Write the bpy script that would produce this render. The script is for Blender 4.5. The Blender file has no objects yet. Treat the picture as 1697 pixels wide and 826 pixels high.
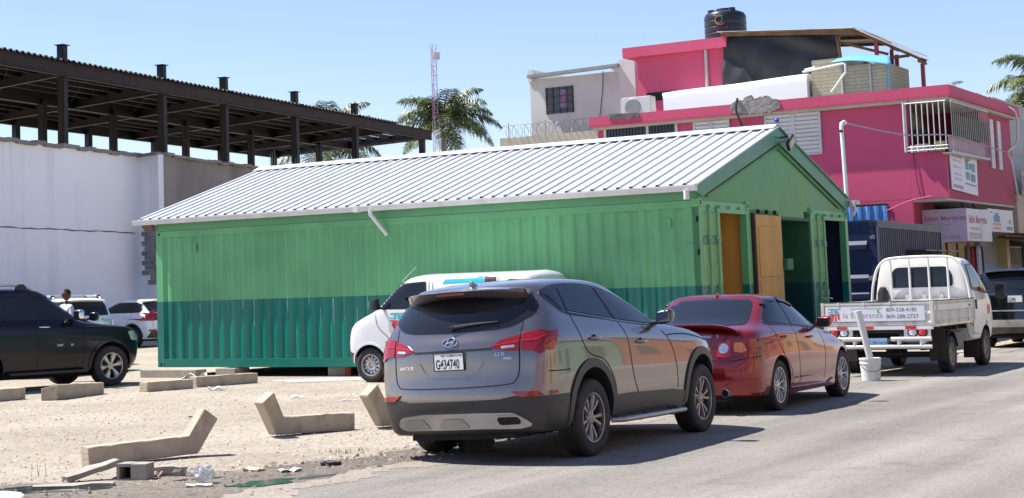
import bpy, bmesh, math, random
from math import sin, cos, pi, radians as R, atan2, hypot, sqrt
from mathutils import Vector, Matrix
from mathutils.bvhtree import BVHTree
random.seed(7)
SC = bpy.context.scene
COL = SC.collection

# ------------------------------------------------------------------ camera
cam_d = bpy.data.cameras.new('camera'); cam = bpy.data.objects.new('camera', cam_d); COL.objects.link(cam)
SC.camera = cam
CH, CP, CR = 1.5574, 0.0952, 0.0298          # eye height, pitch up, roll
cam_d.sensor_fit = 'HORIZONTAL'; cam_d.sensor_width = 36.0
cam_d.lens = 2755.1 / 1697 * 36
cam_d.shift_x = (848.5 - 631.5) / 1697
cam_d.shift_y = (227.2 - 413) / 1697
cam_d.clip_start = 0.5; cam_d.clip_end = 4000
cam.matrix_world = Matrix.Translation((0, 0, CH)) @ Matrix.Rotation(pi/2 + CP, 4, 'X') @ Matrix.Rotation(-CR, 4, 'Z')

# ------------------------------------------------------------------ sky, sun, exposure
SUN_AZ, SUN_EL = 160.0, 58.5                 # azimuth counter-clockwise from +x
w = bpy.data.worlds.new("World"); SC.world = w; w.use_nodes = True
nt = w.node_tree; bg = nt.nodes['Background']
sky = nt.nodes.new('ShaderNodeTexSky'); sky.sky_type = 'NISHITA'; sky.sun_disc = False
sky.sun_elevation = R(SUN_EL); sky.sun_rotation = R(90 - SUN_AZ)
sky.air_density = 1.0; sky.dust_density = 0.2; sky.ozone_density = 3.5
tint = nt.nodes.new('ShaderNodeMix'); tint.data_type = 'RGBA'; tint.blend_type = 'MULTIPLY'; tint.inputs[0].default_value = 1
nt.links.new(sky.outputs[0], tint.inputs[6]); tint.inputs[7].default_value = (1.05, .96, 1.06, 1)     # colour grade multiplied over the sky light: a touch less cyan
nt.links.new(tint.outputs[2], bg.inputs[0]); bg.inputs[1].default_value = 0.092
sd = bpy.data.lights.new('sun', 'SUN'); sd.energy = 5.0; sd.angle = R(0.53); sd.color = (1.0, 0.955, 0.89)
so = bpy.data.objects.new('sun', sd); COL.objects.link(so)
sv = Vector((cos(R(SUN_AZ))*cos(R(SUN_EL)), sin(R(SUN_AZ))*cos(R(SUN_EL)), sin(R(SUN_EL))))
so.rotation_euler = sv.to_track_quat('Z', 'Y').to_euler(); so.location = sv*60
SC.view_settings.view_transform = 'Standard'; SC.view_settings.look = 'None'
SC.view_settings.exposure = 0.92; SC.view_settings.gamma = 1
SC.view_settings.use_curve_mapping = False
SC.render.engine = 'CYCLES'
try:
    SC.cycles.max_bounces = 8; SC.cycles.transparent_max_bounces = 8; SC.cycles.use_denoising = True
except Exception: pass

# ------------------------------------------------------------------ materials
MATS = {}
def sock(b, n, v):
    if n in b.inputs: b.inputs[n].default_value = v
def mat(name, col, rough=0.6, metal=0.0, var=0.12, vscale=3.0, bump=0.0, bscale=40.0, coat=0.0, spec=None,
        col2=None, stain=None, stretch=None, trans=0.0, ior=None, emit=None, rvar=0.0, cbase=0.5):
    """principled material whose colour wanders with object-space noise; optional streaky stain and bump"""
    if name in MATS: return MATS[name]
    m = bpy.data.materials.new(name); m.use_nodes = True
    n = m.node_tree; b = n.nodes['Principled BSDF']
    c = (*col, 1) if len(col) == 3 else col
    sock(b, 'Base Color', c); sock(b, 'Roughness', rough); sock(b, 'Metallic', metal)
    if spec is not None: sock(b, 'Specular IOR Level', spec)
    if coat: sock(b, 'Coat Weight', coat); sock(b, 'Coat Roughness', 0.03)
    if trans: sock(b, 'Transmission Weight', trans)
    if ior: sock(b, 'IOR', ior)
    if emit: sock(b, 'Emission Color', (*emit[:3], 1)); sock(b, 'Emission Strength', emit[3])
    tc = n.nodes.new('ShaderNodeTexCoord'); mp = n.nodes.new('ShaderNodeMapping')
    n.links.new(tc.outputs['Object'], mp.inputs[0])
    if stretch: mp.inputs['Scale'].default_value = stretch
    last = None
    if var or col2:
        nz = n.nodes.new('ShaderNodeTexNoise'); nz.inputs['Scale'].default_value = vscale; nz.inputs['Detail'].default_value = 6
        nz.inputs['Roughness'].default_value = 0.6
        n.links.new(mp.outputs[0], nz.inputs['Vector'])
        rp = n.nodes.new('ShaderNodeValToRGB')
        lo = tuple(max(0, x*(1-var)) for x in c[:3]); hi = tuple(min(1, x*(1+var)) for x in c[:3])
        if col2: hi = col2
        rp.color_ramp.elements[0].color = (*lo, 1); rp.color_ramp.elements[1].color = (*hi, 1)
        rp.color_ramp.elements[0].position = cbase-0.17; rp.color_ramp.elements[1].position = cbase+0.17
        n.links.new(nz.outputs['Fac'], rp.inputs[0]); last = rp.outputs[0]
    if stain:      # (colour, amount, scale, stretch-z)
        sc, amt, ss, sz = stain
        mp2 = n.nodes.new('ShaderNodeMapping'); n.links.new(tc.outputs['Object'], mp2.inputs[0])
        mp2.inputs['Scale'].default_value = (ss, ss, ss*sz)
        n2 = n.nodes.new('ShaderNodeTexNoise'); n2.inputs['Scale'].default_value = 1.0; n2.inputs['Detail'].default_value = 8
        n2.inputs['Roughness'].default_value = 0.65
        n.links.new(mp2.outputs[0], n2.inputs['Vector'])
        r2 = n.nodes.new('ShaderNodeValToRGB'); r2.color_ramp.elements[0].position = 0.5; r2.color_ramp.elements[1].position = 0.72
        r2.color_ramp.elements[1].color = (amt, amt, amt, 1)
        n.links.new(n2.outputs['Fac'], r2.inputs[0])
        mx = n.nodes.new('ShaderNodeMix'); mx.data_type = 'RGBA'
        n.links.new(r2.outputs[0], mx.inputs[0])
        if last: n.links.new(last, mx.inputs[6])
        else: mx.inputs[6].default_value = c
        mx.inputs[7].default_value = (*sc, 1); last = mx.outputs[2]
    if last: n.links.new(last, b.inputs['Base Color'])
    if rvar:
        n4 = n.nodes.new('ShaderNodeTexNoise'); n4.inputs['Scale'].default_value = vscale*2.3
        n.links.new(mp.outputs[0], n4.inputs['Vector'])
        mr = n.nodes.new('ShaderNodeMapRange'); mr.inputs[1].default_value = .3; mr.inputs[2].default_value = .7
        mr.inputs[3].default_value = max(0, rough-rvar); mr.inputs[4].default_value = min(1, rough+rvar)
        n.links.new(n4.outputs['Fac'], mr.inputs[0]); n.links.new(mr.outputs[0], b.inputs['Roughness'])
    if bump:
        n3 = n.nodes.new('ShaderNodeTexNoise'); n3.inputs['Scale'].default_value = bscale; n3.inputs['Detail'].default_value = 5
        n.links.new(mp.outputs[0], n3.inputs['Vector'])
        bp = n.nodes.new('ShaderNodeBump'); bp.inputs['Strength'].default_value = min(1, bump); bp.inputs['Distance'].default_value = 0.02
        n.links.new(n3.outputs['Fac'], bp.inputs['Height']); n.links.new(bp.outputs[0], b.inputs['Normal'])
    MATS[name] = m
    return m

GLASS = mat('tinted_glass', (0.012, 0.014, 0.017), 0.03, var=0, spec=0.45)
BLACKP = mat('black_plastic', (0.018, 0.018, 0.019), 0.5, var=0.25, vscale=9)
RUBBER = mat('rubber', (0.022, 0.021, 0.02), 0.75, var=0.3, vscale=14, stain=((0.10, 0.085, 0.07), 0.35, 6, 1))
CHROME = mat('chrome', (0.75, 0.76, 0.78), 0.12, 1.0, var=0.03)
ALLOY = mat('alloy', (0.48, 0.47, 0.46), 0.28, 0.9, var=0.08, stain=((0.12, 0.10, 0.08), 0.3, 5, 1))
SILVERP = mat('silver_plastic', (0.42, 0.42, 0.42), 0.35, 0.6, var=0.08)
DARK = mat('wheel_well', (0.01, 0.01, 0.01), 0.9, var=0.3)
REDL = mat('red_lens', (0.27, 0.004, 0.006), 0.12, coat=.6, var=0.25, vscale=30)
REDL2 = mat('red_lens_bright', (0.50, 0.015, 0.018), 0.1, coat=.7, var=0.2, vscale=50)
AMBER = mat('amber_lens', (0.75, 0.2, 0.02), 0.1, coat=1.0, var=0.3, vscale=40)
CLEARL = mat('clear_lens', (0.62, 0.63, 0.65), 0.06, 0.5, coat=1.0, var=0.25, vscale=40)
WHITEP = mat('white_plate', (0.78, 0.78, 0.76), 0.4, var=0.05)
INK = mat('black_ink', (0.02, 0.02, 0.022), 0.5, var=0)
GAP = mat('panel_gap', (0.008, 0.008, 0.008), 0.8, var=0)

# ------------------------------------------------------------------ mesh helpers
def link(name, me, m=None, parent=None, smooth=None):
    o = bpy.data.objects.new(name, me); COL.objects.link(o)
    if m is not None:
        for x in (m if isinstance(m, (list, tuple)) else [m]): me.materials.append(x)
    if parent is not None: o.parent = parent
    if smooth is not None:
        for p in me.polygons: p.use_smooth = True
        me.set_sharp_from_angle(angle=R(smooth))
    return o
class MB:
    """collects shapes in one bmesh; build() links them as ONE mesh object"""
    def __init__(s): s.b = bmesh.new(); s.mi = 0; s.M = Matrix.Identity(4)
    def _f(s, vs):
        try:
            f = s.b.faces.new(vs); f.material_index = s.mi; return f
        except ValueError: return None
    def v(s, p): return s.b.verts.new(s.M @ Vector(p))
    def poly(s, pts): return s._f([s.v(p) for p in pts])
    def box(s, c, d, rz=0, M=None, bev=0):
        T = Matrix.Translation(c) @ (M if M is not None else Matrix.Rotation(rz, 4, 'Z'))
        h = [x/2 for x in d]
        vs = [s.v(T @ Vector((sx*h[0], sy*h[1], sz*h[2]))) for sx in (-1, 1) for sy in (-1, 1) for sz in (-1, 1)]
        fs = []
        for q in ((0,1,3,2),(4,6,7,5),(0,4,5,1),(2,3,7,6),(0,2,6,4),(1,5,7,3)):
            fs.append(s._f([vs[i] for i in q]))
        if bev:
            es = list({e for f in fs for e in f.edges})
            r = bmesh.ops.bevel(s.b, geom=es, offset=bev, segments=2, profile=0.6, affect='EDGES')
            for f in r['faces']: f.material_index = s.mi
        return s
    def box2(s, a, b_, bev=0):
        return s.box([(a[i]+b_[i])/2 for i in range(3)], [abs(b_[i]-a[i]) for i in range(3)], bev=bev)
    def tube(s, pts, r, n=8, cap=True):
        pts = [Vector(p) for p in pts]; rs = r if isinstance(r, (list, tuple)) else [r]*len(pts)
        rings = []; up = None
        for i, p in enumerate(pts):
            d = (pts[min(i+1, len(pts)-1)] - pts[max(i-1, 0)]).normalized()
            if up is None:
                up = Vector((0, 0, 1)) if abs(d.z) < .9 else Vector((1, 0, 0))
            a = d.cross(up).normalized(); bb = a.cross(d).normalized(); up = bb
            rings.append([s.v(p + a*rs[i]*cos(2*pi*k/n) + bb*rs[i]*sin(2*pi*k/n)) for k in range(n)])
        for i in range(len(rings)-1):
            for k in range(n):
                s._f([rings[i][k], rings[i][(k+1) % n], rings[i+1][(k+1) % n], rings[i+1][k]])
        if cap: s._f(rings[0][::-1]); s._f(rings[-1])
        return s
    def bar(s, a, b_, w_, h_):
        """rectangular bar between two points, w_ sideways, h_ up"""
        a, b_ = Vector(a), Vector(b_); d = (b_-a)
        L = d.length; d.normalize()
        up = Vector((0, 0, 1)) if abs(d.z) < .95 else Vector((0, 1, 0))
        x = d; y = up.cross(x).normalized(); z = x.cross(y)
        M = Matrix((( x.x, y.x, z.x), (x.y, y.y, z.y), (x.z, y.z, z.z))).to_4x4()
        return s.box((a+b_)/2, (L, w_, h_), M=M)
    def lathe(s, prof, n=32, axis='Z', c=(0, 0, 0), a0=0, a1=2*pi):
        full = abs(a1-a0-2*pi) < 1e-6; nn = n if full else n+1
        rings = []
        for r_, h in prof:
            row = []
            for k in range(nn):
                a = a0+(a1-a0)*k/n
                p = {'Z': (r_*cos(a), r_*sin(a), h), 'Y': (r_*cos(a), h, r_*sin(a)), 'X': (h, r_*cos(a), r_*sin(a))}[axis]
                row.append(s.v(Vector(p)+Vector(c)))
            rings.append(row)
        for i in range(len(rings)-1):
            for k in range(n):
                s._f([rings[i][k], rings[i][(k+1) % nn], rings[i+1][(k+1) % nn], rings[i+1][k]])
        return s
    def prism(s, poly, ax, t0, t1):
        """polygon (2-D) extruded along axis ax between t0 and t1; ax 'x': poly is (y,z); 'y': (x,z); 'z': (x,y)"""
        def P(u, v, t): return {'x': (t, u, v), 'y': (u, t, v), 'z': (u, v, t)}[ax]
        a = [s.v(P(u, v, t0)) for u, v in poly]; c = [s.v(P(u, v, t1)) for u, v in poly]
        s._f(a); s._f(c[::-1])
        for i in range(len(poly)):
            j = (i+1) % len(poly); s._f([a[i], c[i], c[j], a[j]])
        return s
    def grid(s, f, nu, nv):
        g = [[s.v(f(i/nu, j/nv)) for j in range(nv+1)] for i in range(nu+1)]
        for i in range(nu):
            for j in range(nv): s._f([g[i][j], g[i+1][j], g[i+1][j+1], g[i][j+1]])
        return s
    def mesh(s, name='m', fix=True):
        if fix: bmesh.ops.recalc_face_normals(s.b, faces=s.b.faces)
        me = bpy.data.meshes.new(name); s.b.to_mesh(me); s.b.free(); return me
    def build(s, name, m, parent=None, smooth=None, fix=True):
        return link(name, s.mesh(name, fix), m, parent, smooth)
def empty(name, loc=(0, 0, 0), rz=0):
    o = bpy.data.objects.new(name, None); COL.objects.link(o); o.location = loc; o.rotation_euler = (0, 0, rz)
    o.empty_display_size = 0.2
    return o
def tag(o, label=None, cat=None, group=None, kind=None):
    if label: o['label'] = label
    if cat: o['category'] = cat
    if group: o['group'] = group
    if kind: o['kind'] = kind
    return o
def kids(o): return [c for c in bpy.data.objects if c.parent == o]
def copy_tree(o, parent=None):
    c = o.copy(); COL.objects.link(c); c.parent = parent
    for ch in kids(o):
        if ch is not c: copy_tree(ch, c)
    return c
def evald(o):
    dg = bpy.context.evaluated_depsgraph_get(); dg.update()
    return bpy.data.meshes.new_from_object(o.evaluated_get(dg))
def bake(o):
    me = evald(o); o.modifiers.clear(); o.data = me; return o
def rnd(poly, r, n=4):
    """round the corners of a 2-D polygon"""
    out = []; N = len(poly)
    for i in range(N):
        p0, p, p1 = Vector(poly[i-1]), Vector(poly[i]), Vector(poly[(i+1) % N])
        a = (p0-p); c = (p1-p); rr = min(r, a.length*.45, c.length*.45)
        A = p+a.normalized()*rr; C = p+c.normalized()*rr
        for k in range(n+1):
            t = k/n; out.append(tuple((1-t)**2*A + 2*t*(1-t)*p + t*t*C))
    return out
def smooth_poly(P, n=5):
    Q = list(P)+[P[0]]
    V = [Vector(p) for p in P]; N = len(V); out = []
    for i in range(N):
        p0, p1, p2, p3 = V[i-1], V[i], V[(i+1)%N], V[(i+2)%N]
        for k in range(n):
            t = k/n; out.append(tuple(.5*((2*p1)+(p2-p0)*t+(2*p0-5*p1+4*p2-p3)*t*t+(3*p1-p0-3*p2+p3)*t**3)))
    return out
def strip(path, wd):
    """2-D polyline widened to polygons (one per segment chain)"""
    L = []; Rr = []
    P = [Vector(p) for p in path]
    for i, p in enumerate(P):
        d = (P[min(i+1, len(P)-1)]-P[max(i-1, 0)]).normalized(); n = Vector((-d.y, d.x))*wd/2
        L.append(tuple(p+n)); Rr.append(tuple(p-n))
    return [[L[i], L[i+1], Rr[i+1], Rr[i]] for i in range(len(P)-1)]
def smoothpath(P, n=6):
    """Catmull-Rom through 2-D or 3-D points"""
    P = [Vector(p) for p in P]; out = []
    for i in range(len(P)-1):
        p0 = P[max(i-1, 0)]; p1 = P[i]; p2 = P[i+1]; p3 = P[min(i+2, len(P)-1)]
        for k in range(n):
            t = k/n
            out.append(tuple(.5*((2*p1)+(p2-p0)*t+(2*p0-5*p1+4*p2-p3)*t*t+(3*p1-p0-3*p2+p3)*t**3)))
    out.append(tuple(P[-1])); return out
_txt = {}
def text_polys(s, size=1.0, bold=False, align='LEFT', spacing=1.0, shear=0.0):
    cu = bpy.data.curves.new('t', 'FONT'); cu.body = s; cu.size = size; cu.align_x = align; cu.space_character = spacing
    cu.resolution_u = 3; cu.shear = shear
    if bold: cu.offset = size*0.018
    o = bpy.data.objects.new('t', cu); COL.objects.link(o)
    me = evald(o); bpy.data.objects.remove(o); bpy.data.curves.remove(cu)
    return me
def text_on(name, s, size, origin, ux, uz, m, parent=None, bold=False, align='LEFT', thick=0.002, spacing=1.0, shear=0, proj=None, xs=1.0):
    """flat lettering standing 1 mm proud of a surface: origin, text direction ux, up uz. proj(v)->v optional"""
    me = text_polys(s, size, bold, align, spacing, shear)
    O, X, Z = Vector(origin), Vector(ux).normalized(), Vector(uz).normalized(); Nn = X.cross(Z)
    for v in me.vertices:
        p = O + X*v.co.x*xs + Z*v.co.y
        if proj: p = proj(p)
        v.co = p
    return link(name, me, m, parent)

# decals: flat outlines laid on a curved body by rays, with a real thickness of their own
def decal(bvh, polys, view, off=0.004, step=0.05, skirt=0.006, flat=None):
    """polys: list of 2-D outlines (u,z). view: unit horizontal direction the rays travel; u axis = view x up ... """
    d = Vector(view).normalized(); u = d.cross(Vector((0, 0, 1))).normalized()
    bm = bmesh.new()
    for poly in polys:
        vs = [bm.verts.new((p[0], p[1], 0)) for p in poly]
        try: bm.faces.new(vs)
        except ValueError: continue
    bm.normal_update()
    xs = [v.co.x for v in bm.verts]; ys = [v.co.y for v in bm.verts]
    for ax, (lo, hi) in enumerate(((min(xs), max(xs)), (min(ys), max(ys)))):
        t = (math.floor(lo/step)+1)*step
        while t < hi-1e-4:
            co = [0, 0, 0]; co[ax] = t; no = [0, 0, 0]; no[ax] = 1
            bmesh.ops.bisect_plane(bm, geom=bm.verts[:]+bm.edges[:]+bm.faces[:], dist=1e-5, plane_co=co, plane_no=no)
            t += step
    bmesh.ops.triangulate(bm, faces=bm.faces[:])
    last = None; bad = []
    for v in bm.verts:
        p = u*v.co.x + Vector((0, 0, v.co.y))
        hit, nrm, _, _ = bvh.ray_cast(p - d*8, d)
        if hit is None or (flat is not None and abs((hit).dot(d)-flat) > 0.6): bad.append(v); continue
        if nrm.dot(d) > 0: nrm = -nrm
        v.co = hit + nrm*off
    if bad: bmesh.ops.delete(bm, geom=bad, context='VERTS')
    if skirt:
        be = [e for e in bm.edges if len(e.link_faces) == 1]
        r = bmesh.ops.extrude_edge_only(bm, edges=be)
        for v in [g for g in r['geom'] if isinstance(g, bmesh.types.BMVert)]:
            hit = v.co.copy(); v.co = hit + d*(skirt+off)
    me = bpy.data.meshes.new('decal'); bm.to_mesh(me); bm.free()
    for p in me.polygons: p.use_smooth = True
    me.set_sharp_from_angle(angle=R(50))
    return me
# ------------------------------------------------------------------ ground, lot, road
ST = R(57.3)                                     # direction of the street
SU = Vector((cos(ST), sin(ST), 0)); SN_ = Vector((sin(ST), -cos(ST), 0))   # along, and across away from the lot
E0 = Vector((-.04, 15.9, 0))                     # a point of the road's edge
def road_pt(s, d, z=0): p = E0+SU*s+SN_*d; return (p.x, p.y, z)
def ground_mat(name, c1, c2, c3, sc, bump, rough=.9, speck=0, patch=.5, street=False):
    m = bpy.data.materials.new(name); m.use_nodes = True; n = m.node_tree; b = n.nodes['Principled BSDF']
    sock(b, 'Roughness', rough); sock(b, 'Specular IOR Level', .25)
    tc = n.nodes.new('ShaderNodeTexCoord')
    def noise(s, d=6, r=.6):
        x = n.nodes.new('ShaderNodeTexNoise'); x.inputs['Scale'].default_value = s; x.inputs['Detail'].default_value = d; x.inputs['Roughness'].default_value = r
        n.links.new(tc.outputs['Object'], x.inputs['Vector']); return x.outputs['Fac']
    def ramp(f, p0, p1, a, c):
        x = n.nodes.new('ShaderNodeValToRGB'); x.color_ramp.elements[0].position = p0; x.color_ramp.elements[1].position = p1
        x.color_ramp.elements[0].color = (*a, 1); x.color_ramp.elements[1].color = (*c, 1); n.links.new(f, x.inputs[0]); return x.outputs[0]
    def mix(f, a, c):
        x = n.nodes.new('ShaderNodeMix'); x.data_type = 'RGBA'
        if isinstance(f, float): x.inputs[0].default_value = f
        else: n.links.new(f, x.inputs[0])
        n.links.new(a, x.inputs[6]); n.links.new(c, x.inputs[7]); return x.outputs[2]
    base = ramp(noise(.35), .38, .62, c1, c2)
    fine = ramp(noise(sc, 8, .75), .35, .68, tuple(x*.70 for x in c1), c2)
    col = mix(.55, base, fine)
    pt = ramp(noise(.16, 5), .52, .66, (0, 0, 0), (patch,)*3)
    cc = n.nodes.new('ShaderNodeRGB'); cc.outputs[0].default_value = (*c3, 1)
    col = mix(pt, col, cc.outputs[0])
    if speck:
        vo = n.nodes.new('ShaderNodeTexVoronoi'); vo.inputs['Scale'].default_value = speck; n.links.new(tc.outputs['Object'], vo.inputs['Vector'])
        vr = ramp(vo.outputs['Distance'], .15, .5, (.55, .55, .55), (1, 1, 1))
        mm = n.nodes.new('ShaderNodeMix'); mm.data_type = 'RGBA'; mm.blend_type = 'MULTIPLY'; mm.inputs[0].default_value = .75
        n.links.new(col, mm.inputs[6]); n.links.new(vo.outputs['Color'], mm.inputs[7])
        hs = n.nodes.new('ShaderNodeHueSaturation'); hs.inputs['Saturation'].default_value = .12; hs.inputs['Value'].default_value = 1.6
        n.links.new(vo.outputs['Color'], hs.inputs['Color']); n.links.new(hs.outputs[0], mm.inputs[7]); mm.inputs[0].default_value = .45
        col = mm.outputs[2]
    if street:      # wheel-worn streaks along the street, oil spots and fine cracks
        mp = n.nodes.new('ShaderNodeMapping'); mp.vector_type = 'TEXTURE'; mp.inputs['Rotation'].default_value = (0, 0, ST); mp.inputs['Scale'].default_value = (14, .8, 1); n.links.new(tc.outputs['Object'], mp.inputs[0])
        x = n.nodes.new('ShaderNodeTexNoise'); x.inputs['Scale'].default_value = 1.0; x.inputs['Detail'].default_value = 5; n.links.new(mp.outputs[0], x.inputs['Vector'])
        sk = ramp(x.outputs['Fac'], .36, .64, (.74, .74, .745), (1.13, 1.12, 1.10))
        oil = ramp(noise(1.3, 3), .60, .74, (1, 1, 1), (.70, .70, .71))
        wn = n.nodes.new('ShaderNodeTexNoise'); wn.inputs['Scale'].default_value = 1.2; wn.inputs['Detail'].default_value = 4; n.links.new(tc.outputs['Object'], wn.inputs['Vector'])
        ad = n.nodes.new('ShaderNodeVectorMath'); ad.operation = 'MULTIPLY_ADD'; n.links.new(wn.outputs['Color'], ad.inputs[0]); ad.inputs[1].default_value = (1.3, 1.3, 0); n.links.new(tc.outputs['Object'], ad.inputs[2])
        vc = n.nodes.new('ShaderNodeTexVoronoi'); vc.feature = 'DISTANCE_TO_EDGE'; vc.inputs['Scale'].default_value = .33; n.links.new(ad.outputs[0], vc.inputs['Vector'])
        ck = ramp(vc.outputs['Distance'], .0, .005, (.80, .79, .78), (1, 1, 1))
        for q in (sk, oil, ck):
            mm = n.nodes.new('ShaderNodeMix'); mm.data_type = 'RGBA'; mm.blend_type = 'MULTIPLY'; mm.inputs[0].default_value = 1
            n.links.new(col, mm.inputs[6]); n.links.new(q, mm.inputs[7]); col = mm.outputs[2]
    n.links.new(col, b.inputs['Base Color'])
    bp = n.nodes.new('ShaderNodeBump'); bp.inputs['Strength'].default_value = bump; bp.inputs['Distance'].default_value = .03
    n.links.new(noise(sc*.8, 8, .7), bp.inputs['Height']); n.links.new(bp.outputs[0], b.inputs['Normal'])
    MATS[name] = m; return m
GR = ground_mat('gravel_sand', (.28, .238, .185), (.45, .395, .315), (.35, .285, .20), 26, 1.0, speck=22)
AS = ground_mat('worn_asphalt', (.205, .192, .170), (.275, .258, .232), (.31, .28, .235), 60, .45, .85, speck=70, patch=.6, street=True)
mb = MB(); mb.poly([(-600, -300, 0), (600, -300, 0), (600, 1500, 0), (-600, 1500, 0)])
g = mb.build('ground', GR, fix=False); tag(g, 'pale stony gravel ground of the parking lot', kind='structure')
mb = MB(); rnd_e = random.Random(3); L = []; n = 260
for i in range(n+1):
    s = -30+i*.5 if i < 200 else 70+(i-200)*6
    w_ = .16*sin(s*.9)+.10*sin(s*2.3+1)+.05*rnd_e.uniform(-1, 1)
    L.append((road_pt(s, w_, .004), road_pt(s, 9.2, .004)))
for i in range(n): mb.poly([L[i][0], L[i][1], L[i+1][1], L[i+1][0]])
tag(mb.build('road', AS, fix=False), 'worn grey asphalt street', kind='structure')
# far pavement across the street and its kerb, low pavement by the shops
PV = mat('pavement_concrete', (.33, .31, .28), .85, var=.12, vscale=1.2, bump=.3, stain=((.15, .13, .11), .4, .8, 1))
def slab(name, s0, s1, d0, d1, h, m, lab):
    mb = MB(); P = [road_pt(s0, d0), road_pt(s1, d0), road_pt(s1, d1), road_pt(s0, d1)]
    mb.prism([(p[0], p[1]) for p in P], 'z', -.02, h); tag(mb.build(name, m), lab, kind='structure')
slab('pavement', -30, 120, 9.2, 11.6, .13, PV, 'concrete pavement on the near side of the street')
slab('pavement', 27.5, 60, -4.5, -1.6, .12, PV, 'concrete pavement in front of the pink house')
# muddy gutter with water
MUD = ground_mat('gutter_mud', (.12, .10, .08), (.25, .215, .17), (.34, .29, .22), 22, 1.0, .8, speck=18, patch=.7)
WAT = mat('dirty_water', (.035, .045, .035), .04, 0, var=.3, vscale=2, spec=.6, bump=.05, bscale=6)
WAT2 = mat('green_water', (.018, .045, .035), .10, 0, var=.25, vscale=3, spec=.5)
mb = MB(); L = []
def lerp_t(T, s):
    if s <= T[0][0]: return T[0][1]
    for (a, u), (b_, v) in zip(T, T[1:]):
        if s <= b_: return u+(v-u)*(s-a)/(b_-a)
    return T[-1][1]
A_ = [(-4.2, -2.6), (-2.6, -2.0), (-1.7, -1.15), (-.8, -.75), (0, -.45), (1.2, -.32), (3.0, -.2), (5, -.02)]; C_ = [(-4.2, .15), (-1.8, .2), (-.5, .2), (1, .12), (5, .0)]
for i in range(231):
    s = -4.2+i*.04
    a = lerp_t(A_, s)+.10*sin(s*5)+.05*sin(s*13+2)+rnd_e.uniform(-.03, .03); c_ = lerp_t(C_, s)+.07*sin(s*4+1)+.04*sin(s*17)+rnd_e.uniform(-.03, .03)
    L.append((road_pt(s, min(a, c_-.01), .009), road_pt(s, c_, .009)))
for i in range(230): mb.poly([L[i][0], L[i][1], L[i+1][1], L[i+1][0]])
tag(mb.build('gutter_mud', MUD, fix=False), 'dark wet mud along the road edge', kind='structure')
SDM = ground_mat('road_sand', (.24, .21, .17), (.33, .29, .24), (.235, .215, .185), 34, .5, speck=40, patch=.5)
mb = MB(); L = []
for i in range(500):
    s = -6+i*.05; L.append((road_pt(s, -.1, .0065), road_pt(s, max(-.05, .75+.22*sin(s*1.3)+.12*sin(s*4.1+1)+.05*sin(s*15)+rnd_e.uniform(-.05, .05)-max(0, s-2)*.09), .0065)))
for i in range(499): mb.poly([L[i][0], L[i][1], L[i+1][1], L[i+1][0]])
tag(mb.build('road_sand', SDM, fix=False), 'sand washed over the edge of the asphalt', kind='structure')
def blob(name, cx, cy, a, b_, rot, m, lab, z=.013, seed=1):
    r_ = random.Random(seed); ph = [r_.uniform(0, 6) for _ in range(4)]; P = []
    for k in range(48):
        t = 2*pi*k/48; q = 1+.16*sin(2*t+ph[0])+.12*sin(3*t+ph[1])+.09*sin(5*t+ph[2])+.05*sin(9*t+ph[3])
        x, y = a*q*cos(t), b_*q*sin(t); P.append((cx+x*cos(rot)-y*sin(rot), cy+x*sin(rot)+y*cos(rot), z))
    mb = MB(); mb.poly(P); tag(mb.build(name, m, fix=False), lab, kind='structure')
blob('puddle', -1.08, 14.28, .36, .17, R(42), WAT2, 'green puddle in the gutter', seed=2)
blob('puddle', -.66, 14.66, .18, .09, R(45), mat('scummy_water', (.05, .045, .04), .3, 0, var=.4, vscale=6, bump=.3, bscale=20), 'dark puddle in the gutter', seed=3)
blob('puddle', -2.95, 14.30, .55, .26, R(12), WAT, 'grey puddle at the lot corner', seed=5)
blob('puddle', -1.7, 14.75, .20, .07, R(30), WAT, 'shallow green puddle by the rubble', seed=11)
blob('gravel_patch', -.9, 31.8, 1.3, .8, R(10), ground_mat('grey_gravel', (.30, .30, .29), (.50, .50, .49), (.42, .41, .39), 34, .8, speck=22), 'patch of grey crushed stone', .006, 9)
# loose stones: nobody could count them
def stones(name, N, region, s0, s1, m, lab, seed):
    r_ = random.Random(seed); bm = bmesh.new()
    for i in range(N):
        x, y = region(r_); s = s0*(s1/s0)**(r_.random()**2.2)
        A = r_.uniform(0, 6.28); e = (s*r_.uniform(.7, 1.3), s*r_.uniform(.6, 1.1), s*r_.uniform(.4, .8))
        vs = []
        for d in ((1, 0, 0), (0, 1, 0), (-1, 0, 0), (0, -1, 0)):
            q = (d[0]*e[0]*r_.uniform(.7, 1.2), d[1]*e[1]*r_.uniform(.7, 1.2)); vs.append(bm.verts.new((x+q[0]*cos(A)-q[1]*sin(A), y+q[0]*sin(A)+q[1]*cos(A), e[2]*r_.uniform(-.1, .3))))
        t = bm.verts.new((x+e[0]*r_.uniform(-.3, .3), y, e[2])); t2 = bm.verts.new((x+e[0]*r_.uniform(-.3, .3), y+e[1]*.3, e[2]*.95))
        for k in range(4): bm.faces.new((vs[k], vs[(k+1) % 4], t))
    bmesh.ops.recalc_face_normals(bm, faces=bm.faces); me = bpy.data.meshes.new(name); bm.to_mesh(me); bm.free()
    o = link(name, me, m); return tag(o, lab, kind='stuff')
SM1 = mat('stone_pale', (.40, .34, .27), .9, var=.35, vscale=6, col2=(.56, .50, .42))
SM2 = mat('stone_dark', (.12, .10, .085), .9, var=.4, vscale=5, col2=(.30, .26, .21))
def lot(r_):
    while True:
        y = 14.5+18*(r_.random()**1.5); x = r_.uniform(-8, 3)
        p = Vector((x, y, 0))-E0
        if p.dot(SN_) < -.15 and abs(x+.0) < .25*y+3: return x, y
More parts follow.
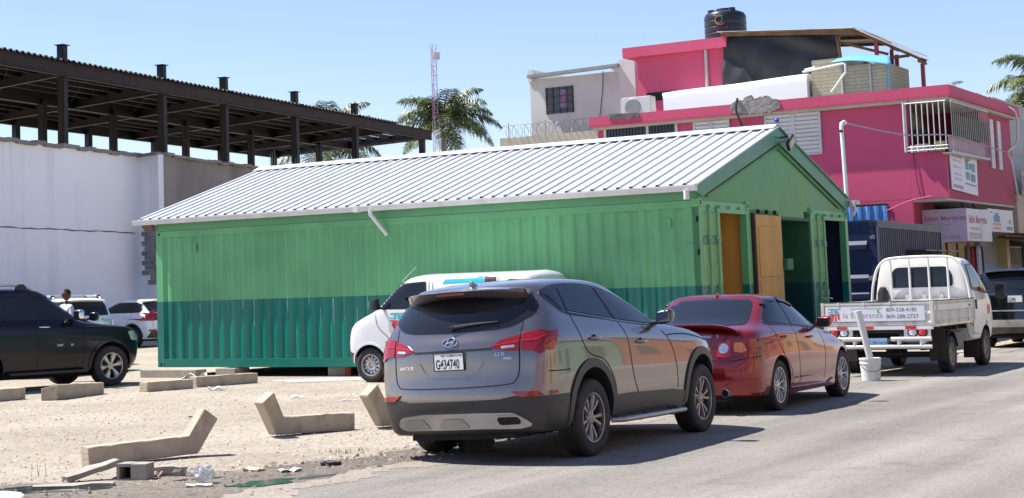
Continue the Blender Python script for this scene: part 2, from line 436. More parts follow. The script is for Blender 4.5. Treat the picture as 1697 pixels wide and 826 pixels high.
stones('loose_gravel', 15000, lot, .007, .032, SM1, 'small pale stones strewn over the lot', 5)
def gut(r_):
    s = r_.uniform(-4, 5); p = road_pt(s, r_.gauss(lerp_t(A_, s)*.5+.05, .16+.25*abs(lerp_t(A_, s)))); return p[0], p[1]
stones('gutter_rubble', 2600, gut, .008, .05, SM2, 'dark small debris in the gutter', 6)
def edge(r_):
    s = r_.uniform(-4, 14); p = road_pt(s, abs(r_.gauss(0, .7))-.1); return p[0], p[1]
stones('road_grit', 2200, edge, .004, .016, SM1, 'grit scattered on the road edge', 8)
# a few tufts of grass
bm = bmesh.new(); r_ = random.Random(4)
for cx, cy, N in ((-.55, 16.9, 36), (-.35, 17.1, 26), (-3.22, 15.45, 4), (.1, 16.9, 10)):
    for i in range(N):
        x, y = cx+r_.gauss(0, .09), cy+r_.gauss(0, .09); a = r_.uniform(0, 6.28); h = r_.uniform(.02, .06) if N > 4 else r_.uniform(.1, .2); w_ = .004; lean = r_.uniform(.01, .06)
        p = [(x-w_*sin(a), y+w_*cos(a), 0), (x+w_*sin(a), y-w_*cos(a), 0), (x+lean*cos(a), y+lean*sin(a), h)]
        bm.faces.new([bm.verts.new(q) for q in p])
me = bpy.data.meshes.new('grass'); bm.to_mesh(me); bm.free()
tag(link('grass', me, mat('grass_green', (.14, .20, .04), .8, var=.3)), 'sparse green grass tufts by the gutter', kind='stuff')

# ------------------------------------------------------------------ green container house
CO = Vector((5.4586, 28.8338, 0)); CA = R(147.31)
LG = mat('container_green', (.125, .40, .165), .40, 0, var=.15, vscale=.7, stain=((.075, .29, .115), .55, .9, .45), bump=.10, bscale=3)
DG = mat('container_teal', (.003, .17, .125), .30, 0, var=.12, vscale=.8, stain=((.06, .30, .24), .30, 2.6, .15), bump=.10, bscale=3)
FG = mat('fascia_green', (.11, .34, .17), .45, 0, var=.08, vscale=1.2, bump=.06, bscale=4)
GG = mat('gable_green', (.070, .29, .085), .36, 0, var=.10, vscale=.9, stain=((.13, .33, .05), .8, .6, .3), bump=.6, bscale=.9, spec=.22)
RG = mat('rake_green', (.06, .235, .125), .4, 0, var=.12, vscale=1.5, bump=.1, bscale=4)
RF = mat('zinc_roof', (.64, .66, .68), .42, .2, var=.05, vscale=1.2, stain=((.50, .49, .46), .45, 1.6, 1))
GU = mat('gutter_white', (.70, .69, .66), .4, 0, var=.06, stain=((.40, .34, .26), .35, 2.5, 1))
OC = mat('ochre_plywood', (.66, .33, .065), .55, 0, var=.12, vscale=1.5, stretch=(1, 1, .25), stain=((.40, .17, .03), .35, 2, .3), bump=.05)
DI = mat('dark_interior', (.03, .03, .028), .9, var=.2)
h = empty('container_house', CO, CA)
tag(h, 'green and teal container building with a white metal gable roof', 'container building')
ZP, ZB, ZT = 1.566, .19, 3.05
def corr(mbx, x0, x1, yf, z0, z1, pitch=.278, dep=.036, out=1, axis='x', zsplit=ZP, fixed=0):
    """trapezoid corrugation running along axis, face at yf (outer flats), ribs upright"""
    prof = []; x = x0
    while x < x1-1e-6:
        for f, d in ((0, 0), (.26, 0), (.50, 1), (.76, 1)):
            xx = x+pitch*f
            if xx < x1: prof.append((xx, yf-out*dep*d))
        x += pitch
    prof.append((x1, yf))
    zs = [z0, z1] if zsplit is None or not (z0 < zsplit < z1) else [z0, zsplit, z1]
    for k in range(len(zs)-1):
        mbx.mi = (0 if (zsplit is None or zs[k] >= zsplit-1e-6) else 1)
        for (a, b_) in zip(prof, prof[1:]):
            if axis == 'x': mbx.poly([(a[0], a[1], zs[k]), (b_[0], b_[1], zs[k]), (b_[0], b_[1], zs[k+1]), (a[0], a[1], zs[k+1])])
            else: mbx.poly([(a[1], a[0], zs[k]), (b_[1], b_[0], zs[k]), (b_[1], b_[0], zs[k+1]), (a[1], a[0], zs[k+1])])
    mbx.mi = 0
def two(mbx, a, b_, zs=ZP):
    """box split at the paint line"""
    lo, hi = min(a[2], b_[2]), max(a[2], b_[2])
    if lo < zs < hi:
        mbx.mi = 1; mbx.box2((a[0], a[1], lo), (b_[0], b_[1], zs)); mbx.mi = 0; mbx.box2((a[0], a[1], zs), (b_[0], b_[1], hi))
    else: mbx.mi = 0 if lo >= zs else 1; mbx.box2(a, b_); mbx.mi = 0
LX = 12.26
mb = MB(); corr(mb, .20, LX-.18, -.012, ZB+.17, ZT-.13); wl = mb.build('side_wall', [LG, DG], h, smooth=None, fix=False)
for x0, x1 in ((0, .20), (LX-.18, LX)):
    mb = MB(); two(mb, (x0, -.17, ZB+.12), (x1, .0, ZT-.12)); mb.build('corner_post', [LG, DG], h)
mb = MB(); mb.box2((.18, -.06, ZT-.13), (LX-.17, -.0, ZT+.001), bev=.004); mb.build('top_rail', [LG], h)
mb = MB(); mb.box2((.18, -.06, ZB), (LX-.17, .0, ZB+.175), bev=.006); mb.build('bottom_rail', [DG], h)
for x in (.09, LX-.09):
    for z, m in ((ZB+.06, DG), (ZT-.06, LG)):
        mb = MB(); mb.box((x, -.085, z), (.178, .182, .118), bev=.01); mb.mi = 1
        mb.lathe([(0, .0085), (.028, .0085)], 16, 'Y', (x, 0, z)); mb.mi = 0
        mb.build('corner_casting', [m, DARK], h)
# vents, door cams, small fittings on the long wall
for x in (.55, 11.2): mb = MB(); mb.box((x, .004, ZT-.38), (.09, .03, .16), bev=.008); mb.build('vent_cover', LG, h)
mb = MB(); mb.box((.20, .004, 2.30), (.14, .03, .03), bev=.006); mb.build('tie_bar', LG, h)
for z in (2.72, 2.15): mb = MB(); mb.box((.022, .006, z), (.03, .03, .10)); mb.build('hinge_lug', DARK, h)
# paint runs under the colour line
PR = mat('paint_run_white', (.36, .52, .46), .4, var=.1)
r_ = random.Random(12)
for k in range(24):
    x = r_.uniform(.5, 11.9) if k < 8 else r_.uniform(6, 10.3); z1 = ZP-r_.uniform(-.12, .22); l = r_.uniform(.12, .6)
    i = round((x-.20)/.278); x = .20+i*.278+r_.uniform(.01, .06); w_ = r_.uniform(.003, .009)
    mb = MB(); mb.poly([(x-w_, -.009, z1), (x+w_, -.009, z1), (x+w_*.6, -.009, z1-l), (x-w_*.3, -.009, z1-l*1.05)]); mb.build('paint_run', PR, wl, fix=False)
RU = mat('rust_brown', (.16, .075, .035), .85, var=.3, vscale=20)
for k in range(26):
    x = r_.choice([r_.uniform(.3, 12.0), .1+.02*r_.random(), LX-.1]); z = r_.choice([ZB+.176, ZB+r_.uniform(.05, .5), ZT-.14, r_.uniform(.5, 2.9)]); a = r_.uniform(.008, .022)
    i_ = round((x-.20)/.278); x = .22+i_*.278+.02 if .3 < x < 12 else x
    mb = MB(); mb.poly([(x+a*r_.uniform(.6, 1.3)*cos(t), .0025 if z < ZB+.17 else -.0085, z+a*(1.6 if sin(t) < 0 else .8)*r_.uniform(.6, 1.3)*sin(t)) for t in [q*pi/4 for q in range(8)]]); mb.build('rust_spot', RU, wl, fix=False)
# fascia above the container top
mb = MB(); mb.box2((0, -.10, ZT+.004), (LX, -.012, 3.32)); mb.build('eave_board', FG, h)
# roof
EY, EZ, RY, RZ = .20, 3.315, -4.17, 4.60; X0, X1 = -.04, 12.58
def roof_side(name, ye, sgn):
    mb = MB(); sl = (RZ-EZ)/abs(RY-ye); n = int((X1-X0)/.252)
    prof = []
    for i in range(n):
        x = X0+i*.252
        prof += [(x, 0), (x+.145, 0), (x+.165, .036), (x+.215, .036), (x+.235, 0)]
    prof.append((X1, 0))
    for a, b_ in zip(prof, prof[1:]):
        mb.poly([(a[0], ye, EZ+a[1]), (b_[0], ye, EZ+b_[1]), (b_[0], RY, RZ+b_[1]), (a[0], RY, RZ+a[1])])
        mb.poly([(a[0], ye, EZ+a[1]-.012), (b_[0], ye, EZ+b_[1]-.012), (b_[0], ye, EZ+b_[1]), (a[0], ye, EZ+a[1])])
    mb.poly([(X0, ye, EZ-.012), (X1, ye, EZ-.012), (X1, RY, RZ-.012), (X0, RY, RZ-.012)])
    return mb.build(name, RF, h, fix=False)
rf = roof_side('roof_sheet', EY, 1); roof_side('roof_sheet', 2*RY-EY, -1)
mb = MB(); mb.prism([(RY-.28, RZ-.035), (RY, RZ+.060), (RY+.28, RZ-.035), (RY+.28, RZ-.028), (RY, RZ+.070), (RY-.28, RZ-.028)], 'x', X0-.01, X1+.01); mb.build('ridge_cap', RF, h)
mb = MB()
for x in [X0+.3+k*1.26 for k in range(10)]:
    for f in (.2, .5, .8): mb.tube([(x+.195, EY+(RY-EY)*f, EZ+(RZ-EZ)*f+.03), (x+.195, EY+(RY-EY)*f, EZ+(RZ-EZ)*f+.046)], .012, 6)
sc = mb.build('roof_screws', SILVERP, rf)
def gutter(y0, s):
    mb = MB(); o = [(y0, EZ-.02), (y0, EZ-.11), (y0+s*.105, EZ-.12), (y0+s*.125, EZ-.03), (y0+s*.125, EZ-.01), (y0+s*.113, EZ-.01), (y0+s*.100, EZ-.108), (y0+s*.012, EZ-.10), (y0+s*.012, EZ-.02)]
    mb.prism(o, 'x', X0-.02, X1+.10)
    mb.box2((X0-.026, y0, EZ-.12), (X0-.018, y0+s*.125, EZ-.01)); mb.box2((X1+.098, y0, EZ-.12), (X1+.106, y0+s*.125, EZ-.01))
    return mb.build('rain_gutter', GU, h)
gt_ = gutter(EY-.05, 1); gutter(2*RY-EY+.05, -1)
mb = MB(); mb.box((6.95, EY+.02, EZ-.065), (.12, .13, .125)); mb.build('gutter_joint', GU, gt_)
mb = MB(); mb.tube([(6.62, .25, EZ-.09), (6.62, .25, EZ-.19), (6.58, .22, EZ-.25), (6.40, .07, EZ-.56), (6.38, .06, EZ-.60)], [.045, .045, .042, .038, .038], 10); mb.build('downpipe', GU, h, smooth=50)
mb = MB(); mb.tube([(.10, .25, EZ-.10), (.10, .25, EZ-.26)], .05, 12); mb.build('downpipe', GU, h, smooth=50)
# soffit board at the far end
mb = MB(); mb.prism([(.20, 3.28), (.02, 3.28), (.02, 3.08)], 'x', LX+.02, LX+.30); mb.build('soffit_end', mat('soffit_brown', (.14, .09, .05), .7, var=.2), h)
# gable: sheet, rakes
mb = MB(); zz = 2.99
def gz_(y): return EZ-.03+(RZ-EZ)*(1-abs(y-RY)/(EY-RY))
ys = [-.0, -1.2, -2.5, -4.17, -5.6, -7.0, -8.34]
for a, b_ in zip(ys, ys[1:]):
    zb = lambda y: 2.99 if (y > -2.44 or y < -5.9) else 2.84
    m_ = (a+b_)/2; z0 = 2.985 if (m_ > -2.5 or m_ < -5.9) else 2.80
    mb.poly([(.012, a, z0), (.012, b_, z0), (.012, b_, gz_(b_)), (.012, a, gz_(a))])
mb.build('gable_sheet', GG, h, fix=False)
for s in (1, -1):
    yo = EY-.03 if s == 1 else 2*RY-EY+.03
    mb = MB(); zo = EZ-.01; a = (0, yo); 
    P = [(yo, EZ-.00), (RY, RZ+.01), (RY, RZ-.30), (yo-s*.30, EZ-.20), (yo, EZ-.13)]
    mb.prism(P, 'x', -.045, -.002); mb.build('rake_board', RG, h)
    mb = MB(); P = [(yo-s*.02, EZ+.02), (RY, RZ+.035), (RY, RZ+.005), (yo-s*.02, EZ-.01)]; mb.prism(P, 'x', -.075, .02); mb.build('rake_flashing', RF if s == 1 else RG, h)
mb = MB(); mb.bar((-.012, -.4, 3.13), (-.012, RY, 4.22), .02, .05); mb.bar((-.012, -7.9, 3.13), (-.012, RY, 4.22), .02, .05); mb.build('gable_batten', mat('batten_green', (.09, .20, .08), .5, var=.2), h)
# the container ends
DL = mat('door_leaf_green', (.20, .42, .15), .45, 0, var=.15, vscale=1.2, stain=((.26, .42, .12), .5, .9, .4))
def leaf(y0, y1, nm='container_door'):
    """closed container door leaf between y0 > y1 with lock rods"""
    mb = MB(); two(mb, (.02, y1, ZB+.16), (.06, y0, ZT-.20)); d = mb.build(nm, [DL, DG], h)
    w_ = y0-y1; nb = 5
    for k in range(nb):
        z0 = ZB+.25+k*.50
        mb = MB(); m2 = [DL, DG]
        two(mb, (.0, y1+.05, z0), (.022, y0-.05, z0+.34)); mb.build('door_panel', m2, d)
        if k in (1, 3): mb = MB(); mb.box2((-.008, y1+.03, z0+.36), (.024, y0-.03, z0+.47)); mb.build('door_crossbar', RG, d)
    for f in (.30, .72):
        y = y0-w_*f; mb = MB(); mb.tube([(-.03, y, ZB+.12), (-.03, y, ZT-.10)], .019, 8); r2 = mb.build('lock_rod', [LG], d, smooth=50)
        for z in (ZB+.3, 1.05, 1.55, 2.4): q = MB(); q.box((-.02, y, z), (.04, .09, .05), bev=.005); q.build('rod_bracket', LG, r2)
        q = MB(); q.bar((-.045, y, 1.25), (-.045, y-.30, 1.22), .012, .03); q.build('rod_handle', LG, r2)
    return d
def post(y0, y1, m=None, z1=ZT-.12):
    mb = MB(); two(mb, (-.015, y1, ZB+.02), (.12, y0, z1)); return mb.build('end_post', [m or LG, DG], h)
for ya in (0, -5.93):
    post(ya, ya-.11); post(ya-2.28, ya-2.44)
    mb = MB(); mb.box2((-.01, ya-2.28, ZT-.20), (.10, ya-.11, ZT-.005), bev=.004); mb.build('door_header', [LG], h)
    mb = MB(); two(mb, (.0, ya-2.28, ZB+.02), (.10, ya-.11, ZB+.16)); mb.build('door_sill', [DG, DG], h)
    for y in (ya-.06, ya-2.36):
        mb = MB(); mb.box((.05, y, ZT-.04), (.15, .15, .15), bev=.012); mb.mi = 1; mb.box((-.028, y, ZT-.04), (.004, .035, .07)); mb.build('corner_casting', [LG, DARK], h)
    for y in (ya-.45, ya-.9, ya-1.4, ya-1.9): mb = MB(); mb.box((-.03, y, ZT-.10), (.05, .05, .05), bev=.006); mb.build('cam_keeper', [LG], h)
leaf(-.12, -1.05); leaf(-6.03, -6.95)
# openings: plywood lined room, dark room
mb = MB(); mb.box2((1.1, -2.38, ZB), (1.14, -.1, ZT-.05)); mb.box2((.10, -2.40, ZB), (1.1, -2.36, ZT-.05)); mb.build('plywood_lining', OC, h)
mb = MB()
for y in (-1.50, -1.93): mb.box((1.09, y, 1.6), (.02, .05, 2.7))
mb.build('plywood_batten', mat('batten_ochre', (.36, .17, .05), .6, var=.2), h)
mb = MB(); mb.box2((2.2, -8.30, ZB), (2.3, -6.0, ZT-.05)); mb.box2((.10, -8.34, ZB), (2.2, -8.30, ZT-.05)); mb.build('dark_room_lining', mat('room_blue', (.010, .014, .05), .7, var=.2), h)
mb = MB(); mb.box2((.5, -7.55, ZB), (.6, -7.25, 2.75)); mb.build('inner_post', mat('rusty_brown', (.10, .065, .045), .8, var=.3), h)
mb = MB(); mb.tube([(.3, -7.35, ZB), (.32, -7.30, 1.25)], .05, 8); mb.build('leaning_board', OC, h)
# opened leaves standing out at the container edges
for y0 in (-2.45,):
    mb = MB(); two(mb, (-.95 if y0 < -5 else -.02, y0-.02, ZB+.16), (-.02 if y0 < -5 else .0, y0+.02, ZT-.2)); mb.build('open_leaf', [LG, DG], h)
# middle bay: ochre door leaf, recessed two-tone wall and lock box
mb = MB(); mb.box2((-.06, -4.02, ZB+.05), (-.0, -2.62, 2.86), bev=.01); od = mb.build('ochre_door', OC, h)
for z0, z1 in ((ZB+.2, .80), (.95, 1.12), (1.20, 1.62), (1.70, 2.64)):
    mb = MB(); mb.box2((-.078, -3.92, z0), (-.058, -2.74, z1), bev=.012); mb.build('door_panel', OC, od)
mb = MB(); mb.box2((-.07, -2.615, ZB+.05), (-.0, -2.53, 2.88)); mb.build('door_edge', mat('dark_brown_edge', (.05, .025, .015), .7, var=.3), od)
for y in (-2.85, -3.3, -3.75): mb = MB(); mb.box((-.04, y, 2.92), (.05, .07, .08)); mb.build('door_hanger', DARK, od)
post(-4.04, -4.16, FG, 2.92)
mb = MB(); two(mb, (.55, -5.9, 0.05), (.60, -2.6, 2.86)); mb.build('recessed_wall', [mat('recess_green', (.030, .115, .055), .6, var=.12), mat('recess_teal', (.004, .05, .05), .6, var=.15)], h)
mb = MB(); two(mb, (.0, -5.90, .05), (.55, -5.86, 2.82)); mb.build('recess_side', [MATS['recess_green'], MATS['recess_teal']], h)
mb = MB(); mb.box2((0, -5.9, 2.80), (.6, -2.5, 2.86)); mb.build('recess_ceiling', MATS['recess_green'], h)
mb = MB(); mb.box((-.07, -4.25, 1.93), (.12, .34, .22), bev=.015); mb.build('lock_box', [mat('lockbox_green', (.035, .17, .08), .5, var=.1, spec=.2)], h)
# side wall of the second container, back, floor (out of sight but real)
mb = MB(); corr(mb, .20, LX-.18, -8.36, ZB+.17, ZT-.13, out=-1); mb.build('side_wall', [LG, DG], h, fix=False)
mb = MB(); two(mb, (LX-.1, -8.36, ZB), (LX-.04, -.1, 3.30)); mb.build('back_wall', [LG, DG], h)
mb = MB(); mb.box2((.1, -8.3, ZB), (LX-.1, -.1, ZB+.05)); mb.box2((.1, -2.45, .06), (.6, -5.9, .1)); mb.build('floor_plate', DI, h)
# fittings: flood lamps, weatherhead pole
fl = empty('flood_lamp', CO+Vector((0, 0, 0)), CA); fl.location = CO+Matrix.Rotation(CA, 4, 'Z')@Vector((-.12, RY-.12, 4.42))
tag(fl, 'small black flood lamp on the peak of the green gable', 'flood lamp')
mb = MB(); mb.M = Matrix.Rotation(R(-25), 4, 'Y') @ Matrix.Rotation(R(28), 4, 'X'); mb.box((-.12, -.14, .0), (.06, .30, .24), bev=.012); mb.mi = 1; mb.box((-.155, -.14, .0), (.006, .25, .18)); mb.build('lamp_head', [BLACKP, mat('lamp_glass', (.45, .42, .36), .1, var=.3, vscale=20)], fl)
mb = MB(); mb.tube([(.1, 0, -.02), (-.06, -.06, 0)], .018, 8); mb.tube([(.06, .10, -.12), (-.02, .02, -.1), (-.04, .05, .05)], .008, 6); mb.build('lamp_bracket', BLACKP, fl)
o_ = MB(); o_.lathe([(0, .06), (.035, .05), (.05, .02), (.045, -.02), (0, -.03)], 12, 'Z'); cap = o_.build('ridge_beacon', mat('blue_plastic', (.02, .06, .25), .3, var=.1), None, smooth=50)
cap.location = CO+Matrix.Rotation(CA, 4, 'Z')@Vector((-.03, RY, 4.72)); tag(cap, 'small blue photocell cap on the ridge end of the gable', 'sensor')
f2 = empty('corner_lamp', CO+Matrix.Rotation(CA, 4, 'Z')@Vector((-.1, -8.45, 3.20)), CA); tag(f2, 'grey outdoor lamp at the far lower corner of the green gable', 'wall lamp')
mb = MB(); mb.box((-.02, -.22, .06), (.12, .30, .10), bev=.03); mb.build('lamp_head', SILVERP, f2, smooth=40)
mb = MB(); mb.tube([(.0, .05, 0), (-.02, -.05, .03), (-.02, -.16, -.10), (.0, -.02, -.22)], .045, 10); mb.build('elbow_pipe', GU, f2, smooth=50)
sp_ = empty('service_pole', CO+Matrix.Rotation(CA, 4, 'Z')@Vector((-.02, -8.40, 3.30)), CA); tag(sp_, 'white plastic cable riser pipe standing on the roof corner', 'pipe')
mb = MB(); mb.tube([(0, 0, 0), (.01, 0.01, .8), (.02, .03, 1.60), (.02, -.0, 1.68), (.0, -.12, 1.72), (0, -.20, 1.70)], .042, 10); mb.build('riser_pipe', GU, sp_, smooth=50)
mb = MB(); mb.tube([(.02, .12, 1.50), (.02, -.04, 1.50)], .02, 8); mb.tube([(0, -.12, 1.5), (0, -.10, .6), (0, -.05, 0)], .006, 5); mb.tube([(0, .10, 1.50), (0, .16, 1.50)], .035, 8); mb.build('pipe_clamp', BLACKP, sp_)
# concrete pads under the container
CC = mat('concrete_block', (.33, .30, .25), .9, var=.15, vscale=4, bump=.5, bscale=30, stain=((.20, .16, .11), .4, 3, 1))
for (x, y, dx, dy, m, lab) in ((11.6, .30, 1.5, .35, CC, 'long grey concrete pad under the far corner of the green container'), (10.35, -.1, .5, .5, CC, 'concrete pad under the bottom rail of the green container')):
    mb = MB(); mb.box((0, 0, .08), (dx, dy, .16 if dy < .4 else .185), bev=.012); o = mb.build('concrete_pad', m)
    o.location = CO+Matrix.Rotation(CA, 4, 'Z')@Vector((x, y, 0)); o.rotation_euler = (0, 0, CA); tag(o, lab, 'concrete pad')
mb = MB(); mb.box((0, 0, .09), (.45, .22, .18), bev=.01); mb.mi = 1; mb.box((.17, 0, .09), (.12, .226, .186), bev=.004)
o = mb.build('painted_kerb_block', [CC, mat('kerb_red', (.45, .05, .04), .6, var=.25)]); o.location = (-.95, 33.3, 0); o.rotation_euler = (0, 0, R(-8)); tag(o, 'red and grey painted kerb block in front of the white van', 'kerb block')
for k, (x, y) in enumerate(((3, -.3), (7, -.3), (.4, -2), (.4, -6.2), (.4, -8.1))):
    mb = MB(); mb.box((0, 0, .09), (.5, .4, .185), bev=.01); o = mb.build('concrete_pad', CC); o.location = CO+Matrix.Rotation(CA, 4, 'Z')@Vector((x, y, 0)); o.rotation_euler = (0, 0, CA)
    tag(o, ['grey concrete pad in the shade under the middle of the long green wall', 'grey concrete pad in the shade below the downpipe of the green container', 'grey concrete pad under the plywood-lined opening of the green gable', 'grey concrete pad under the right container end of the green gable', 'grey concrete pad at the far right corner of the green gable'][k], 'concrete pad', 'pads under the container building')
# ------------------------------------------------------------------ pink house (frame K: x along its left face, -y along the street)
KS = 1.06; KO = Vector((15.70, 45.58, -.093)); KA = R(146.5)
KM = Matrix.Translation(KO) @ Matrix.Rotation(KA, 4, 'Z') @ Matrix.Scale(KS, 4)
def kthing(name, label, cat, group=None, base=(0, 0, 0)):
    e = empty(name); e.matrix_world = KM @ Matrix.Translation(base)
    tag(e, label, cat, group); return e
def KB(base): mb = MB(); mb.M = Matrix.Translation([-b for b in base]); return mb
def kmesh(mb, name, m, label, cat, base, smooth=None, group=None, kind=None):
    o = mb.build(name, m, None, smooth); o.matrix_world = KM @ Matrix.Translation(base); return tag(o, label, cat, group, kind)
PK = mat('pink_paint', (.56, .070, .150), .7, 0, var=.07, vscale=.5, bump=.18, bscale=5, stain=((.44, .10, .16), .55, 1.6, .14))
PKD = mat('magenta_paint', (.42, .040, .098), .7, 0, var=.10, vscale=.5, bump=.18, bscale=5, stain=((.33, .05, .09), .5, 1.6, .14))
PLW = mat('cream_plaster', (.52, .47, .40), .8, var=.08, vscale=1, bump=.1, bscale=8)
LV = mat('louvre_white', (.62, .64, .66), .45, .2, var=.05)
IRW = mat('white_iron', (.62, .61, .58), .5, .2, var=.1, stain=((.25, .14, .08), .35, 6, .5))
B0 = (0, 0, 0)
h = kthing('pink_house', 'two-storey pink house with an overhanging flat roof and a barred corner balcony', 'house')
def kp(name, m, f, parent=None, smooth=None):
    mb = MB(); f(mb); return mb.build(name, m, parent or h, smooth)
kp('ground_floor_wall', PK, lambda b: b.box2((1.18, -.45, 0), (10.3, -.25, 3.68)))
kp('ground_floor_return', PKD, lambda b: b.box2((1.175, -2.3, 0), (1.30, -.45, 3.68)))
kp('cantilever_slab', PLW, lambda b: b.box2((.27, -7.6, 3.60), (9.9, -.27, 3.66)))
# upper floor: left face with the balcony recess, right face
kp('upper_wall', PK, lambda b: (b.box2((1.20, -.45, 3.665), (10.25, -.25, 6.21)), b.box2((.25, -.45, 3.665), (1.198, -.25, 4.90))))
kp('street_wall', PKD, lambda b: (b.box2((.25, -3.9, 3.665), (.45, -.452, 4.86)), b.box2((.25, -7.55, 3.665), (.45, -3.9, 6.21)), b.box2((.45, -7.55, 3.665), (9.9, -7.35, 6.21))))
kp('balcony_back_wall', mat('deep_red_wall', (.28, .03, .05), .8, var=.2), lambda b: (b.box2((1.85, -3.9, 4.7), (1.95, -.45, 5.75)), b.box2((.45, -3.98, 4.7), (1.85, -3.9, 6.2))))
kp('balcony_upper_band', PLW, lambda b: b.box2((1.82, -3.9, 5.75), (1.95, -.45, 6.21)))
kp('balcony_floor', PLW, lambda b: b.box2((.45, -3.9, 4.70), (1.85, -.45, 4.88)))
kp('roof_slab', PK, lambda b: b.prism([(0, 0), (10.4, 0), (10.4, -7.75), (0, -7.75)], 'z', 6.30, 6.60))
kp('roof_topping', mat('roof_concrete', (.30, .29, .27), .9, var=.15), lambda b: b.box2((.15, -7.6, 6.602), (10.3, -.15, 6.615)))
kp('roof_soffit', PLW, lambda b: b.prism([(.06, -.06), (10.3, -.06), (10.3, -7.6), (.06, -7.6)], 'z', 6.215, 6.298))
kp('roof_edge_band', mat('pink_paint_dark', (.46, .06, .12), .7, var=.1), lambda b: (b.box2((-.012, .012, 6.29), (10.4, -.01, 6.36)), b.box2((-.014, .01, 6.29), (.0, -7.76, 6.36))))
# broken, unpainted stretches of the slab edge
def rough(name, x0, x1, z0, z1, seed, top=.08):
    r_ = random.Random(seed); n = 26; P = []
    for i in range(n+1): P.append((x0+(x1-x0)*i/n, z1+top*sin(pi*i/n)*r_.uniform(.5, 1.4)-(.10 if i in (0, n) else 0)))
    for i in range(n, -1, -1): P.append((x0+(x1-x0)*i/n, z0+r_.uniform(-.03, .05)+.12*abs(2*i/n-1)**3))
    mb = MB(); mb.prism(P, 'y', -.1, .035); return mb.build(name, mat('bare_concrete', (.27, .25, .23), .95, var=.3, vscale=4, bump=1, bscale=12), h)
rough('broken_concrete', 4.55, 6.0, 6.26, 6.60, 4, .16); rough('broken_concrete', 8.8, 9.75, 6.48, 6.58, 5, .05)
def louvre(x0, x1, z0, z1, name='louvre_window'):
    mb = MB(); mb.box2((x0, -.252, z0), (x1, -.20, z1)); fr = None
    f = MB()
    for a in (x0, x1): f.box2((a-.03, -.25, z0-.03), (a+.03, -.19, z1+.03))
    f.box2((x0, -.25, z1), (x1, -.19, z1+.04)); f.box2((x0, -.25, z0-.04), (x1, -.19, z0))
    fr = f.build(name, mat('louvre_frame', (.55, .56, .57), .5, var=.1), h)
    s = MB(); n = max(2, int((z1-z0)/.105))
    for k in range(n):
        z = z0+(k+.5)*(z1-z0)/n
        s.box(((x0+x1)/2, -.215, z), (x1-x0-.05, .010, (z1-z0)/n*.98), M=Matrix.Rotation(R(-24), 4, 'X'))
    s.build('louvre_slats', LV, fr); b = MB(); b.box2((x0, -.248, z0), (x1, -.244, z1)); b.build('window_back', DARK, fr); mb.b.free()
louvre(3.55, 4.27, 5.08, 6.21); louvre(4.33, 5.08, 5.08, 6.21); louvre(6.17, 6.66, 5.30, 6.20); louvre(6.70, 7.2, 5.30, 6.20)
def barwin(x0, x1, z0, z1, n):
    f = MB(); f.box2((x0, -.252, z0), (x1, -.235, z1)); o = f.build('barred_window', mat('dark_glazing', (.02, .025, .035), .15, var=.2), h)
    f = MB()
    for a in (x0, x1, x0+(x1-x0)*.40): f.box2((a-.04, -.25, z0-.03), (a+.04, -.20, z1+.04))
    f.box2((x0, -.25, z1), (x1, -.20, z1+.05)); f.build('window_frame', IRW, o)
    f = MB()
    for k in range(n): f.tube([(x0+(x1-x0)*(k+.5)/n, -.215, z0), (x0+(x1-x0)*(k+.5)/n, -.215, z1)], .009, 5)
    f.build('window_bars', mat('dark_iron', (.03, .03, .035), .5, var=.2), o)
barwin(7.75, 10.0, 5.3, 6.22, 22); 
f = MB(); f.box2((1.84, -.252, 3.38), (2.75, -.23, 3.60)); o = f.build('vent_window', DARK, h)
f = MB(); [f.tube([(1.84+.11*k, -.22, 3.38), (1.84+.11*k, -.22, 3.60)], .012, 5) for k in range(9)]; f.build('vent_bars', MATS['dark_iron'], o)
# corner cage
cg = MB(); f = MB()
for k in range(8):
    x = .14+k*.145; f.tube([(x, .03, 4.93), (x, .03, 6.22)], .016, 6)
for z in (4.93, 5.02, 6.18): f.tube([(.10, .03, z), (1.20, .03, z)], .018, 6)
for y in (.03,): f.tube([(1.20, y, 4.90), (1.20, y, 6.22)], .03, 6)
f.build('balcony_grille', IRW, h)
f = MB()
for k in range(20):
    y = 0-k*.2; f.tube([(-.02, y, 4.82), (-.02, y, 6.20)], .008, 5)
for z in (4.84, 6.16): f.tube([(-.02, .03, z), (-.02, -3.8, z)], .02, 6)
for y in (-.02, -3.80): f.tube([(-.02, y, 4.82), (.27, y, 4.82)], .02, 6)
f.box2((-.02, -3.8, 4.80), (.26, .0, 4.825)); f.build('balcony_grille', IRW, h)
f = MB(); f.box2((.0, -3.75, 5.28), (.012, -.12, 5.84)); f.build('olive_screen', mat('olive_mesh', (.070, .075, .025), .8, var=.25, vscale=3), h)
f = MB(); f.box2((.10, -3.78, 4.86), (.13, -.12, 5.27)); f.build('balcony_sheet', mat('pink_sheet', (.52, .34, .38), .7, var=.12), h)
def pot(x, z, r_, hh, m, lab):
    mb = KB((x, -.20, z)); mb.lathe([(0, z), (r_*.8, z), (r_, z+hh), (r_*1.08, z+hh), (r_*.98, z+hh-.01), (r_*.75, z+.01)], 20, 'Z', (x, -.20, 0)); kmesh(mb, 'bowl', m, lab, 'bowl', (x, -.20, z), 40)
pot(.83, 4.90, .17, .20, mat('enamel_white', (.62, .62, .60), .3, var=.08), 'white enamel bowl on the barred balcony ledge'); pot(.36, 4.90, .16, .24, mat('pale_yellow', (.52, .52, .26), .4, var=.08), 'pale yellow tub on the barred balcony ledge')
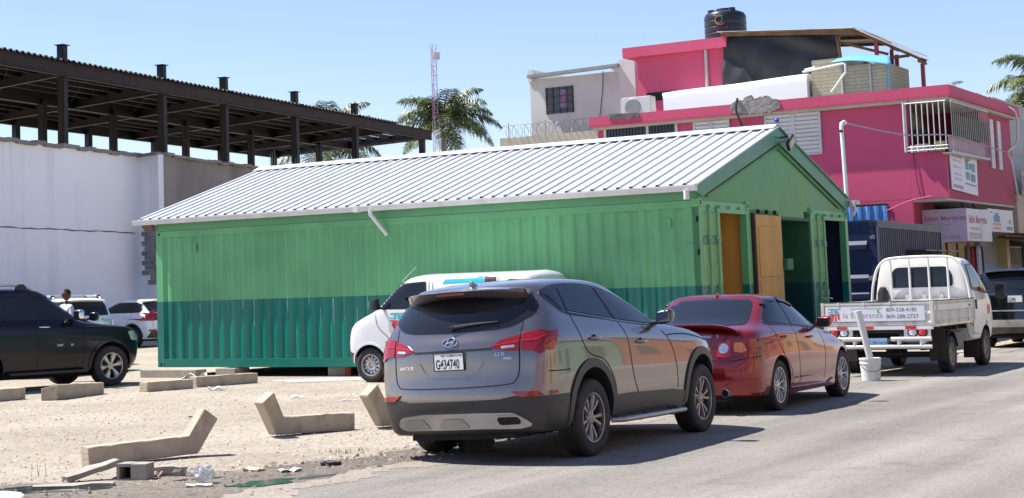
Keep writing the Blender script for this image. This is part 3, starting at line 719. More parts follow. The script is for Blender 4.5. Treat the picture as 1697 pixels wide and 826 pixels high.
mb = KB((1.06, -.20, 4.9)); mb.lathe([(0, 4.9), (.07, 4.9), (.09, 5.08), (.0, 5.08)], 14, 'Z', (1.06, -.2, 0)); kmesh(mb, 'bowl', MATS['enamel_white'], 'small white cup at the left end of the balcony ledge', 'cup', (1.06, -.2, 4.9), 40)
mb = KB((.6, -.20, 4.9)); mb.lathe([(0, 4.9), (.08, 4.9), (.08, 5.06), (0, 5.06)], 14, 'Z', (.58, -.2, 0)); kmesh(mb, 'jar', mat('pale_blue_plastic', (.35, .42, .52), .4, var=.1), 'pale blue jar between the two tubs on the balcony', 'jar', (.6, -.2, 4.9), 40)
mb = KB((.95, -.6, 5.35)); 
for k in range(9): mb.tube([(.95+.02*k, -.6, 5.35), (.75+.05*k, -.7+.03*k, 5.55+.03*(k % 3))], .012, 4)
kmesh(mb, 'hanging_plant', mat('leafy_green', (.05, .09, .03), .8, var=.3), 'small dark plant hanging behind the balcony bars', 'plant', (.95, -.6, 5.35))
# slim louvres of the street face, street sign boards
for y in (-4.90, -5.75):
    f = MB(); f.box2((.20, y-.42, 4.66), (.248, y, 6.06)); o = f.build('slim_window', IRW, h)
    f = MB(); [f.box2((.185, y-.02, 4.70+.085*k), (.202, y+.03, 4.75+.085*k)) for k in range(16)]; f.build('window_toothing', PLW, o)
# openings of the ground floor behind the salon sign
kp('shop_interior', DARK, lambda b: (b.box2((2.9, -6.8, 0.1), (3.0, -2.3, 3.4)), b.box2((1.4, -2.4, .1), (3.0, -2.3, 3.4)), b.box2((1.3, -9, 3.3), (3.0, -2.3, 3.5))))
kp('shop_wall_blue', mat('pale_blue_wall', (.20, .36, .48), .75, var=.1), lambda b: b.box2((1.15, -9.0, .1), (1.30, -6.8, 1.95)))
kp('shop_wall_grey', mat('grey_plaster', (.30, .29, .26), .8, var=.15), lambda b: b.box2((1.15, -9.0, 1.952), (1.30, -6.8, 3.5)))
kp('shop_mullion', mat('shop_pole', (.25, .08, .07), .6, var=.2), lambda b: [b.box2((1.15, y, .1), (1.2, y+.05, 3.4)) for y in (-3.3, -4.4, -5.6)])
# signs (things of their own)
VY = mat('sign_white', (.62, .61, .62), .45, 0, var=.06, vscale=1.5, stain=((.55, .35, .36), .5, 1.4, .6))
VP = mat('sign_lilac', (.48, .40, .47), .45, 0, var=.1, vscale=1.5, stain=((.45, .20, .28), .6, 1.6, .7))
PI = mat('sign_pink_ink', (.50, .10, .18), .5, var=.1); GI = mat('sign_grey_ink', (.28, .26, .28), .5, var=0); BI = mat('sign_blue_ink', (.06, .20, .32), .5, var=.1); OI = mat('sign_orange_ink', (.60, .25, .16), .5, var=.1)
sg = kthing('salon_sign', 'two-sided faded white and lilac box sign of a hair salon under the overhang', 'sign')
f = MB(); f.box2((.0, -3.55, 2.54), (1.16, -.95, 3.40), bev=.01); f.build('sign_box', VY, sg)
f = MB(); f.box2((.0, -.949, 2.55), (1.15, -.944, 3.39)); lf = f.build('left_panel', VP, sg)
def ktext(nm, s, size, o, ux, m, par, **k): return text_on(nm, s, size, o, ux, (0, 0, 1), m, par, **k)
ktext('sign_lettering', 'Salón Margarita', .175, (1.10, -.940, 3.10), (-1, 0, 0), PI, lf, bold=True)
ktext('sign_small_print', 'corte  secado  tinte  peinado', .06, (1.08, -.940, 2.98), (-1, 0, 0), GI, lf)
ktext('sign_phone', '829.920.1496', .15, (1.10, -.940, 2.60), (-1, 0, 0), GI, lf, bold=True, spacing=1.12)
ktext('sign_lettering', 'Salón Margarita', .30, (-.004, -1.15, 3.02), (0, -1, 0), PI, sg, bold=True)
ktext('sign_small_print', 'corte  secado  tinte', .13, (-.004, -1.30, 2.84), (0, -1, 0), GI, sg)
ktext('sign_phone', '829.920.1496', .24, (-.004, -1.15, 2.60), (0, -1, 0), mat('faded_pink', (.50, .34, .36), .5, var=0), sg, bold=True)
f = MB(); f.tube([(.3, -2, 3.40), (.4, -2, 3.62)], .02, 5); f.tube([(.3, -3.2, 3.40), (.4, -3.2, 3.62)], .02, 5); f.build('sign_bracket', BLACKP, sg)
s2 = kthing('shop_sign', 'white shop board with blue and orange blocks right of the salon sign', 'sign')
f = MB(); f.box2((.17, -6.85, 2.84), (.21, -3.9, 3.48)); f.build('sign_board', VY, s2)
for nm, m, y0, y1, z0, z1 in (('blue_block', BI, -4.55, -5.25, 3.12, 3.30), ('blue_block', BI, -4.75, -5.1, 3.30, 3.37), ('orange_line', OI, -4.45, -5.35, 3.02, 3.09), ('orange_line', OI, -4.45, -5.3, 2.91, 2.97), ('blue_patch', BI, -6.05, -6.7, 2.90, 3.01), ('orange_patch', OI, -6.3, -6.6, 3.08, 3.22), ('red_line', PI, -4.1, -4.4, 3.36, 3.41)):
    f = MB(); f.box2((.164, y1, z0), (.169, y0, z1)); f.build(nm, m, s2)
ps = kthing('clinic_poster', 'tilted white poster with blue blocks hung under the corner balcony', 'poster')
P4 = [Vector((.20, -.45, 4.93)), Vector((.20, -3.20, 4.83)), Vector((.20, -3.12, 3.80)), Vector((.20, -.52, 3.90))]
f = MB(); a = [f.v(p) for p in P4]; b_ = [f.v(p+Vector((.03, 0, 0))) for p in P4]; f._f(a); f._f(b_[::-1]); [f._f([a[i], b_[i], b_[(i+1) % 4], a[(i+1) % 4]]) for i in range(4)]; f.build('poster_sheet', mat('poster_white', (.66, .66, .68), .4, var=.05), ps)
def pq(u, v): return P4[3].lerp(P4[2], u).lerp(P4[0].lerp(P4[1], u), v)+Vector((-.006, 0, 0))
def prect(nm, u0, u1, v0, v1, m): f = MB(); f.poly([pq(u0, v0), pq(u1, v0), pq(u1, v1), pq(u0, v1)]); return f.build(nm, m, ps, fix=False)
MI = mat('poster_mauve', (.42, .22, .34), .5, var=.1)
prect('poster_heading', .06, .42, .86, .93, MI); prect('poster_footer', .06, .42, .06, .14, MI); prect('poster_footer', .52, .95, .22, .27, MI)
for z in (.74, .58, .40, .27): prect('poster_text_line', .10, .38, z, z+.05, mat('poster_pale_ink', (.48, .42, .52), .5, var=.1))
for u, v, w_, h_ in ((.55, .62, .10, .24), (.68, .64, .08, .16), (.78, .60, .13, .22), (.56, .36, .13, .20), (.74, .34, .17, .20)): prect('poster_picture', u, u+w_, v, v+h_, mat('poster_blue', (.10, .26, .33), .5, var=.2))
ktext('poster_lettering', 'VIDEO', .16, (.19, -1.95, 4.72), (0, -1, 0), BI, ps, bold=True)
# clothes hanging in the shop front
r_ = random.Random(2)
for k, (y, col, nm) in enumerate(((-2.5, (.05, .04, .05), 'black'), (-2.72, (.40, .03, .04), 'red'), (-2.95, (.03, .03, .05), 'navy'), (-3.15, (.42, .30, .34), 'dusty pink'), (-3.4, (.50, .53, .60), 'pale blue'), (-3.62, (.04, .04, .05), 'charcoal'), (-2.3, (.20, .15, .10), 'brown patterned'), (-2.1, (.12, .06, .07), 'maroon'))):
    mb = KB((.35, y, 1.7)); z0 = 1.55+r_.uniform(-.15, .15)
    def cl(u, v): return (.35+.04*sin(9*u+k), y+(u-.5)*.24*(1+.2*(1-v))*(1 if v < .85 else (1-v)/.15*.7+.3), z0+(2.42-z0)*v)
    mb.grid(cl, 8, 8); mb.tube([(.35, y-.1, 2.40), (.35, y, 2.47), (.35, y+.1, 2.40)], .006, 4)
    o = kmesh(mb, 'hanging_garment', mat('cloth_'+nm.replace(' ', '_'), col, .85, var=.2), nm+' garment hanging below the salon sign', 'garment', (.35, y, 1.7), None, 'clothes hung in the shop front')
# rooftop
t3 = kthing('rooftop_room', 'pink rooftop room with a slab edge and a grey downpipe', 'rooftop room')
def k3(name, m, f, parent=None): mb = MB(); f(mb); return mb.build(name, m, parent or t3)
k3('room_wall', PK, lambda b: b.box2((7.45, -7.0, 6.60), (10.46, -3.7, 8.76)))
k3('room_slab', PK, lambda b: b.prism([(7.40, -3.45), (10.85, -3.45), (10.85, -7.2), (7.40, -7.2)], 'z', 8.765, 9.08))
k3('wall_pipe', mat('pipe_grey', (.42, .41, .40), .5, var=.1), lambda b: (b.tube([(8.14, -3.62, 8.76), (8.14, -3.62, 7.1)], .05, 10), b.tube([(8.30, -3.60, 8.86), (8.14, -3.62, 8.80)], .03, 6)))
f = MB(); f.box2((9.35, -3.72, 7.35), (10.2, -3.69, 7.62)); f.build('wall_opening', DARK, t3)
# sagging plastic sheet on a frame
tp = kthing('black_tarpaulin', 'black tarpaulin wall closing the rooftop shelter', 'tarpaulin')
def tf(u, v):
    x = 7.50-3.48*u; zt = 9.10-.34*u; zb = 7.0+.0*u
    z = zb+(zt-zb)*v
    y = -3.55+.05*sin(5*u*pi+3*v)*(1-v*.4)+.035*sin(9*u+9*v*v)+.10*(1-v)*sin(3*u+1)+.012*sin(17*v+14*u)+.012*sin(31*u-8*v)
    return (x+.10*(1-v)*(1-u), y, z)
f = MB(); f.grid(tf, 60, 36); o = f.build('tarpaulin_sheet', mat('black_plastic_sheet', (.014, .015, .018), .55, var=.3, vscale=4), tp, smooth=60); o.modifiers.new('s', 'SOLIDIFY').thickness = .01
f = MB()
for x, z in ((7.5, 9.0), (4.0, 8.7)): f.tube([(x, -3.62, 6.6), (x, -3.62, z)], .05, 6)
f.build('tarpaulin_post', mat('dirty_white_post', (.42, .40, .38), .7, var=.3), tp)
r3 = kthing('tin_roof_shelter', 'rusty tin roof on red posts over the rooftop terrace', 'roof shelter')
TN = mat('old_tin', (.46, .44, .41), .5, .4, var=.3, vscale=2, stain=((.26, .14, .08), .5, 1.2, 1)); TW = mat('timber_brown', (.16, .085, .035), .8, var=.3); RP = mat('red_post', (.30, .03, .05), .5, var=.15)
def tin(name, x0, z0, x1, z1, y0, y1):
    mb = MB(); n = int(abs(y1-y0)/.09); 
    rows = [[mb.v((x, y0+(y1-y0)*k/n, z+.012*(1 if k % 2 else -1))) for k in range(n+1)] for x, z in ((x0, z0), (x1, z1))]
    for k in range(n): mb._f([rows[0][k], rows[0][k+1], rows[1][k+1], rows[1][k]])
    o = mb.build(name, TN, r3); o.modifiers.new('s', 'SOLIDIFY').thickness = .006
tin('roof_sheet', 7.6, 9.22, 3.40, 8.86, -3.2, -7.0); tin('roof_sheet', 3.45, 8.87, 1.55, 7.80, -3.2, -4.1); tin('roof_sheet', 3.5, 8.95, 2.0, 8.12, -4.05, -5.6)
k_ = lambda name, m, f: (lambda mb: (f(mb), mb.build(name, m, r3)))(MB())
k_('roof_beam', TW, lambda b: [b.bar((7.5, y, 9.12), (3.4, y, 8.78), .06, .10) for y in (-3.35, -5.0, -6.8)]+[b.bar((3.42, y, 8.78), (1.6, y, 7.78), .06, .09) for y in (-3.35, -3.95)]+[b.bar((x, -3.3, z), (x, -4.1, z), .05, .07) for x, z in ((3.4, 8.74), (2.4, 8.18), (1.65, 7.72))])
k_('roof_brace', TW, lambda b: [b.bar((4.0, -3.7, 8.55), (2.6, -3.7, 8.05), .05, .08), b.bar((4.0, -3.7, 7.9), (2.0, -3.7, 7.95), .05, .08), b.bar((4.0, -3.5, 8.7), (3.9, -3.5, 7.7), .08, .10)])
for x, y, zt in ((2.84, -3.4, 8.40), (2.45, -4.0, 8.05), (1.70, -3.9, 7.70), (3.4, -6.8, 8.6)):
    f = MB(); f.box2((x-.05, y-.05, 6.6), (x+.05, y+.05, zt)); f.build('shelter_post', RP, r3)
mt = kthing('white_canopy', 'long white arched canopy sheet on the pink roof', 'canopy')
def cf(u, v): 
    x = 9.05-4.45*u; a = v*pi; s_ = 1+.05*sin(9*u)
    return (x+.08*sin(a)*(1-u)-.05, -2.25-.8+.8*(abs(cos(a))**.22)*(1 if cos(a) > 0 else -1), 6.62+(.80+.14*u)*(sin(a)**.16)*(1+.012*sin(9*u)))
f = MB(); f.grid(cf, 16, 20); f.poly([cf(0, k/20) for k in range(21)]); f.poly([cf(1, k/20) for k in range(21)]); f.build('canopy_sheet', mat('canopy_white', (.78, .78, .77), .5, var=.03, vscale=1), mt, smooth=60)
cb = kthing('block_shed', 'unpainted concrete-block shed on the pink roof edge', 'shed')
def brickmat():
    m = bpy.data.materials.new('concrete_blocks'); m.use_nodes = True; n = m.node_tree; b = n.nodes['Principled BSDF']; sock(b, 'Roughness', .9)
    tc = n.nodes.new('ShaderNodeTexCoord'); mp = n.nodes.new('ShaderNodeMapping'); mp.inputs['Rotation'].default_value = (R(90), 0, 0)
    br = n.nodes.new('ShaderNodeTexBrick'); br.inputs['Color1'].default_value = (.42, .39, .28, 1); br.inputs['Color2'].default_value = (.37, .34, .24, 1); br.inputs['Mortar'].default_value = (.22, .20, .17, 1)
    br.inputs['Scale'].default_value = 1; br.inputs['Brick Width'].default_value = .40; br.inputs['Row Height'].default_value = .10; br.inputs['Mortar Size'].default_value = .008
    n.links.new(tc.outputs['Object'], mp.inputs[0]); n.links.new(mp.outputs[0], br.inputs['Vector']); n.links.new(br.outputs[0], b.inputs['Base Color']); MATS['concrete_blocks'] = m; return m
f = MB(); f.box2((2.30, -4.6, 6.60), (4.45, -2.4, 7.66)); f.box2((3.3, -4.6, 7.66), (4.46, -2.5, 7.93)); f.build('block_wall', brickmat(), cb)
for x in (2.75, 3.55): f = MB(); f.tube([(x, -2.36, 6.6), (x, -2.36, 7.66)], .035, 6); f.build('shed_pipe', MATS['pipe_grey'], cb)
f = MB(); f.tube([(2.25, -2.38, 6.6), (2.25, -2.38, 7.55)], .03, 6); f.build('shed_corner_pipe', mat('blue_pipe', (.12, .35, .55), .4, var=.1), cb)
bs = kthing('blue_sheet', 'bright sky-blue sheet lying bent on the block shed', 'sheet')
f = MB(); f.grid(lambda u, v: (3.74-1.58*u-.14*(v-.5)*(1-2*u), -2.2-.35*v, 7.79-.22*u**2+(.14+.14*u)*v+.02*sin(5*u)), 14, 3); o = f.build('sheet', mat('sky_blue_sheet', (.13, .40, .60), .5, var=.06), bs, smooth=60); o.modifiers.new('s', 'SOLIDIFY').thickness = .02
pr_ = kthing('pipe_railing', 'white plastic pipe railing between canopy and block shed', 'railing')
f = MB(); f.tube([(4.62, -2.15, 7.58), (3.42, -2.1, 7.70), (3.36, -2.1, 7.66), (3.36, -2.1, 7.45), (3.80, -2.1, 6.92)], .035, 8); f.tube([(4.55, -2.15, 7.64), (4.25, -2.15, 7.68)], .03, 6); f.build('rail_pipe', GU, pr_)
ac = kthing('air_conditioner', 'white air conditioner box on the pink roof beside the rooftop room', 'air conditioner')
f = MB(); f.box2((9.42, -2.62, 6.75), (10.36, -2.25, 7.36), bev=.02); f.build('case', mat('ac_white', (.55, .55, .52), .5, var=.06, stain=((.4, .33, .24), .4, 3, 1)), ac)
f = MB(); f.lathe([(0, -2.232), (.25, -2.232), (.27, -2.249)], 24, 'Y', (10.02, 0, 7.05)); 
for k in range(5): f.lathe([(.05+.045*k, -2.228), (.062+.045*k, -2.228)], 24, 'Y', (10.02, 0, 7.05))
f.build('fan_grille', mat('ac_grille', (.28, .28, .27), .5, var=.1), ac)
for x in (9.55, 10.2): f = MB(); f.box2((x-.05, -2.6, 6.60), (x+.05, -2.3, 6.75)); f.build('foot', BLACKP, ac)
f = MB()
for k in range(10): f.tube([(10.1-.02*k+.06*sin(k), -2.1, 6.62+.05*(k % 2)), (9.95+.07*k, -2.1, 6.75+.10*sin(k*.9)**2)], .006, 4)
kw = kthing('loose_wires', 'tangle of thin wires beside the air conditioner on the roof edge', 'wires'); f.build('wire', MATS['dark_iron'], kw)
tk = kthing('water_tank', 'black ribbed plastic water tank with a round emblem on the rooftop', 'water tank', None, (8.4, -6.0, 9.08))
TB = mat('tank_black', (.014, .017, .022), .35, var=.15)
f = MB(); pr3 = [(0, 0), (.64, 0), (.66, .04)]
for k in range(4): z = .12+.20*k; pr3 += [(.665, z), (.665, z+.13), (.645, z+.15), (.645, z+.17), (.665, z+.19)]
pr3 += [(.66, 1.02), (.60, 1.12), (.44, 1.19), (.28, 1.22), (.27, 1.28), (.0, 1.30)]
f.lathe(pr3, 40); f.build('tank_shell', TB, tk, smooth=30)
for a in (.4, 2.5): f = MB(); f.lathe([(0, .1), (.11, .1), (.12, 0)], 16, 'Z', (.42*cos(a), .42*sin(a), 1.16)); f.build('tank_cap', TB, tk)
def tl(name, pts, r_, m):
    f = MB(); P = []
    for u, v in pts: a = pi/2+.12+1.5*u/.66; P.append((.672*cos(a), .672*sin(a), .84+1.5*v))
    f.tube(P, r_, 5); f.build(name, m, tk)
# emblem: two-colour loop, the local +y side faces the camera
tl('emblem_ring', [(.0+.10*cos(t*.3+.9), .10*sin(t*.3+.9)) for t in range(17)], .016, mat('emblem_orange', (.65, .12, .05), .5, var=0))
tl('emblem_tail', [(-.02+.07*cos(t*.35+3.4), .02+.09*sin(t*.35+3.4)) for t in range(11)]+[(-.10, .10), (-.13, .13)], .014, mat('emblem_green', (.05, .40, .22), .5, var=0))
tl('emblem_line', [(.16, -.16), (-.14, -.16)], .008, mat('emblem_grey', (.3, .3, .3), .5, var=0))
# pale house at the back left
ph = kthing('pale_house', 'pale grey plastered house with one barred window left of the pink house', 'house')
PW = mat('pale_plaster', (.58, .57, .53), .8, 0, var=.07, vscale=.6, stain=((.34, .32, .28), .4, .7, .6), bump=.1)
f = MB(); f.box2((12.0, -11, 0), (15.55, -6.0, 8.75)); f.build('house_wall', PW, ph)
f = MB(); f.prism([(15.5, 8.80), (12.1, 8.86), (12.1, 8.96), (15.5, 8.90)], 'y', -6.0, -5.7); f.build('roof_edge', mat('grey_edge', (.26, .27, .27), .6, var=.1), ph)
f = MB(); f.box2((11.55, -9, 0), (12.12, -5.85, 9.10)); f.prism([(12.1, 8.6), (12.45, 8.85), (12.1, 9.1)], 'y', -6.0, -5.86); f.box2((15.4, -9, 8.7), (15.6, -5.95, 9.10)); f.build('parapet_end', mat('pale_plaster_white', (.60, .59, .56), .8, var=.05), ph)
f = MB(); f.box2((13.9, -6.0, 7.52), (14.95, -5.97, 8.42)); wn = f.build('window', mat('dark_glazing2', (.05, .07, .08), .2, var=.3), ph)
f = MB(); [f.box2((13.9, -5.96, z), (14.95, -5.93, z+.025)) for z in (7.6, 7.85, 8.1, 8.35)]; [f.box2((x, -5.96, 7.52), (x+.025, -5.93, 8.42)) for x in (13.92, 14.15, 14.4, 14.65, 14.9)]; f.build('window_bars', mat('brown_iron', (.09, .05, .04), .6, var=.2), wn)
f = MB(); f.grid(lambda u, v: (14.42-.30*u, -5.95+.01*sin(9*u), 7.72+.62*v-.04*u), 6, 6); f.build('window_cloth', mat('red_cloth', (.45, .04, .12), .8, var=.7, vscale=9, col2=(.30, .25, .40)), wn, fix=False)
f = MB(); f.tube([(12.75, -5.96, 8.8), (12.8, -5.96, 8.2), (12.95, -5.95, 7.2)], .012, 5); f.build('wall_cable', mat('dark_iron', (.03, .03, .035)), ph)
lw = kthing('cream_wall', 'low cream wall topped with razor wire in front of the pale house', 'wall')
f = MB(); f.box2((10.5, -5.3, 0), (16.3, -5.1, 6.75)); f.build('wall_face', mat('cream_wall_paint', (.48, .45, .34), .85, var=.1, stain=((.33, .30, .22), .5, 1.2, .5)), lw)
rw = kthing('razor_wire', 'coil of razor wire along the top of the cream wall', 'razor wire')
P = []
for k in range(420):
    t = k/420; a = t*2*pi*24; P.append((16.2-5.6*t+.03*cos(a), -5.2+.20*cos(a), 6.98+.20*sin(a)))
f = MB(); f.tube(P, .009, 3); f.build('wire_coil', mat('wire_rust', (.30, .26, .20), .6, .4, var=.3), rw)
f = MB(); [f.tube([(x, -5.2, 6.75), (x, -5.2, 7.25)], .015, 5) for x in (16, 14.6, 13.2, 11.8)]; f.build('wire_stake', MATS['wire_rust'], rw)
# buildings further along the street
fb = kthing('tan_building', 'cream and tan building beyond the pink house with an iron shop gate', 'building')
TNB = mat('tan_plaster', (.50, .42, .30), .8, var=.08); WNB = mat('grey_white_plaster', (.40, .41, .38), .8, var=.1)
f = MB(); f.box2((1.0, -16, 3.3), (6, -9.0, 7.1)); f.build('upper_wall', WNB, fb)
f = MB(); f.box2((.2, -16, 2.85), (1.0, -7.62, 4.0), bev=.02); f.build('balcony_front', TNB, fb)
f = MB(); f.box2((.5, -8.95, 3.9), (.6, -7.65, 5.5)); f.build('curtain_panel', mat('lilac_grey', (.36, .37, .42), .7, var=.2), fb)
f = MB(); f.box2((.15, -16, 4.0), (.19, -8.2, 4.75)); f.build('balcony_screen', mat('brick_screen', (.45, .38, .30), .8, var=.5, vscale=5), fb)
f = MB(); f.prism([(0.9, 2.80), (-.6, 2.42), (-.6, 2.38), (.9, 2.74)], 'y', -16, -8.0); f.build('awning', mat('brown_awning', (.17, .10, .065), .8, var=.3), fb)
f = MB(); f.box2((1.4, -16, 0), (1.5, -9.2, 2.8)); f.build('shop_dark', DARK, fb)
f = MB(); f.box2((.9, -9.35, 0), (1.3, -9.0, 1.0)); f.box2((.9, -9.35, 1.0), (1.3, -9.0, 1.02)); f.build('post_red', mat('post_red', (.36, .04, .04), .6, var=.1), fb)
f = MB(); f.box2((.9, -9.35, 1.02), (1.3, -9.0, 2.85)); f.build('post_yellow', mat('post_yellow', (.55, .45, .20), .6, var=.1), fb)
gt2 = MB()
for k in range(14): gt2.tube([(1.2, -9.5-.2*k, .1), (1.2, -9.5-.2*k, 2.5)], .015, 5)
for k in range(5): gt2.tube([(1.2, -9.8-.5*k+.2*cos(a/8*2*pi), 1.7+.25*sin(a/8*2*pi)) for a in range(9)], .015, 5)
gt2.tube([(1.2, -9.4, 2.5), (1.2, -12.2, 2.5)], .03, 5); gt2.build('iron_gate', IRW, fb)
f = MB(); f.box2((1.0, -40, 0), (9, -16.0, 5.5)); f.build('neighbour_block', TNB, fb)
# cable bundle and wires
def wire(name, pts, r_, lab, m=None, grp=None):
    P = smoothpath(pts, 8); f = MB(); f.tube(P, r_, 5); o = f.build(name, m or MATS['dark_iron'], smooth=60); return tag(o, lab, 'cable', grp)
def kw_(p): return tuple(KM @ Vector(p))
top = CO+Matrix.Rotation(CA, 4, 'Z')@Vector((-.02, -8.62, 5.0))
wa = kw_((.0, .1, 5.25)); wb = kw_((-.3, -9.0, 5.05))
wire('overhead_cable', [tuple(top), tuple((Vector(top)+Vector(wa))/2-Vector((0, 0, .12))), wa, kw_((-.15, -4, 5.12)), wb, kw_((-.4, -22, 5.4))], .018, 'pale cable from the riser pipe across the barred balcony', mat('cable_grey', (.30, .30, .30), .5, var=.1))
wire('pink_cable', [tuple(CO+Matrix.Rotation(CA, 4, 'Z')@Vector((-.1, -8.5, 3.15))), kw_((2.6, .0, 3.33)), kw_((1.9, -.02, 3.38)), kw_((1.2, .0, 3.62)), kw_((.6, -.0, 3.72))], .016, 'pink painted cable sagging along the ground floor wall', PK)
wire('white_hose', [kw_((-.03, -6.3, 6.5)), kw_((-.12, -6.8, 6.3)), kw_((-.12, -6.7, 5.5)), kw_((-.05, -5.9, 5.15)), kw_((-.05, -6.2, 4.8)), kw_((.1, -7.4, 3.8))], .035, 'white hose looping down the street end of the pink roof', GU)
for k in range(3): wire('street_cable', [kw_((-.2, -7.8, 4.35-.08*k)), kw_((-.3, -8.8, 4.30-.16*k)), kw_((-.4, -10, 4.4-.12*k)), kw_((-.6, -16, 4.6))], .03, ['topmost black cable at the corner beyond the pink house', 'middle black cable at the corner beyond the pink house', 'lowest, most sagging black cable beyond the pink house'][k], None, 'bundled street cables')
wire('wall_cord', [kw_((1.08, -.0, 6.3)), kw_((1.10, -.22, 5.5)), kw_((1.05, -.22, 4.4)), kw_((.95, -.22, 3.7))], .010, 'thin dark cord down the pink wall below the cage')
wire('roof_cable', [kw_((5.75, .08, 6.75)), kw_((5.80, .10, 6.4)), kw_((5.65, .06, 5.9)), kw_((5.6, -.1, 5.4))], .035, 'dark thick cable hanging over the broken concrete edge')
# ------------------------------------------------------------------ navy container and blue corrugated fence
nv = empty('navy_container', (11.2, 38.0, 0), R(60)); tag(nv, 'navy blue shipping container turned into a stall, behind the white truck', 'shipping container')
NB = mat('navy_paint', (.012, .026, .085), .45, var=.15, vscale=1, stain=((.05, .05, .07), .5, 1, .4)); NG = mat('navy_grey', (.035, .045, .065), .5, var=.25, vscale=1.5, stain=((.12, .11, .09), .5, 1.5, .3))
f = MB(); corr(f, .1, 7.0, -.01, .25, 2.78, .21, .045, -1, 'x', None); f.build('side_wall', NG, nv, fix=False)
f = MB(); f.box2((0, -.03, 2.78), (7.1, .06, 2.93)); f.box2((0, -.03, .08), (7.1, .06, .25)); f.build('side_rail', NG, nv)
for x0 in (0, 6.95): f = MB(); f.box2((x0, -.035, .1), (x0+.14, .12, 2.94)); f.build('corner_post', NB, nv)
f = MB(); f.box((.07, .03, 2.86), (.19, .18, .14), bev=.01); f.mi = 1; f.lathe([(0, -.062), (.035, -.062)], 14, 'Y', (.07, 0, 2.86)); f.lathe([(0, -.027), (.035, -.027)], 14, 'X', (0, .03, 2.86)); f.build('corner_casting', [NB, DARK], nv)
f = MB(); f.box2((.03, .12, .1), (.06, 2.44, 2.9)); dw = f.build('end_wall', NB, nv)
for z in (.45, .80, 1.14, 1.50, 2.26): f = MB(); f.prism([(.03, z), (-.04, z+.03), (-.04, z+.13), (.03, z+.22)], 'y', .2, 2.4); f.build('end_rib', NB, dw)
f = MB(); f.box((-.02, .10, 1.62), (.06, .18, .10), bev=.01); f.box((-.02, .06, 2.55), (.05, .10, .08), bev=.01); f.build('door_hasp', SILVERP, nv)
f = MB(); f.box2((0, 0, 2.90), (7.1, 2.44, 2.95)); f.box2((7.05, 0, .1), (7.1, 2.44, 2.9)); f.box2((0, 2.40, .1), (7.1, 2.44, 2.9)); f.build('roof_panel', NB, nv)
for x0, x1 in ((2.9, 4.1), (4.3, 5.3), (5.5, 6.7)):
    f = MB(); f.box2((x0, -.034, 1.60), (x1, -.030, 2.28)); wo = f.build('serving_hatch', DARK, nv)
    f = MB(); f.box2((x0, -.5, 2.25), (x1, -.03, 2.28)); f.build('hatch_awning', NB, wo)
bf = empty('blue_fence', (13.85, 45.75, 0), R(146.5)); tag(bf, 'sky-blue corrugated metal screen between the navy container and pink wall', 'fence')
f = MB(); corr(f, 0, 4.5, 0, .05, 3.62, .24, .05, 1, 'x', None); o = f.build('fence_sheet', mat('fence_blue', (.06, .20, .46), .5, var=.12, stain=((.25, .36, .52), .45, 2, .5)), bf, fix=False); o.modifiers.new('s', 'SOLIDIFY').thickness = .01

# ------------------------------------------------------------------ walls of the lot
WW = mat('bluish_white_wall', (.92, .92, .925), .75, 0, var=.035, vscale=.25, stain=((.50, .51, .53), .5, .7, .10), bump=.08, bscale=2)
GC = mat('grey_render', (.25, .225, .20), .9, 0, var=.14, vscale=.5, stain=((.13, .115, .10), .6, .5, .12), bump=.3, bscale=4)
def wallseg(name, a, b_, h_, m, th, lab, cat='wall', cap=None, parent=None):
    a, b_ = Vector((*a, 0)), Vector((*b_, 0)); d = (b_-a).normalized(); nn = Vector((-d.y, d.x, 0))
    mb = MB(); L = (b_-a).length
    mb.M = Matrix.Translation(a) @ Matrix.Rotation(atan2(d.y, d.x), 4, 'Z')
    mb.box2((0, 0, 0), (L, th, h_)); return mb.build(name, m, parent)
lwv = empty('lot_wall', (-10.33, 70.5, 0)); tag(lwv, 'high bluish-white plastered wall behind the parked cars', 'wall')
def off(p): return (p[0]+10.33, p[1]-70.5)
o = wallseg('wall_face', off((-19.5, 48.5)), off((-10.33, 70.5)), 7.74, WW, .25, '', parent=lwv)
o = wallseg('wall_return', off((-10.33, 70.5)), off((-9.35, 69.34)), 7.74, WW, .25, '', parent=lwv)
mb = MB(); r_ = random.Random(5); A, B = Vector(off((-19.5, 48.5))), Vector(off((-10.33, 70.5)))
for i in range(40):
    p = A.lerp(B, i/40); q = A.lerp(B, (i+1)/40); z = 7.82+r_.uniform(-.04, .05)
    d = (q-p).normalized(); mb.bar((p.x-.12*d.y*0, p.y, z-.05), (q.x, q.y, z-.05), .34, .14)
p, q = Vector(off((-10.33, 70.5))), Vector(off((-9.35, 69.34))); mb.bar((p.x, p.y, 7.77), (q.x, q.y, 7.77), .34, .12)
mb.build('wall_coping', GC, lwv)
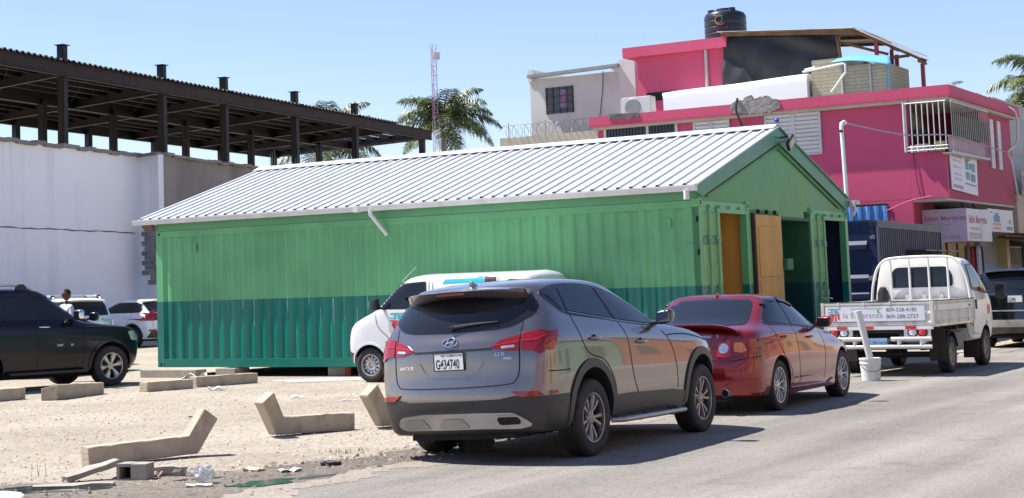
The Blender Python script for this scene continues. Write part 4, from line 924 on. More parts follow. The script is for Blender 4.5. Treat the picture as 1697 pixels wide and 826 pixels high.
# patch where the render has fallen off and the blocks show, at the wall's end
cr_ = MB(); dd = (B-A).normalized(); nr = Vector((dd.y, -dd.x))
P = [A.lerp(B, t/60) for t in range(24, 60)]
cr_.tube([(p.x+nr.x*.004, p.y+nr.y*.004, 4.50+.012*sin(i*.7)+.012*sin(i*2.1)) for i, p in enumerate(P)], [.012+.02*abs(sin(i*.9)) for i in range(len(P))], 5); cr_.build('wall_crack', mat('crack_dark', (.16, .15, .15), .9, var=.3), lwv)
bp_ = MB(); d = (Vector((-9.35, 69.34))-Vector((-10.33, 70.5))).normalized(); nn = Vector((d.y, -d.x, 0))
base = Vector(off((-10.33, 70.5)))+d*.15
rb = random.Random(9)
for k in range(12):
    z = 2.30+k*.205; off_ = .22 if k % 2 else 0
    for j in range(4):
        s0 = .02+j*.44+off_; s1 = min(s0+.42, 1.32)
        if s0 > 1.25 or (k < 2 and j < 1): continue
        c_ = Vector((base.x, base.y, 0))+Vector((d.x, d.y, 0))*(s0+s1)/2+nn*.02
        bp_.box((c_.x, c_.y, z+.1), (s1-s0, .05, .185), rz=atan2(d.y, d.x), bev=.008)
bp_.build('bare_blocks', mat('block_dark', (.25, .24, .24), .95, var=.3, vscale=3, bump=.5), lwv)
gw = empty('grey_wall', (-9.14, 69.52, 0)); tag(gw, 'unpainted grey rendered wall running off behind the container roof', 'wall')
wallseg('wall_face', (0, 0), (5.4, 14.3), 7.70, GC, .25, '', parent=gw)
mb = MB(); A, B = Vector((0, 0)), Vector((5.4, 14.3))
for i in range(24): p = A.lerp(B, i/24); q = A.lerp(B, (i+1)/24); z = 7.76+r_.uniform(-.05, .05); mb.bar((p.x, p.y, z-.04), (q.x, q.y, z-.04), .36, .12)
for s_ in (.7, .9): p = A.lerp(B, s_); [mb.tube([(p.x+.1*k, p.y+.1*k, 7.7), (p.x+.1*k, p.y+.12*k, 8.5+.1*k)], .012, 4) for k in range(3)]
mb.build('wall_coping', GC, gw)
# ------------------------------------------------------------------ steel frame
SF = mat('dark_steel', (.012, .011, .011), .6, .2, var=.2, vscale=2, stain=((.05, .022, .014), .35, .7, .5)); RS_ = mat('rusty_steel', (.028, .018, .014), .75, .1, var=.3, vscale=1.5, stain=((.025, .018, .016), .6, .6, .3))
st = empty('steel_frame', (-14.1, 61.5, 0), R(64.351)); tag(st, 'dark rusty steel frame with a corrugated deck standing behind the lot walls', 'steel structure')
ZD = 11.22
def ibeam(mb, a, b_, hgt, fl, web=.02):
    a, b_ = Vector(a), Vector(b_); up = Vector((0, 0, 1))
    mb.bar(a, b_, web, hgt); mb.bar(a+up*(hgt/2), b_+up*(hgt/2), fl, .025); mb.bar(a-up*(hgt/2), b_-up*(hgt/2), fl, .025)
K_ = .347
ROW2 = (-2.0, 4.6, 11.16, 16.65, 23.08, 29.73, 37.77)
ROW3 = (4.0, 10.6, 17.18, 23.28, 29.57, 36.78, 43.3)
for off_, ss in ((.35, (-8.9, -2.7, 4.24, 11.38, 16.59, 23.4, 30.08, 38.8)), (6.6, ROW2), (12.8, ROW3)):
    for s_ in ss:
        zt = ZD+(.62 if off_ < 1 and s_ < 36 else -.4)
        c = MB(); zb = 7.82 if (off_ < 1 and s_ < 14) else (7.3 if off_ < 1 and s_ < 23 else 2.0)
        c.box2((s_-.15, off_-.15, zb), (s_+.15, off_-.12, zt)); c.box2((s_-.15, off_+.12, zb), (s_+.15, off_+.15, zt)); c.box2((s_-.012, off_-.12, zb), (s_+.012, off_+.12, zt))
        c.box2((s_-.15, off_-.15, zb), (s_-.12, off_+.15, zt)); 
        if zt > ZD: c.box2((s_-.23, off_-.23, zt), (s_+.23, off_+.23, zt+.025))
        c.build('column', SF, st)
for off_, s0, s1 in ((.12, -13, 39.7), (6.6, -11, 42.0), (12.9, -9, 44.2)):
    c = MB(); ibeam(c, (s0, off_, ZD-.38), (s1, off_, ZD-.38), .52, .2); c.build('main_beam', RS_ if off_ < 1 else SF, st)
for s_ in (-8.9, -2.7, 4.24, 11.38, 16.59, 23.4, 30.08, 34.5, 39.6):
    c = MB(); ibeam(c, (s_, .3, ZD-.36), (s_+K_*12.7, 13.0, ZD-.36), .44, .18); c.build('cross_beam', SF, st)
for k in range(1, 12):
    n_ = k*1.08; c = MB(); c.bar((-13+K_*n_, n_, ZD-.20), (39.6+K_*n_, n_, ZD-.20), .07, .20); c.build('purlin', SF, st)
for k in range(9):
    s_ = -4+k*5.0; c = MB(); c.tube([(s_, .4, ZD-.42), (s_+K_*6.3+5, 6.6, ZD-.45)], .006, 4); c.build('tie_rod', SF, st)
mb = MB(); pts = []; s_ = -13.0
while s_ < 34.6: pts += [(s_, 0), (s_+.10, 0), (s_+.14, .075), (s_+.26, .075), (s_+.30, 0)]; s_ += .36
for a, b_ in zip(pts, pts[1:]):
    mb.poly([(a[0], -.06, ZD-.06+a[1]), (b_[0], -.06, ZD-.06+b_[1]), (b_[0]+K_*13.1, 13.1, ZD-.06+b_[1]), (a[0]+K_*13.1, 13.1, ZD-.06+a[1])])
o = mb.build('deck_sheet', mat('deck_metal', (.035, .030, .028), .6, .2, var=.25, vscale=1), st, fix=False); o.modifiers.new('s', 'SOLIDIFY').thickness = .015

# ------------------------------------------------------------------ palms and mast
PT = mat('palm_trunk', (.22, .20, .17), .9, var=.2, vscale=2, stretch=(1, 1, 4)); PF = mat('palm_leaf', (.06, .105, .025), .45, 0, var=.5, vscale=.9, col2=(.19, .24, .065), cbase=.55); PG = mat('palm_crownshaft', (.10, .17, .05), .5, var=.1)
def palm(loc, zc, Rr, nf, seed, lab, tr=.22, group=None, dense=1.0):
    e = empty('palm_tree', (*loc, 0)); tag(e, lab, 'palm tree', group); r_ = random.Random(seed)
    f = MB(); f.tube([(0, 0, 0), (0, 0, zc*.5), (0, 0, zc-1.2)], [tr*1.2, tr*1.1, tr*.8], 12); f.build('trunk', PT, e, smooth=60)
    f = MB(); f.tube([(0, 0, zc-1.3), (0, 0, zc-.7), (0, 0, zc)], [tr*.85, tr*.7, tr*.3], 10); f.build('crown_shaft', PG, e, smooth=60)
    for i in range(nf):
        az = 2*pi*i*.381966+r_.uniform(-.2, .2); el = R(78)-R(95)*((i+.5)/nf)**.9+r_.uniform(-.08, .08); L = Rr*r_.uniform(.95, 1.15)
        bm = bmesh.new(); P = []; p = Vector((0, 0, zc-.2)); n = 22
        for k in range(n+1):
            P.append(p.copy()); e_ = el-(1.15+.5*r_.random()*0)*(k/n)**1.3*(1.0+.5*(1-i/nf)); p = p+Vector((cos(az)*cos(e_), sin(az)*cos(e_), sin(e_)))*L/n
        side = Vector((-sin(az), cos(az), 0))
        def q4(a, b_, c, d): bm.faces.new([bm.verts.new(x) for x in (a, b_, c, d)])
        for k in range(n):
            w_ = .035*(1-k/n)+.006; q4(P[k]-side*w_, P[k]+side*w_, P[k+1]+side*w_*.9, P[k+1]-side*w_*.9)
        m_ = int(64*dense)
        for j in range(m_):
            t = .12+.88*j/m_; k = min(int(t*n), n-1); base = P[k].lerp(P[k+1], t*n-k); tan = (P[k+1]-P[k]).normalized()
            ll = Rr*.30*(sin(pi*min(1, t*.92+.10))**.6)*r_.uniform(.8, 1.15)
            for s in (-1, 1):
                d = (side*s*r_.uniform(.75, 1)+tan*r_.uniform(.35, .7)+Vector((0, 0, r_.uniform(-.55, .25)))).normalized()
                mid = base+d*ll*.5; tip = mid+(d*.75+Vector((0, 0, -.55-.35*r_.random()))).normalized()*ll*.55
                ww = tan*.022*(Rr/3)*1.35
                q4(base-ww*.6, base+ww*.6, mid+ww, mid-ww); q4(mid-ww, mid+ww, tip+ww*.15, tip-ww*.15)
        me = bpy.data.meshes.new('frond'); bm.to_mesh(me); bm.free(); link('frond', me, PF, e)
palm((4.25, 112.0), 13.4, 3.9, 26, 3, 'tall palm with drooping fronds beside the lattice mast')
palm((-3.85, 120.0), 13.1, 4.8, 20, 8, 'palm seen under the steel frame, partly hidden by columns')
palm((30.5, 75.0), 10.4, 2.9, 22, 11, 'palm at the right edge behind the tan building')
palm((29.6, 78.0), 9.0, 2.9, 18, 15, 'lower palm just above the end of the pink roof')
palm((34.0, 100.0), 12.6, 1.7, 14, 17, 'small pale palm top peeking over the pink roof edge', dense=.7)
ms = empty('radio_mast', (3.63, 109.5, 0)); tag(ms, 'slender pale pink and white lattice mast with a small box at the top', 'mast')
def latt(z0, z1, w_, m, nm, step=.62):
    f = MB(); c = [(w_*cos(a), w_*sin(a)) for a in (.3, .3+2*pi/3, .3+4*pi/3)]
    for x, y in c: f.tube([(x, y, z0), (x, y, z1)], .024, 5)
    z = z0; k = 0
    while z+step <= z1+.01:
        for i in range(3):
            a, b_ = c[i], c[(i+1) % 3]; f.tube([(*a, z), (*b_, z)], .013, 4); f.tube([(*(a if k % 2 else b_), z), (*(b_ if k % 2 else a), z+step)], .013, 4)
        z += step; k += 1
    f.build(nm, m, ms)
latt(0, 12.9, .24, mat('mast_white', (.62, .60, .58), .5, var=.1), 'white_section'); latt(12.9, 18.1, .20, mat('mast_pink', (.46, .27, .36), .5, var=.1), 'red_section')
f = MB(); f.box((.22, -.1, 17.3), (.42, .2, .52), bev=.04); f.build('antenna_box', MATS['mast_white'], ms)
# far low house line and trees that close the horizon behind the lot and down the street
def tree(x, y, h_, r_c, seed, lab):
    e = empty('broadleaf_tree', (x, y, 0)); tag(e, lab, 'tree', 'trees far behind the lot'); r_ = random.Random(seed)
    f = MB(); f.tube([(0, 0, 0), (.1, 0, h_*.35), (0, .2, h_*.6)], [.25, .2, .12], 8); f.build('trunk', PT, e)
    bm = bmesh.new()
    cs = [(r_.gauss(0, r_c*.45), r_.gauss(0, r_c*.45), h_*.65+r_.gauss(0, r_c*.28), r_c*r_.uniform(.25, .5)) for _ in range(16)]
    for k in range(2600):
        c = r_.choice(cs); v = Vector((r_.gauss(0, 1), r_.gauss(0, 1), r_.gauss(0, .8))).normalized()*c[3]*r_.uniform(.6, 1.1)
        p = Vector(c[:3])+v; a = Vector((r_.gauss(0, 1), r_.gauss(0, 1), r_.gauss(0, 1))).normalized(); b_ = a.orthogonal().normalized(); s = r_.uniform(.10, .20)
        bm.faces.new([bm.verts.new(p+q) for q in (a*s, b_*s*.6, -a*s, -b_*s*.6)])
    me = bpy.data.meshes.new('crown'); bm.to_mesh(me); bm.free(); link('crown', me, mat('tree_leaf', (.04, .075, .02), .6, var=.5, vscale=.8, col2=(.09, .12, .035)), e)
# houses on the near side of the street (they are what the car flanks mirror)
OP = [('orange_house', 'orange-brown plastered house across the street', (.46, .17, .08)), ('lilac_house', 'lilac plastered house across the street', (.34, .24, .33)), ('cream_house', 'cream plastered house across the street', (.50, .42, .30)), ('green_house', 'pale green plastered house across the street', (.20, .36, .26)), ('brick_red_house', 'brick red plastered house across the street', (.42, .13, .07)), ('ochre_house', 'ochre plastered house across the street', (.45, .30, .12))]
for i, (nm, lab, c_) in enumerate(OP):
    s0 = -26+i*12.5; e = empty(nm, road_pt(s0, 11.9), ST); tag(e, lab, 'house')
    f = MB(); f.box2((0, -8, 0), (12.3, 0, 4.2+.9*(i % 3))); w_ = f.build('wall', mat(nm+'_paint', c_, .85, var=.12, vscale=.5), e)
    f = MB(); f.box2((-.05, -8.2, 4.2+.9*(i % 3)), (12.35, .5, 4.5+.9*(i % 3))); f.build('roof_slab', PLW, e)
    for x in (1.2, 5.2, 9.2):
        f = MB(); f.box2((x, 0, .15 if x == 5.2 else 1.1), (x+1.5, .05, 2.4)); d = f.build('door' if x == 5.2 else 'window', mat('opening_dark', (.05, .05, .055), .3, var=.2), e)
        f = MB(); f.box2((x-.1, .0, 2.4), (x+1.6, .09, 2.5)); f.build('lintel', PLW, d)
# ------------------------------------------------------------------ vehicles
def ring(xr, br, xs, bf, xf, W, z, yr=.80, yf=.80):
    """half of one horizontal loop round the body, rear centre -> front centre, 13 points"""
    if len(xs) == 2: xs = [xs[0]+(xs[1]-xs[0])*t for t in (0, .2, .36, .5, .64, .82, 1)]
    def samp(a, n):
        if not isinstance(a, (list, tuple)): return [a]*n
        o = []
        for i in range(n):
            t = i/(n-1)*(len(a)-1); k = min(int(t), len(a)-2); o.append(a[k]+(a[k+1]-a[k])*(t-k))
        return o
    Ws = samp(W, 7); zs = samp(z, 13)
    pts = [(xr, 0), (xr+br*.3, .5*Ws[0]), (xr+br, yr*Ws[0])] + list(zip(xs, Ws)) + [(xf-bf, yf*Ws[6]), (xf-bf*.3, .5*Ws[6]), (xf, 0)]
    return [(p[0], p[1], zs[i]) for i, p in enumerate(pts)]
def car_body(name, rings, ztop, paint, parent, creases={}, level=2, wheels=(), well=.30, glass_rings=None):
    bm = bmesh.new(); n = 13
    rows = []
    bot = [(p[0], 0, rings[0][i][2]) for i, p in enumerate(rings[0])]
    top = [(p[0], 0, ztop[i] if isinstance(ztop, (list, tuple)) else ztop) for i, p in enumerate(rings[-1])]
    allr = [bot]+rings+[top]
    for ri, r_ in enumerate(allr):
        row = {}
        for i, p in enumerate(r_):
            for s in (1, -1):
                if abs(p[1]) < 1e-6 and s == -1: row[(i, -1)] = row[(i, 1)]; continue
                row[(i, s)] = bm.verts.new((p[0], s*p[1], p[2]))
        rows.append(row)
    # share the end points of the centre rows
    for a, b_ in ((0, 1), (len(allr)-1, len(allr)-2)):
        pass
    for ri in range(len(allr)-1):
        for i in range(12):
            for s in (1, -1):
                q = [rows[ri][(i, s)], rows[ri][(i+1, s)], rows[ri+1][(i+1, s)], rows[ri+1][(i, s)]]
                if s == 1: q = q[::-1]
                try: bm.faces.new(q)
                except ValueError: pass
    bmesh.ops.remove_doubles(bm, verts=bm.verts, dist=1e-4)
    bmesh.ops.recalc_face_normals(bm, faces=bm.faces)
    cl = bm.edges.layers.float.get('crease_edge') or bm.edges.layers.float.new('crease_edge')
    for ri, wgt in creases.items():
        zs = {(round(p[0], 3), round(s*p[1], 3), round(p[2], 3)) for p in rings[ri] for s in (1, -1)}
        for e in bm.edges:
            if all((round(v.co.x, 3), round(v.co.y, 3), round(v.co.z, 3)) in zs for v in e.verts): e[cl] = wgt
    me = bpy.data.meshes.new(name); bm.to_mesh(me); bm.free()
    o = link(name, me, [paint, DARK])
    md = o.modifiers.new('s', 'SUBSURF'); md.levels = level; md.render_levels = level
    bake(o)
    bvh = BVHTree.FromPolygons([v.co.copy() for v in o.data.vertices], [tuple(p.vertices) for p in o.data.polygons])
    for (x, z, r_) in wheels:
        for s in (1, -1):
            c = MB(); c.lathe([(0, s*1.2), (r_, s*1.2), (r_, s*(1.2-.0)-s*(1.2-.55)), (0, s*.55)], 40, 'Y', (x, 0, z))
            bmesh.ops.remove_doubles(c.b, verts=c.b.verts, dist=1e-5)
            co = c.build('cut', [DARK])
            co.data.materials.clear(); co.data.materials.append(DARK)
            md = o.modifiers.new('b', 'BOOLEAN'); md.operation = 'DIFFERENCE'; md.object = co; md.solver = 'EXACT'
            try: md.material_mode = 'TRANSFER'
            except Exception: pass
            old_p = o.parent; bake(o)
            bpy.data.objects.remove(co)
    for p in o.data.polygons: p.use_smooth = True
    o.data.set_sharp_from_angle(angle=R(38)); o.parent = parent
    return o, bvh
class Car:
    """lays outlines on the sides, tail and nose of one body"""
    def __init__(c, root, bvh): c.root, c.bvh = root, bvh
    def side(c, name, polys, m, off=.004, sides=(-1, 1), parent=None, skirt=.006, step=.05, label=None):
        out = []
        for s in sides:
            ps = polys if s == -1 else [[(-p[0], p[1]) for p in q] for q in polys]
            me = decal(c.bvh, ps, (0, -s, 0), off, step, skirt)
            out.append(link(name, me, m, parent or c.root))
            if label: out[-1]['label'] = label
        return out
    def rear(c, name, polys, m, off=.004, parent=None, skirt=.006, step=.05, ang=0, front=False):
        """polys in (y,z); ang turns the looking direction (degrees), for lamps that wrap a corner"""
        sx = -1 if front else 1
        a = R(ang); d = Vector((sx*cos(a), sin(a), 0)); u = d.cross(Vector((0, 0, 1)))
        # y -> u along the projected direction through the plane x=0 of the car
        ps = [[(p[0]*u.y/abs(u.y)/1.0 if False else p[0]*(-1 if not front else 1), p[1]) for p in q] for q in polys]
        return link(name, decal(c.bvh, ps, d, off, step, skirt), m, parent or c.root)
    def hit_side(c, x, z, s=-1, off=0):
        d = Vector((0, -s, 0)); h, n, _, _ = c.bvh.ray_cast(Vector((x, s*8, z)), d)
        if h is None: return Vector((x, s*.9, z)), Vector((0, s, 0))
        if n.dot(d) > 0: n = -n
        return h+n*off, n
    def hit_rear(c, y, z, off=0, front=False):
        d = Vector((-1 if front else 1, 0, 0)); h, n, _, _ = c.bvh.ray_cast(Vector((-8*d.x, y, z)), d)
        if h is None: return Vector((-1*d.x, y, z)), -d
        if n.dot(d) > 0: n = -n
        return h+n*off, n
    def gaps(c, paths, wd=.011, sides=(-1, 1), m=None):
        for p in paths: c.side('panel_seam', strip(smoothpath(p, 5), wd), m or GAP, .0025, sides, skirt=0)
def tyre_mesh(r, w_, rr):
    mb = MB(); h = w_/2
    prof = [(rr-.01, -h*.82), (rr, -h*.9), (rr+(r-rr)*.35, -h*1.0), (rr+(r-rr)*.75, -h*.98), (r-.014, -h*.88), (r-.002, -h*.72), (r-.002, -h*.42), (r-.009, -h*.40), (r-.009, -h*.36), (r, -h*.34), (r, -h*.04),
            (r-.009, -h*.03)]
    prof = prof + [(a, -b_) for a, b_ in prof[::-1]]
    mb.lathe(prof, 48, 'Y'); return mb
def rim_mesh(kind, rr, w_):
    """outer face towards -y"""
    mb = MB(); h = w_/2
    lip = [(rr+.004, -h*.86), (rr-.004, -h*.93), (rr-.016, -h*.90), (rr-.022, -h*.62), (rr-.03, h*.5), (rr-.03, h*.8)]
    mb.lathe(lip, 48, 'Y')
    mb.mi = 1; mb.lathe([(rr-.032, h*.2), (.10, h*.15), (.0, h*.15)], 32, 'Y'); mb.mi = 0
    yo = -h*.66; yh = -h*.60
    def spoke(a, w0, w1, da=0, r0=.045, y0=None):
        ca, sa = cos(a), sin(a); a2 = a+da; c2, s2 = cos(a2), sin(a2)
        p0 = Vector((r0*ca, 0, r0*sa)); p1 = Vector(((rr-.014)*c2, 0, (rr-.014)*s2)); t = (p1-p0).normalized(); nn = Vector((-t.z, 0, t.x))
        ym = (y0 if y0 is not None else yo)
        pts = []
        for f, w__, yy in ((0, w0, ym+.012), (.35, (w0*.6+w1*.4), ym-.004), (.75, w1*.95, ym-.012), (1, w1*1.1, ym-.012)):
            c = p0+(p1-p0)*f; pts.append((c+nn*w__/2, c-nn*w__/2, c+nn*w__*.28, c-nn*w__*.28, yy))
        rows = []
        for A, B, A2, B2, yy in pts:
            rows.append([mb.v((A.x, yy+.03, A.z)), mb.v((A2.x, yy, A2.z)), mb.v((B2.x, yy, B2.z)), mb.v((B.x, yy+.03, B.z))])
        for i in range(3):
            for j in range(3): mb._f([rows[i][j], rows[i+1][j], rows[i+1][j+1], rows[i][j+1]])
            mb._f([rows[i][3], rows[i+1][3], rows[i+1][0], rows[i][0]])
    if kind == 'twin5':
        for k in range(5):
            a = 2*pi*k/5+pi/2
            spoke(a-.10, .040, .052, -.14); spoke(a+.10, .040, .052, .14)
    elif kind == 'ten':
        for k in range(10): spoke(2*pi*k/10+.1, .026, .026, .05)
    elif kind == 'six':
        for k in range(6): spoke(2*pi*k/6+pi/2, .055, .115, 0, .05)
    elif kind == 'five':
        for k in range(5): spoke(2*pi*k/5+pi/2, .05, .08)
    if kind == 'steel':
        R0 = rr-.03
        prof = [(0, yo+.03), (.045, yo+.03), (.055, yo+.0), (.085, yo-.004), (.10, yo+.02)]
        mb.lathe(prof, 36, 'Y')
        mb.lathe([(.10, yo+.02), (.115, yo+.008), (.122, yo+.006)], 36, 'Y')
        n = 12
        for k in range(n):      # disc with round hand holes
            a0 = 2*pi*(k+.18)/n; a1 = 2*pi*(k+.82)/n
            mb.lathe([(.122, yo+.006), (.14, yo+.010), (.158, yo+.02)], 4, 'Y', a0=a0, a1=a1)
        mb.lathe([(.156, yo+.018), (R0*.93, yo+.03), (R0, yo+.04)], 36, 'Y')
    else:
        mb.lathe([(0, yo-.006), (.03, yo-.006), (.034, yo), (.062, yo+.004), (.072, yo+.03)], 24, 'Y')
    mb.mi = 2
    for k in range(5 if kind != 'six' else 6):
        a = 2*pi*k/5+.6; mb.tube([(.046*cos(a), yo+.004, .046*sin(a)), (.046*cos(a), yo-.008, .046*sin(a))], .007, 6)
    # brake disc behind the spokes
    mb.mi = 1; mb.lathe([(rr*.72, h*.1), (rr*.72, h*.02), (.06, h*.02)], 24, 'Y')
    return mb
BRAKE = mat('brake_metal', (0.06, 0.055, 0.05), 0.5, 0.6, var=.3)
_wc = {}
def add_wheels(root, locs, r, w_, rr, kind, rimmat, halftrack):
    key = (r, w_, rr, kind, rimmat.name)
    if key not in _wc:
        tm = tyre_mesh(r, w_, rr).mesh('tyre'); rm = rim_mesh(kind, rr, w_).mesh('rim')
        tm.materials.append(RUBBER); [rm.materials.append(x) for x in (rimmat, BRAKE, CHROME)]
        for me in (tm, rm):
            for p in me.polygons: p.use_smooth = True
            me.set_sharp_from_angle(angle=R(35))
        _wc[key] = (tm, rm)
    tm, rm = _wc[key]
    for i, x in enumerate(locs):
        for s in (-1, 1):
            e = empty('wheel', (x, s*halftrack, r), 0 if s == -1 else pi); e.parent = root
            if s == 1: e.rotation_euler = (0, .35*i, pi)
            else: e.rotation_euler = (0, .5+.9*i, 0)
            a = bpy.data.objects.new('tyre', tm); COL.objects.link(a); a.parent = e
            b_ = bpy.data.objects.new('rim', rm); COL.objects.link(b_); b_.parent = e
def annulus(cx, cz, r0, r1, a0, a1, n=28):
    o = [(cx+r1*cos(a0+(a1-a0)*k/n), cz+r1*sin(a0+(a1-a0)*k/n)) for k in range(n+1)]
    i = [(cx+r0*cos(a0+(a1-a0)*k/n), cz+r0*sin(a0+(a1-a0)*k/n)) for k in range(n+1)]
    return [[o[k], o[k+1], i[k+1], i[k]] for k in range(n)]

def plate_asm(car, root, y, z, w_, h_, txt, small=None, txtm=None, bg=None):
    p, n = car.hit_rear(y, z, .012)
    mb = MB(); mb.box((p.x, y, z), (.012, w_, h_), bev=.003); o = mb.build('number_plate', bg or WHITEP, root)
    f = MB(); 
    for a, b_, c, d in ((y-w_/2, y+w_/2, z+h_/2-.003, z+h_/2+.006), (y-w_/2, y+w_/2, z-h_/2-.006, z-h_/2+.003)): f.box2((p.x-.008, a-.006, c), (p.x+.004, b_+.006, d))
    for a in (y-w_/2-.003, y+w_/2+.003): f.box2((p.x-.008, a-.004, z-h_/2-.006), (p.x+.004, a+.004, z+h_/2+.006))
    f.build('plate_frame', BLACKP, o)
    text_on('plate_number', txt, h_*.78, (p.x-.0072, y+w_*.45, z-h_*.40), (0, -1, 0), (0, 0, 1), txtm or INK, o, True, spacing=1.0, xs=.56)
    if small: text_on('plate_heading', small, h_*.17, (p.x-.0072, y+w_*.25, z+h_*.30), (0, -1, 0), (0, 0, 1), txtm or INK, o, True)
    return o
# ---- grey crossover
def grey_crossover(loc, rz):
    t = empty('parked_crossover', (*loc, 0), rz)
    tag(t, 'grey metallic crossover with numbered rear plate, first in the row on the road edge', 'car', 'cars parked along the kerb')
    P = mat('grey_metallic', (0.225, 0.198, 0.185), 0.24, 0.8, var=.03, vscale=200, coat=1.0)
    CL = mat('grey_cladding', (0.028, 0.028, 0.029), 0.42, var=.12, vscale=8)
    WX = [-.86, -.3, .35, .85, 1.4, 2.2, 3.15]
    rings = [
        ring(-.86, .12, [-.70, -.25, .4, .85, 1.4, 2.1, 2.95], .25, 3.25, .76, .25),
        ring(-1.00, .14, [-.80, -.25, .4, .85, 1.4, 2.1, 3.0], .3, 3.40, .86, [.28, .27, .26, .26, .27]),
        ring(-1.10, .16, [-.84, -.3, .4, .85, 1.4, 2.15, 3.08], .3, 3.52, [.905, .915, .915, .91], .42),
        ring(-1.12, .17, WX, .32, 3.56, [.915, .93, .93, .93, .92], .62),
        ring(-1.075, .17, WX, .32, 3.56, [.925, .938, .935, .93], [.78, .77, .75]),
        ring(-1.075, .18, WX, .32, 3.50, [.925, .938, .935, .92], [.95, .93, .9, .85]),
        ring(-1.05, .18, [-.82, -.3, .35, .85, 1.4, 2.15, 3.05], .33, 3.38, [.915, .93, .925, .90], [1.08, 1.08, 1.06, 1.03, .96, .93]),
        ring(-1.0, .17, [-.78, -.3, .35, .85, 1.35, 2.05, 2.75], .25, 3.0, [.89, .90, .89, .83], [1.17, 1.17, 1.155, 1.12, 1.075, 1.03]),
        ring(-.985, .16, [-.74, -.3, .35, .82, 1.25, 1.65, 1.95], .16, 2.16, [.865, .865, .86, .80], [1.22, 1.23, 1.21, 1.17, 1.13, 1.14]),
        ring(-.93, .17, [-.66, -.28, .30, .75, 1.12, 1.45, 1.72], .22, 1.98, [.82, .81, .805, .76], [1.34, 1.35, 1.325, 1.28, 1.25, 1.255]),
        ring(-.83, .17, [-.56, -.25, .24, .65, .95, 1.2, 1.38], .24, 1.66, [.755, .745, .735, .69], [1.465, 1.475, 1.45, 1.43, 1.42, 1.42]),
        ring(-.74, .13, [-.50, -.22, .15, .50, .75, .92, 1.05], .20, 1.28, [.68, .675, .66, .61], [1.535, 1.575, 1.595, 1.585, 1.56, 1.55]),
        ring(-.70, .10, [-.46, -.22, .10, .42, .62, .78, .90], .16, 1.10, [.61, .61, .595, .55], [1.565, 1.61, 1.645, 1.635, 1.605, 1.59]),
        ring(-.66, .06, [-.42, -.22, .08, .38, .56, .70, .80], .12, 1.0, [.36, .36, .35], [1.575, 1.625, 1.67, 1.66, 1.63, 1.61]),
    ]
    zt = [1.578, 1.588, 1.605, 1.635, 1.665, 1.675, 1.678, 1.675, 1.665, 1.65, 1.635, 1.625, 1.615]
    body, bvh = car_body('body', rings, zt, P, t, {11: .3, 6: .25, 1: .5}, 3, [(0, .37, .425), (2.7, .37, .425)])
    c = Car(t, bvh)
    # dark lower cladding all round
    c.side('wheel_arch_trim', annulus(0, .37, .423, .505, -.12, pi+.12), CL, .016, skirt=.03)
    c.side('wheel_arch_trim', annulus(2.7, .37, .423, .505, -.12, pi+.12), CL, .016, skirt=.03)
    c.side('sill_trim', [[(.46, .24), (2.24, .24), (2.22, .44), (1.9, .47), (.9, .50), (.49, .50)]], CL, .012, skirt=.02)
    c.side('bumper_trim', [[(-.98, .30), (-.86, .27), (-.47, .27), (-.50, .585), (-1.02, .585)]], CL, .008, skirt=.02)
    c.side('bumper_trim', [[(3.16, .27), (3.30, .30), (3.30, .42), (3.18, .50)]], CL, .008, skirt=.02)
    c.rear('rear_bumper_trim', [rnd([(.80, .585), (.60, .60), (.50, .575), (-.50, .575), (-.60, .60), (-.80, .585), (-.82, .30), (-.6, .27), (.6, .27), (.82, .30)], .03)], CL, .009, skirt=.02)
    sk = c.rear('skid_plate', [rnd([(.60, .44), (.3, .465), (-.3, .465), (-.60, .455), (-.74, .34), (-.62, .31), (-.3, .325), (.3, .325), (.58, .32), (.66, .36)], .05)], SILVERP, .022, skirt=.04)
    for yy in (.42, .0):
        g = [[(yy+.16, .335), (yy+.11, .42), (yy-.11, .425), (yy-.17, .335)]]
        c.rear('skid_recess', [rnd(g[0], .03)], mat('skid_recess_grey', (.33, .33, .33), .45, .5, var=.06), .027, parent=sk, skirt=0)
    ex = c.rear('exhaust_surround', [rnd([(-.42, .44), (-.645, .435), (-.66, .345), (-.43, .345)], .04)], SILVERP, .030, skirt=.03)
    c.rear('exhaust_pipe', [rnd([(-.44, .425), (-.63, .42), (-.64, .36), (-.45, .36)], .03)], DARK, .036, parent=ex, skirt=0)
    # glass
    rg = [(.60, 1.225), (.44, 1.20), (0, 1.19), (-.44, 1.20), (-.60, 1.225), (-.745, 1.32), (-.745, 1.40), (-.64, 1.52), (-.4, 1.55), (.4, 1.55), (.64, 1.52), (.745, 1.40), (.745, 1.32)]
    c.rear('rear_window', [rnd(rg, .06)], GLASS, .005, skirt=.004)
    c.side('window_surround', [smooth_poly([(-.53, 1.495), (-.33, 1.32), (.10, 1.265), (.74, 1.215), (1.74, 1.13), (1.52, 1.28), (1.18, 1.44), (.87, 1.53), (.45, 1.585), (.0, 1.595), (-.35, 1.57)])], mat('window_rubber', (.012, .012, .013), .35, var=.1), .003, skirt=.002)
    wn = {'quarter_window': [(-.46, 1.49), (-.31, 1.345), (-.27, 1.34), (-.20, 1.575), (-.34, 1.56)],
          'rear_door_window': [(-.22, 1.335), (.66, 1.235), (.58, 1.565), (.0, 1.58), (-.15, 1.575)],
          'front_door_window': [(.74, 1.23), (1.58, 1.155), (1.44, 1.29), (1.14, 1.43), (.88, 1.51), (.65, 1.55)]}
    for k, v in wn.items(): c.side(k, [rnd(v, .03)], GLASS, .008, skirt=.004)
    ws = [(.66, 1.15), (.3, 1.135), (-.3, 1.135), (-.66, 1.15), (-.60, 1.40), (-.52, 1.50), (.52, 1.50), (.60, 1.40)]
    c.rear('windscreen', [rnd(ws, .06)], GLASS, .005, front=True)
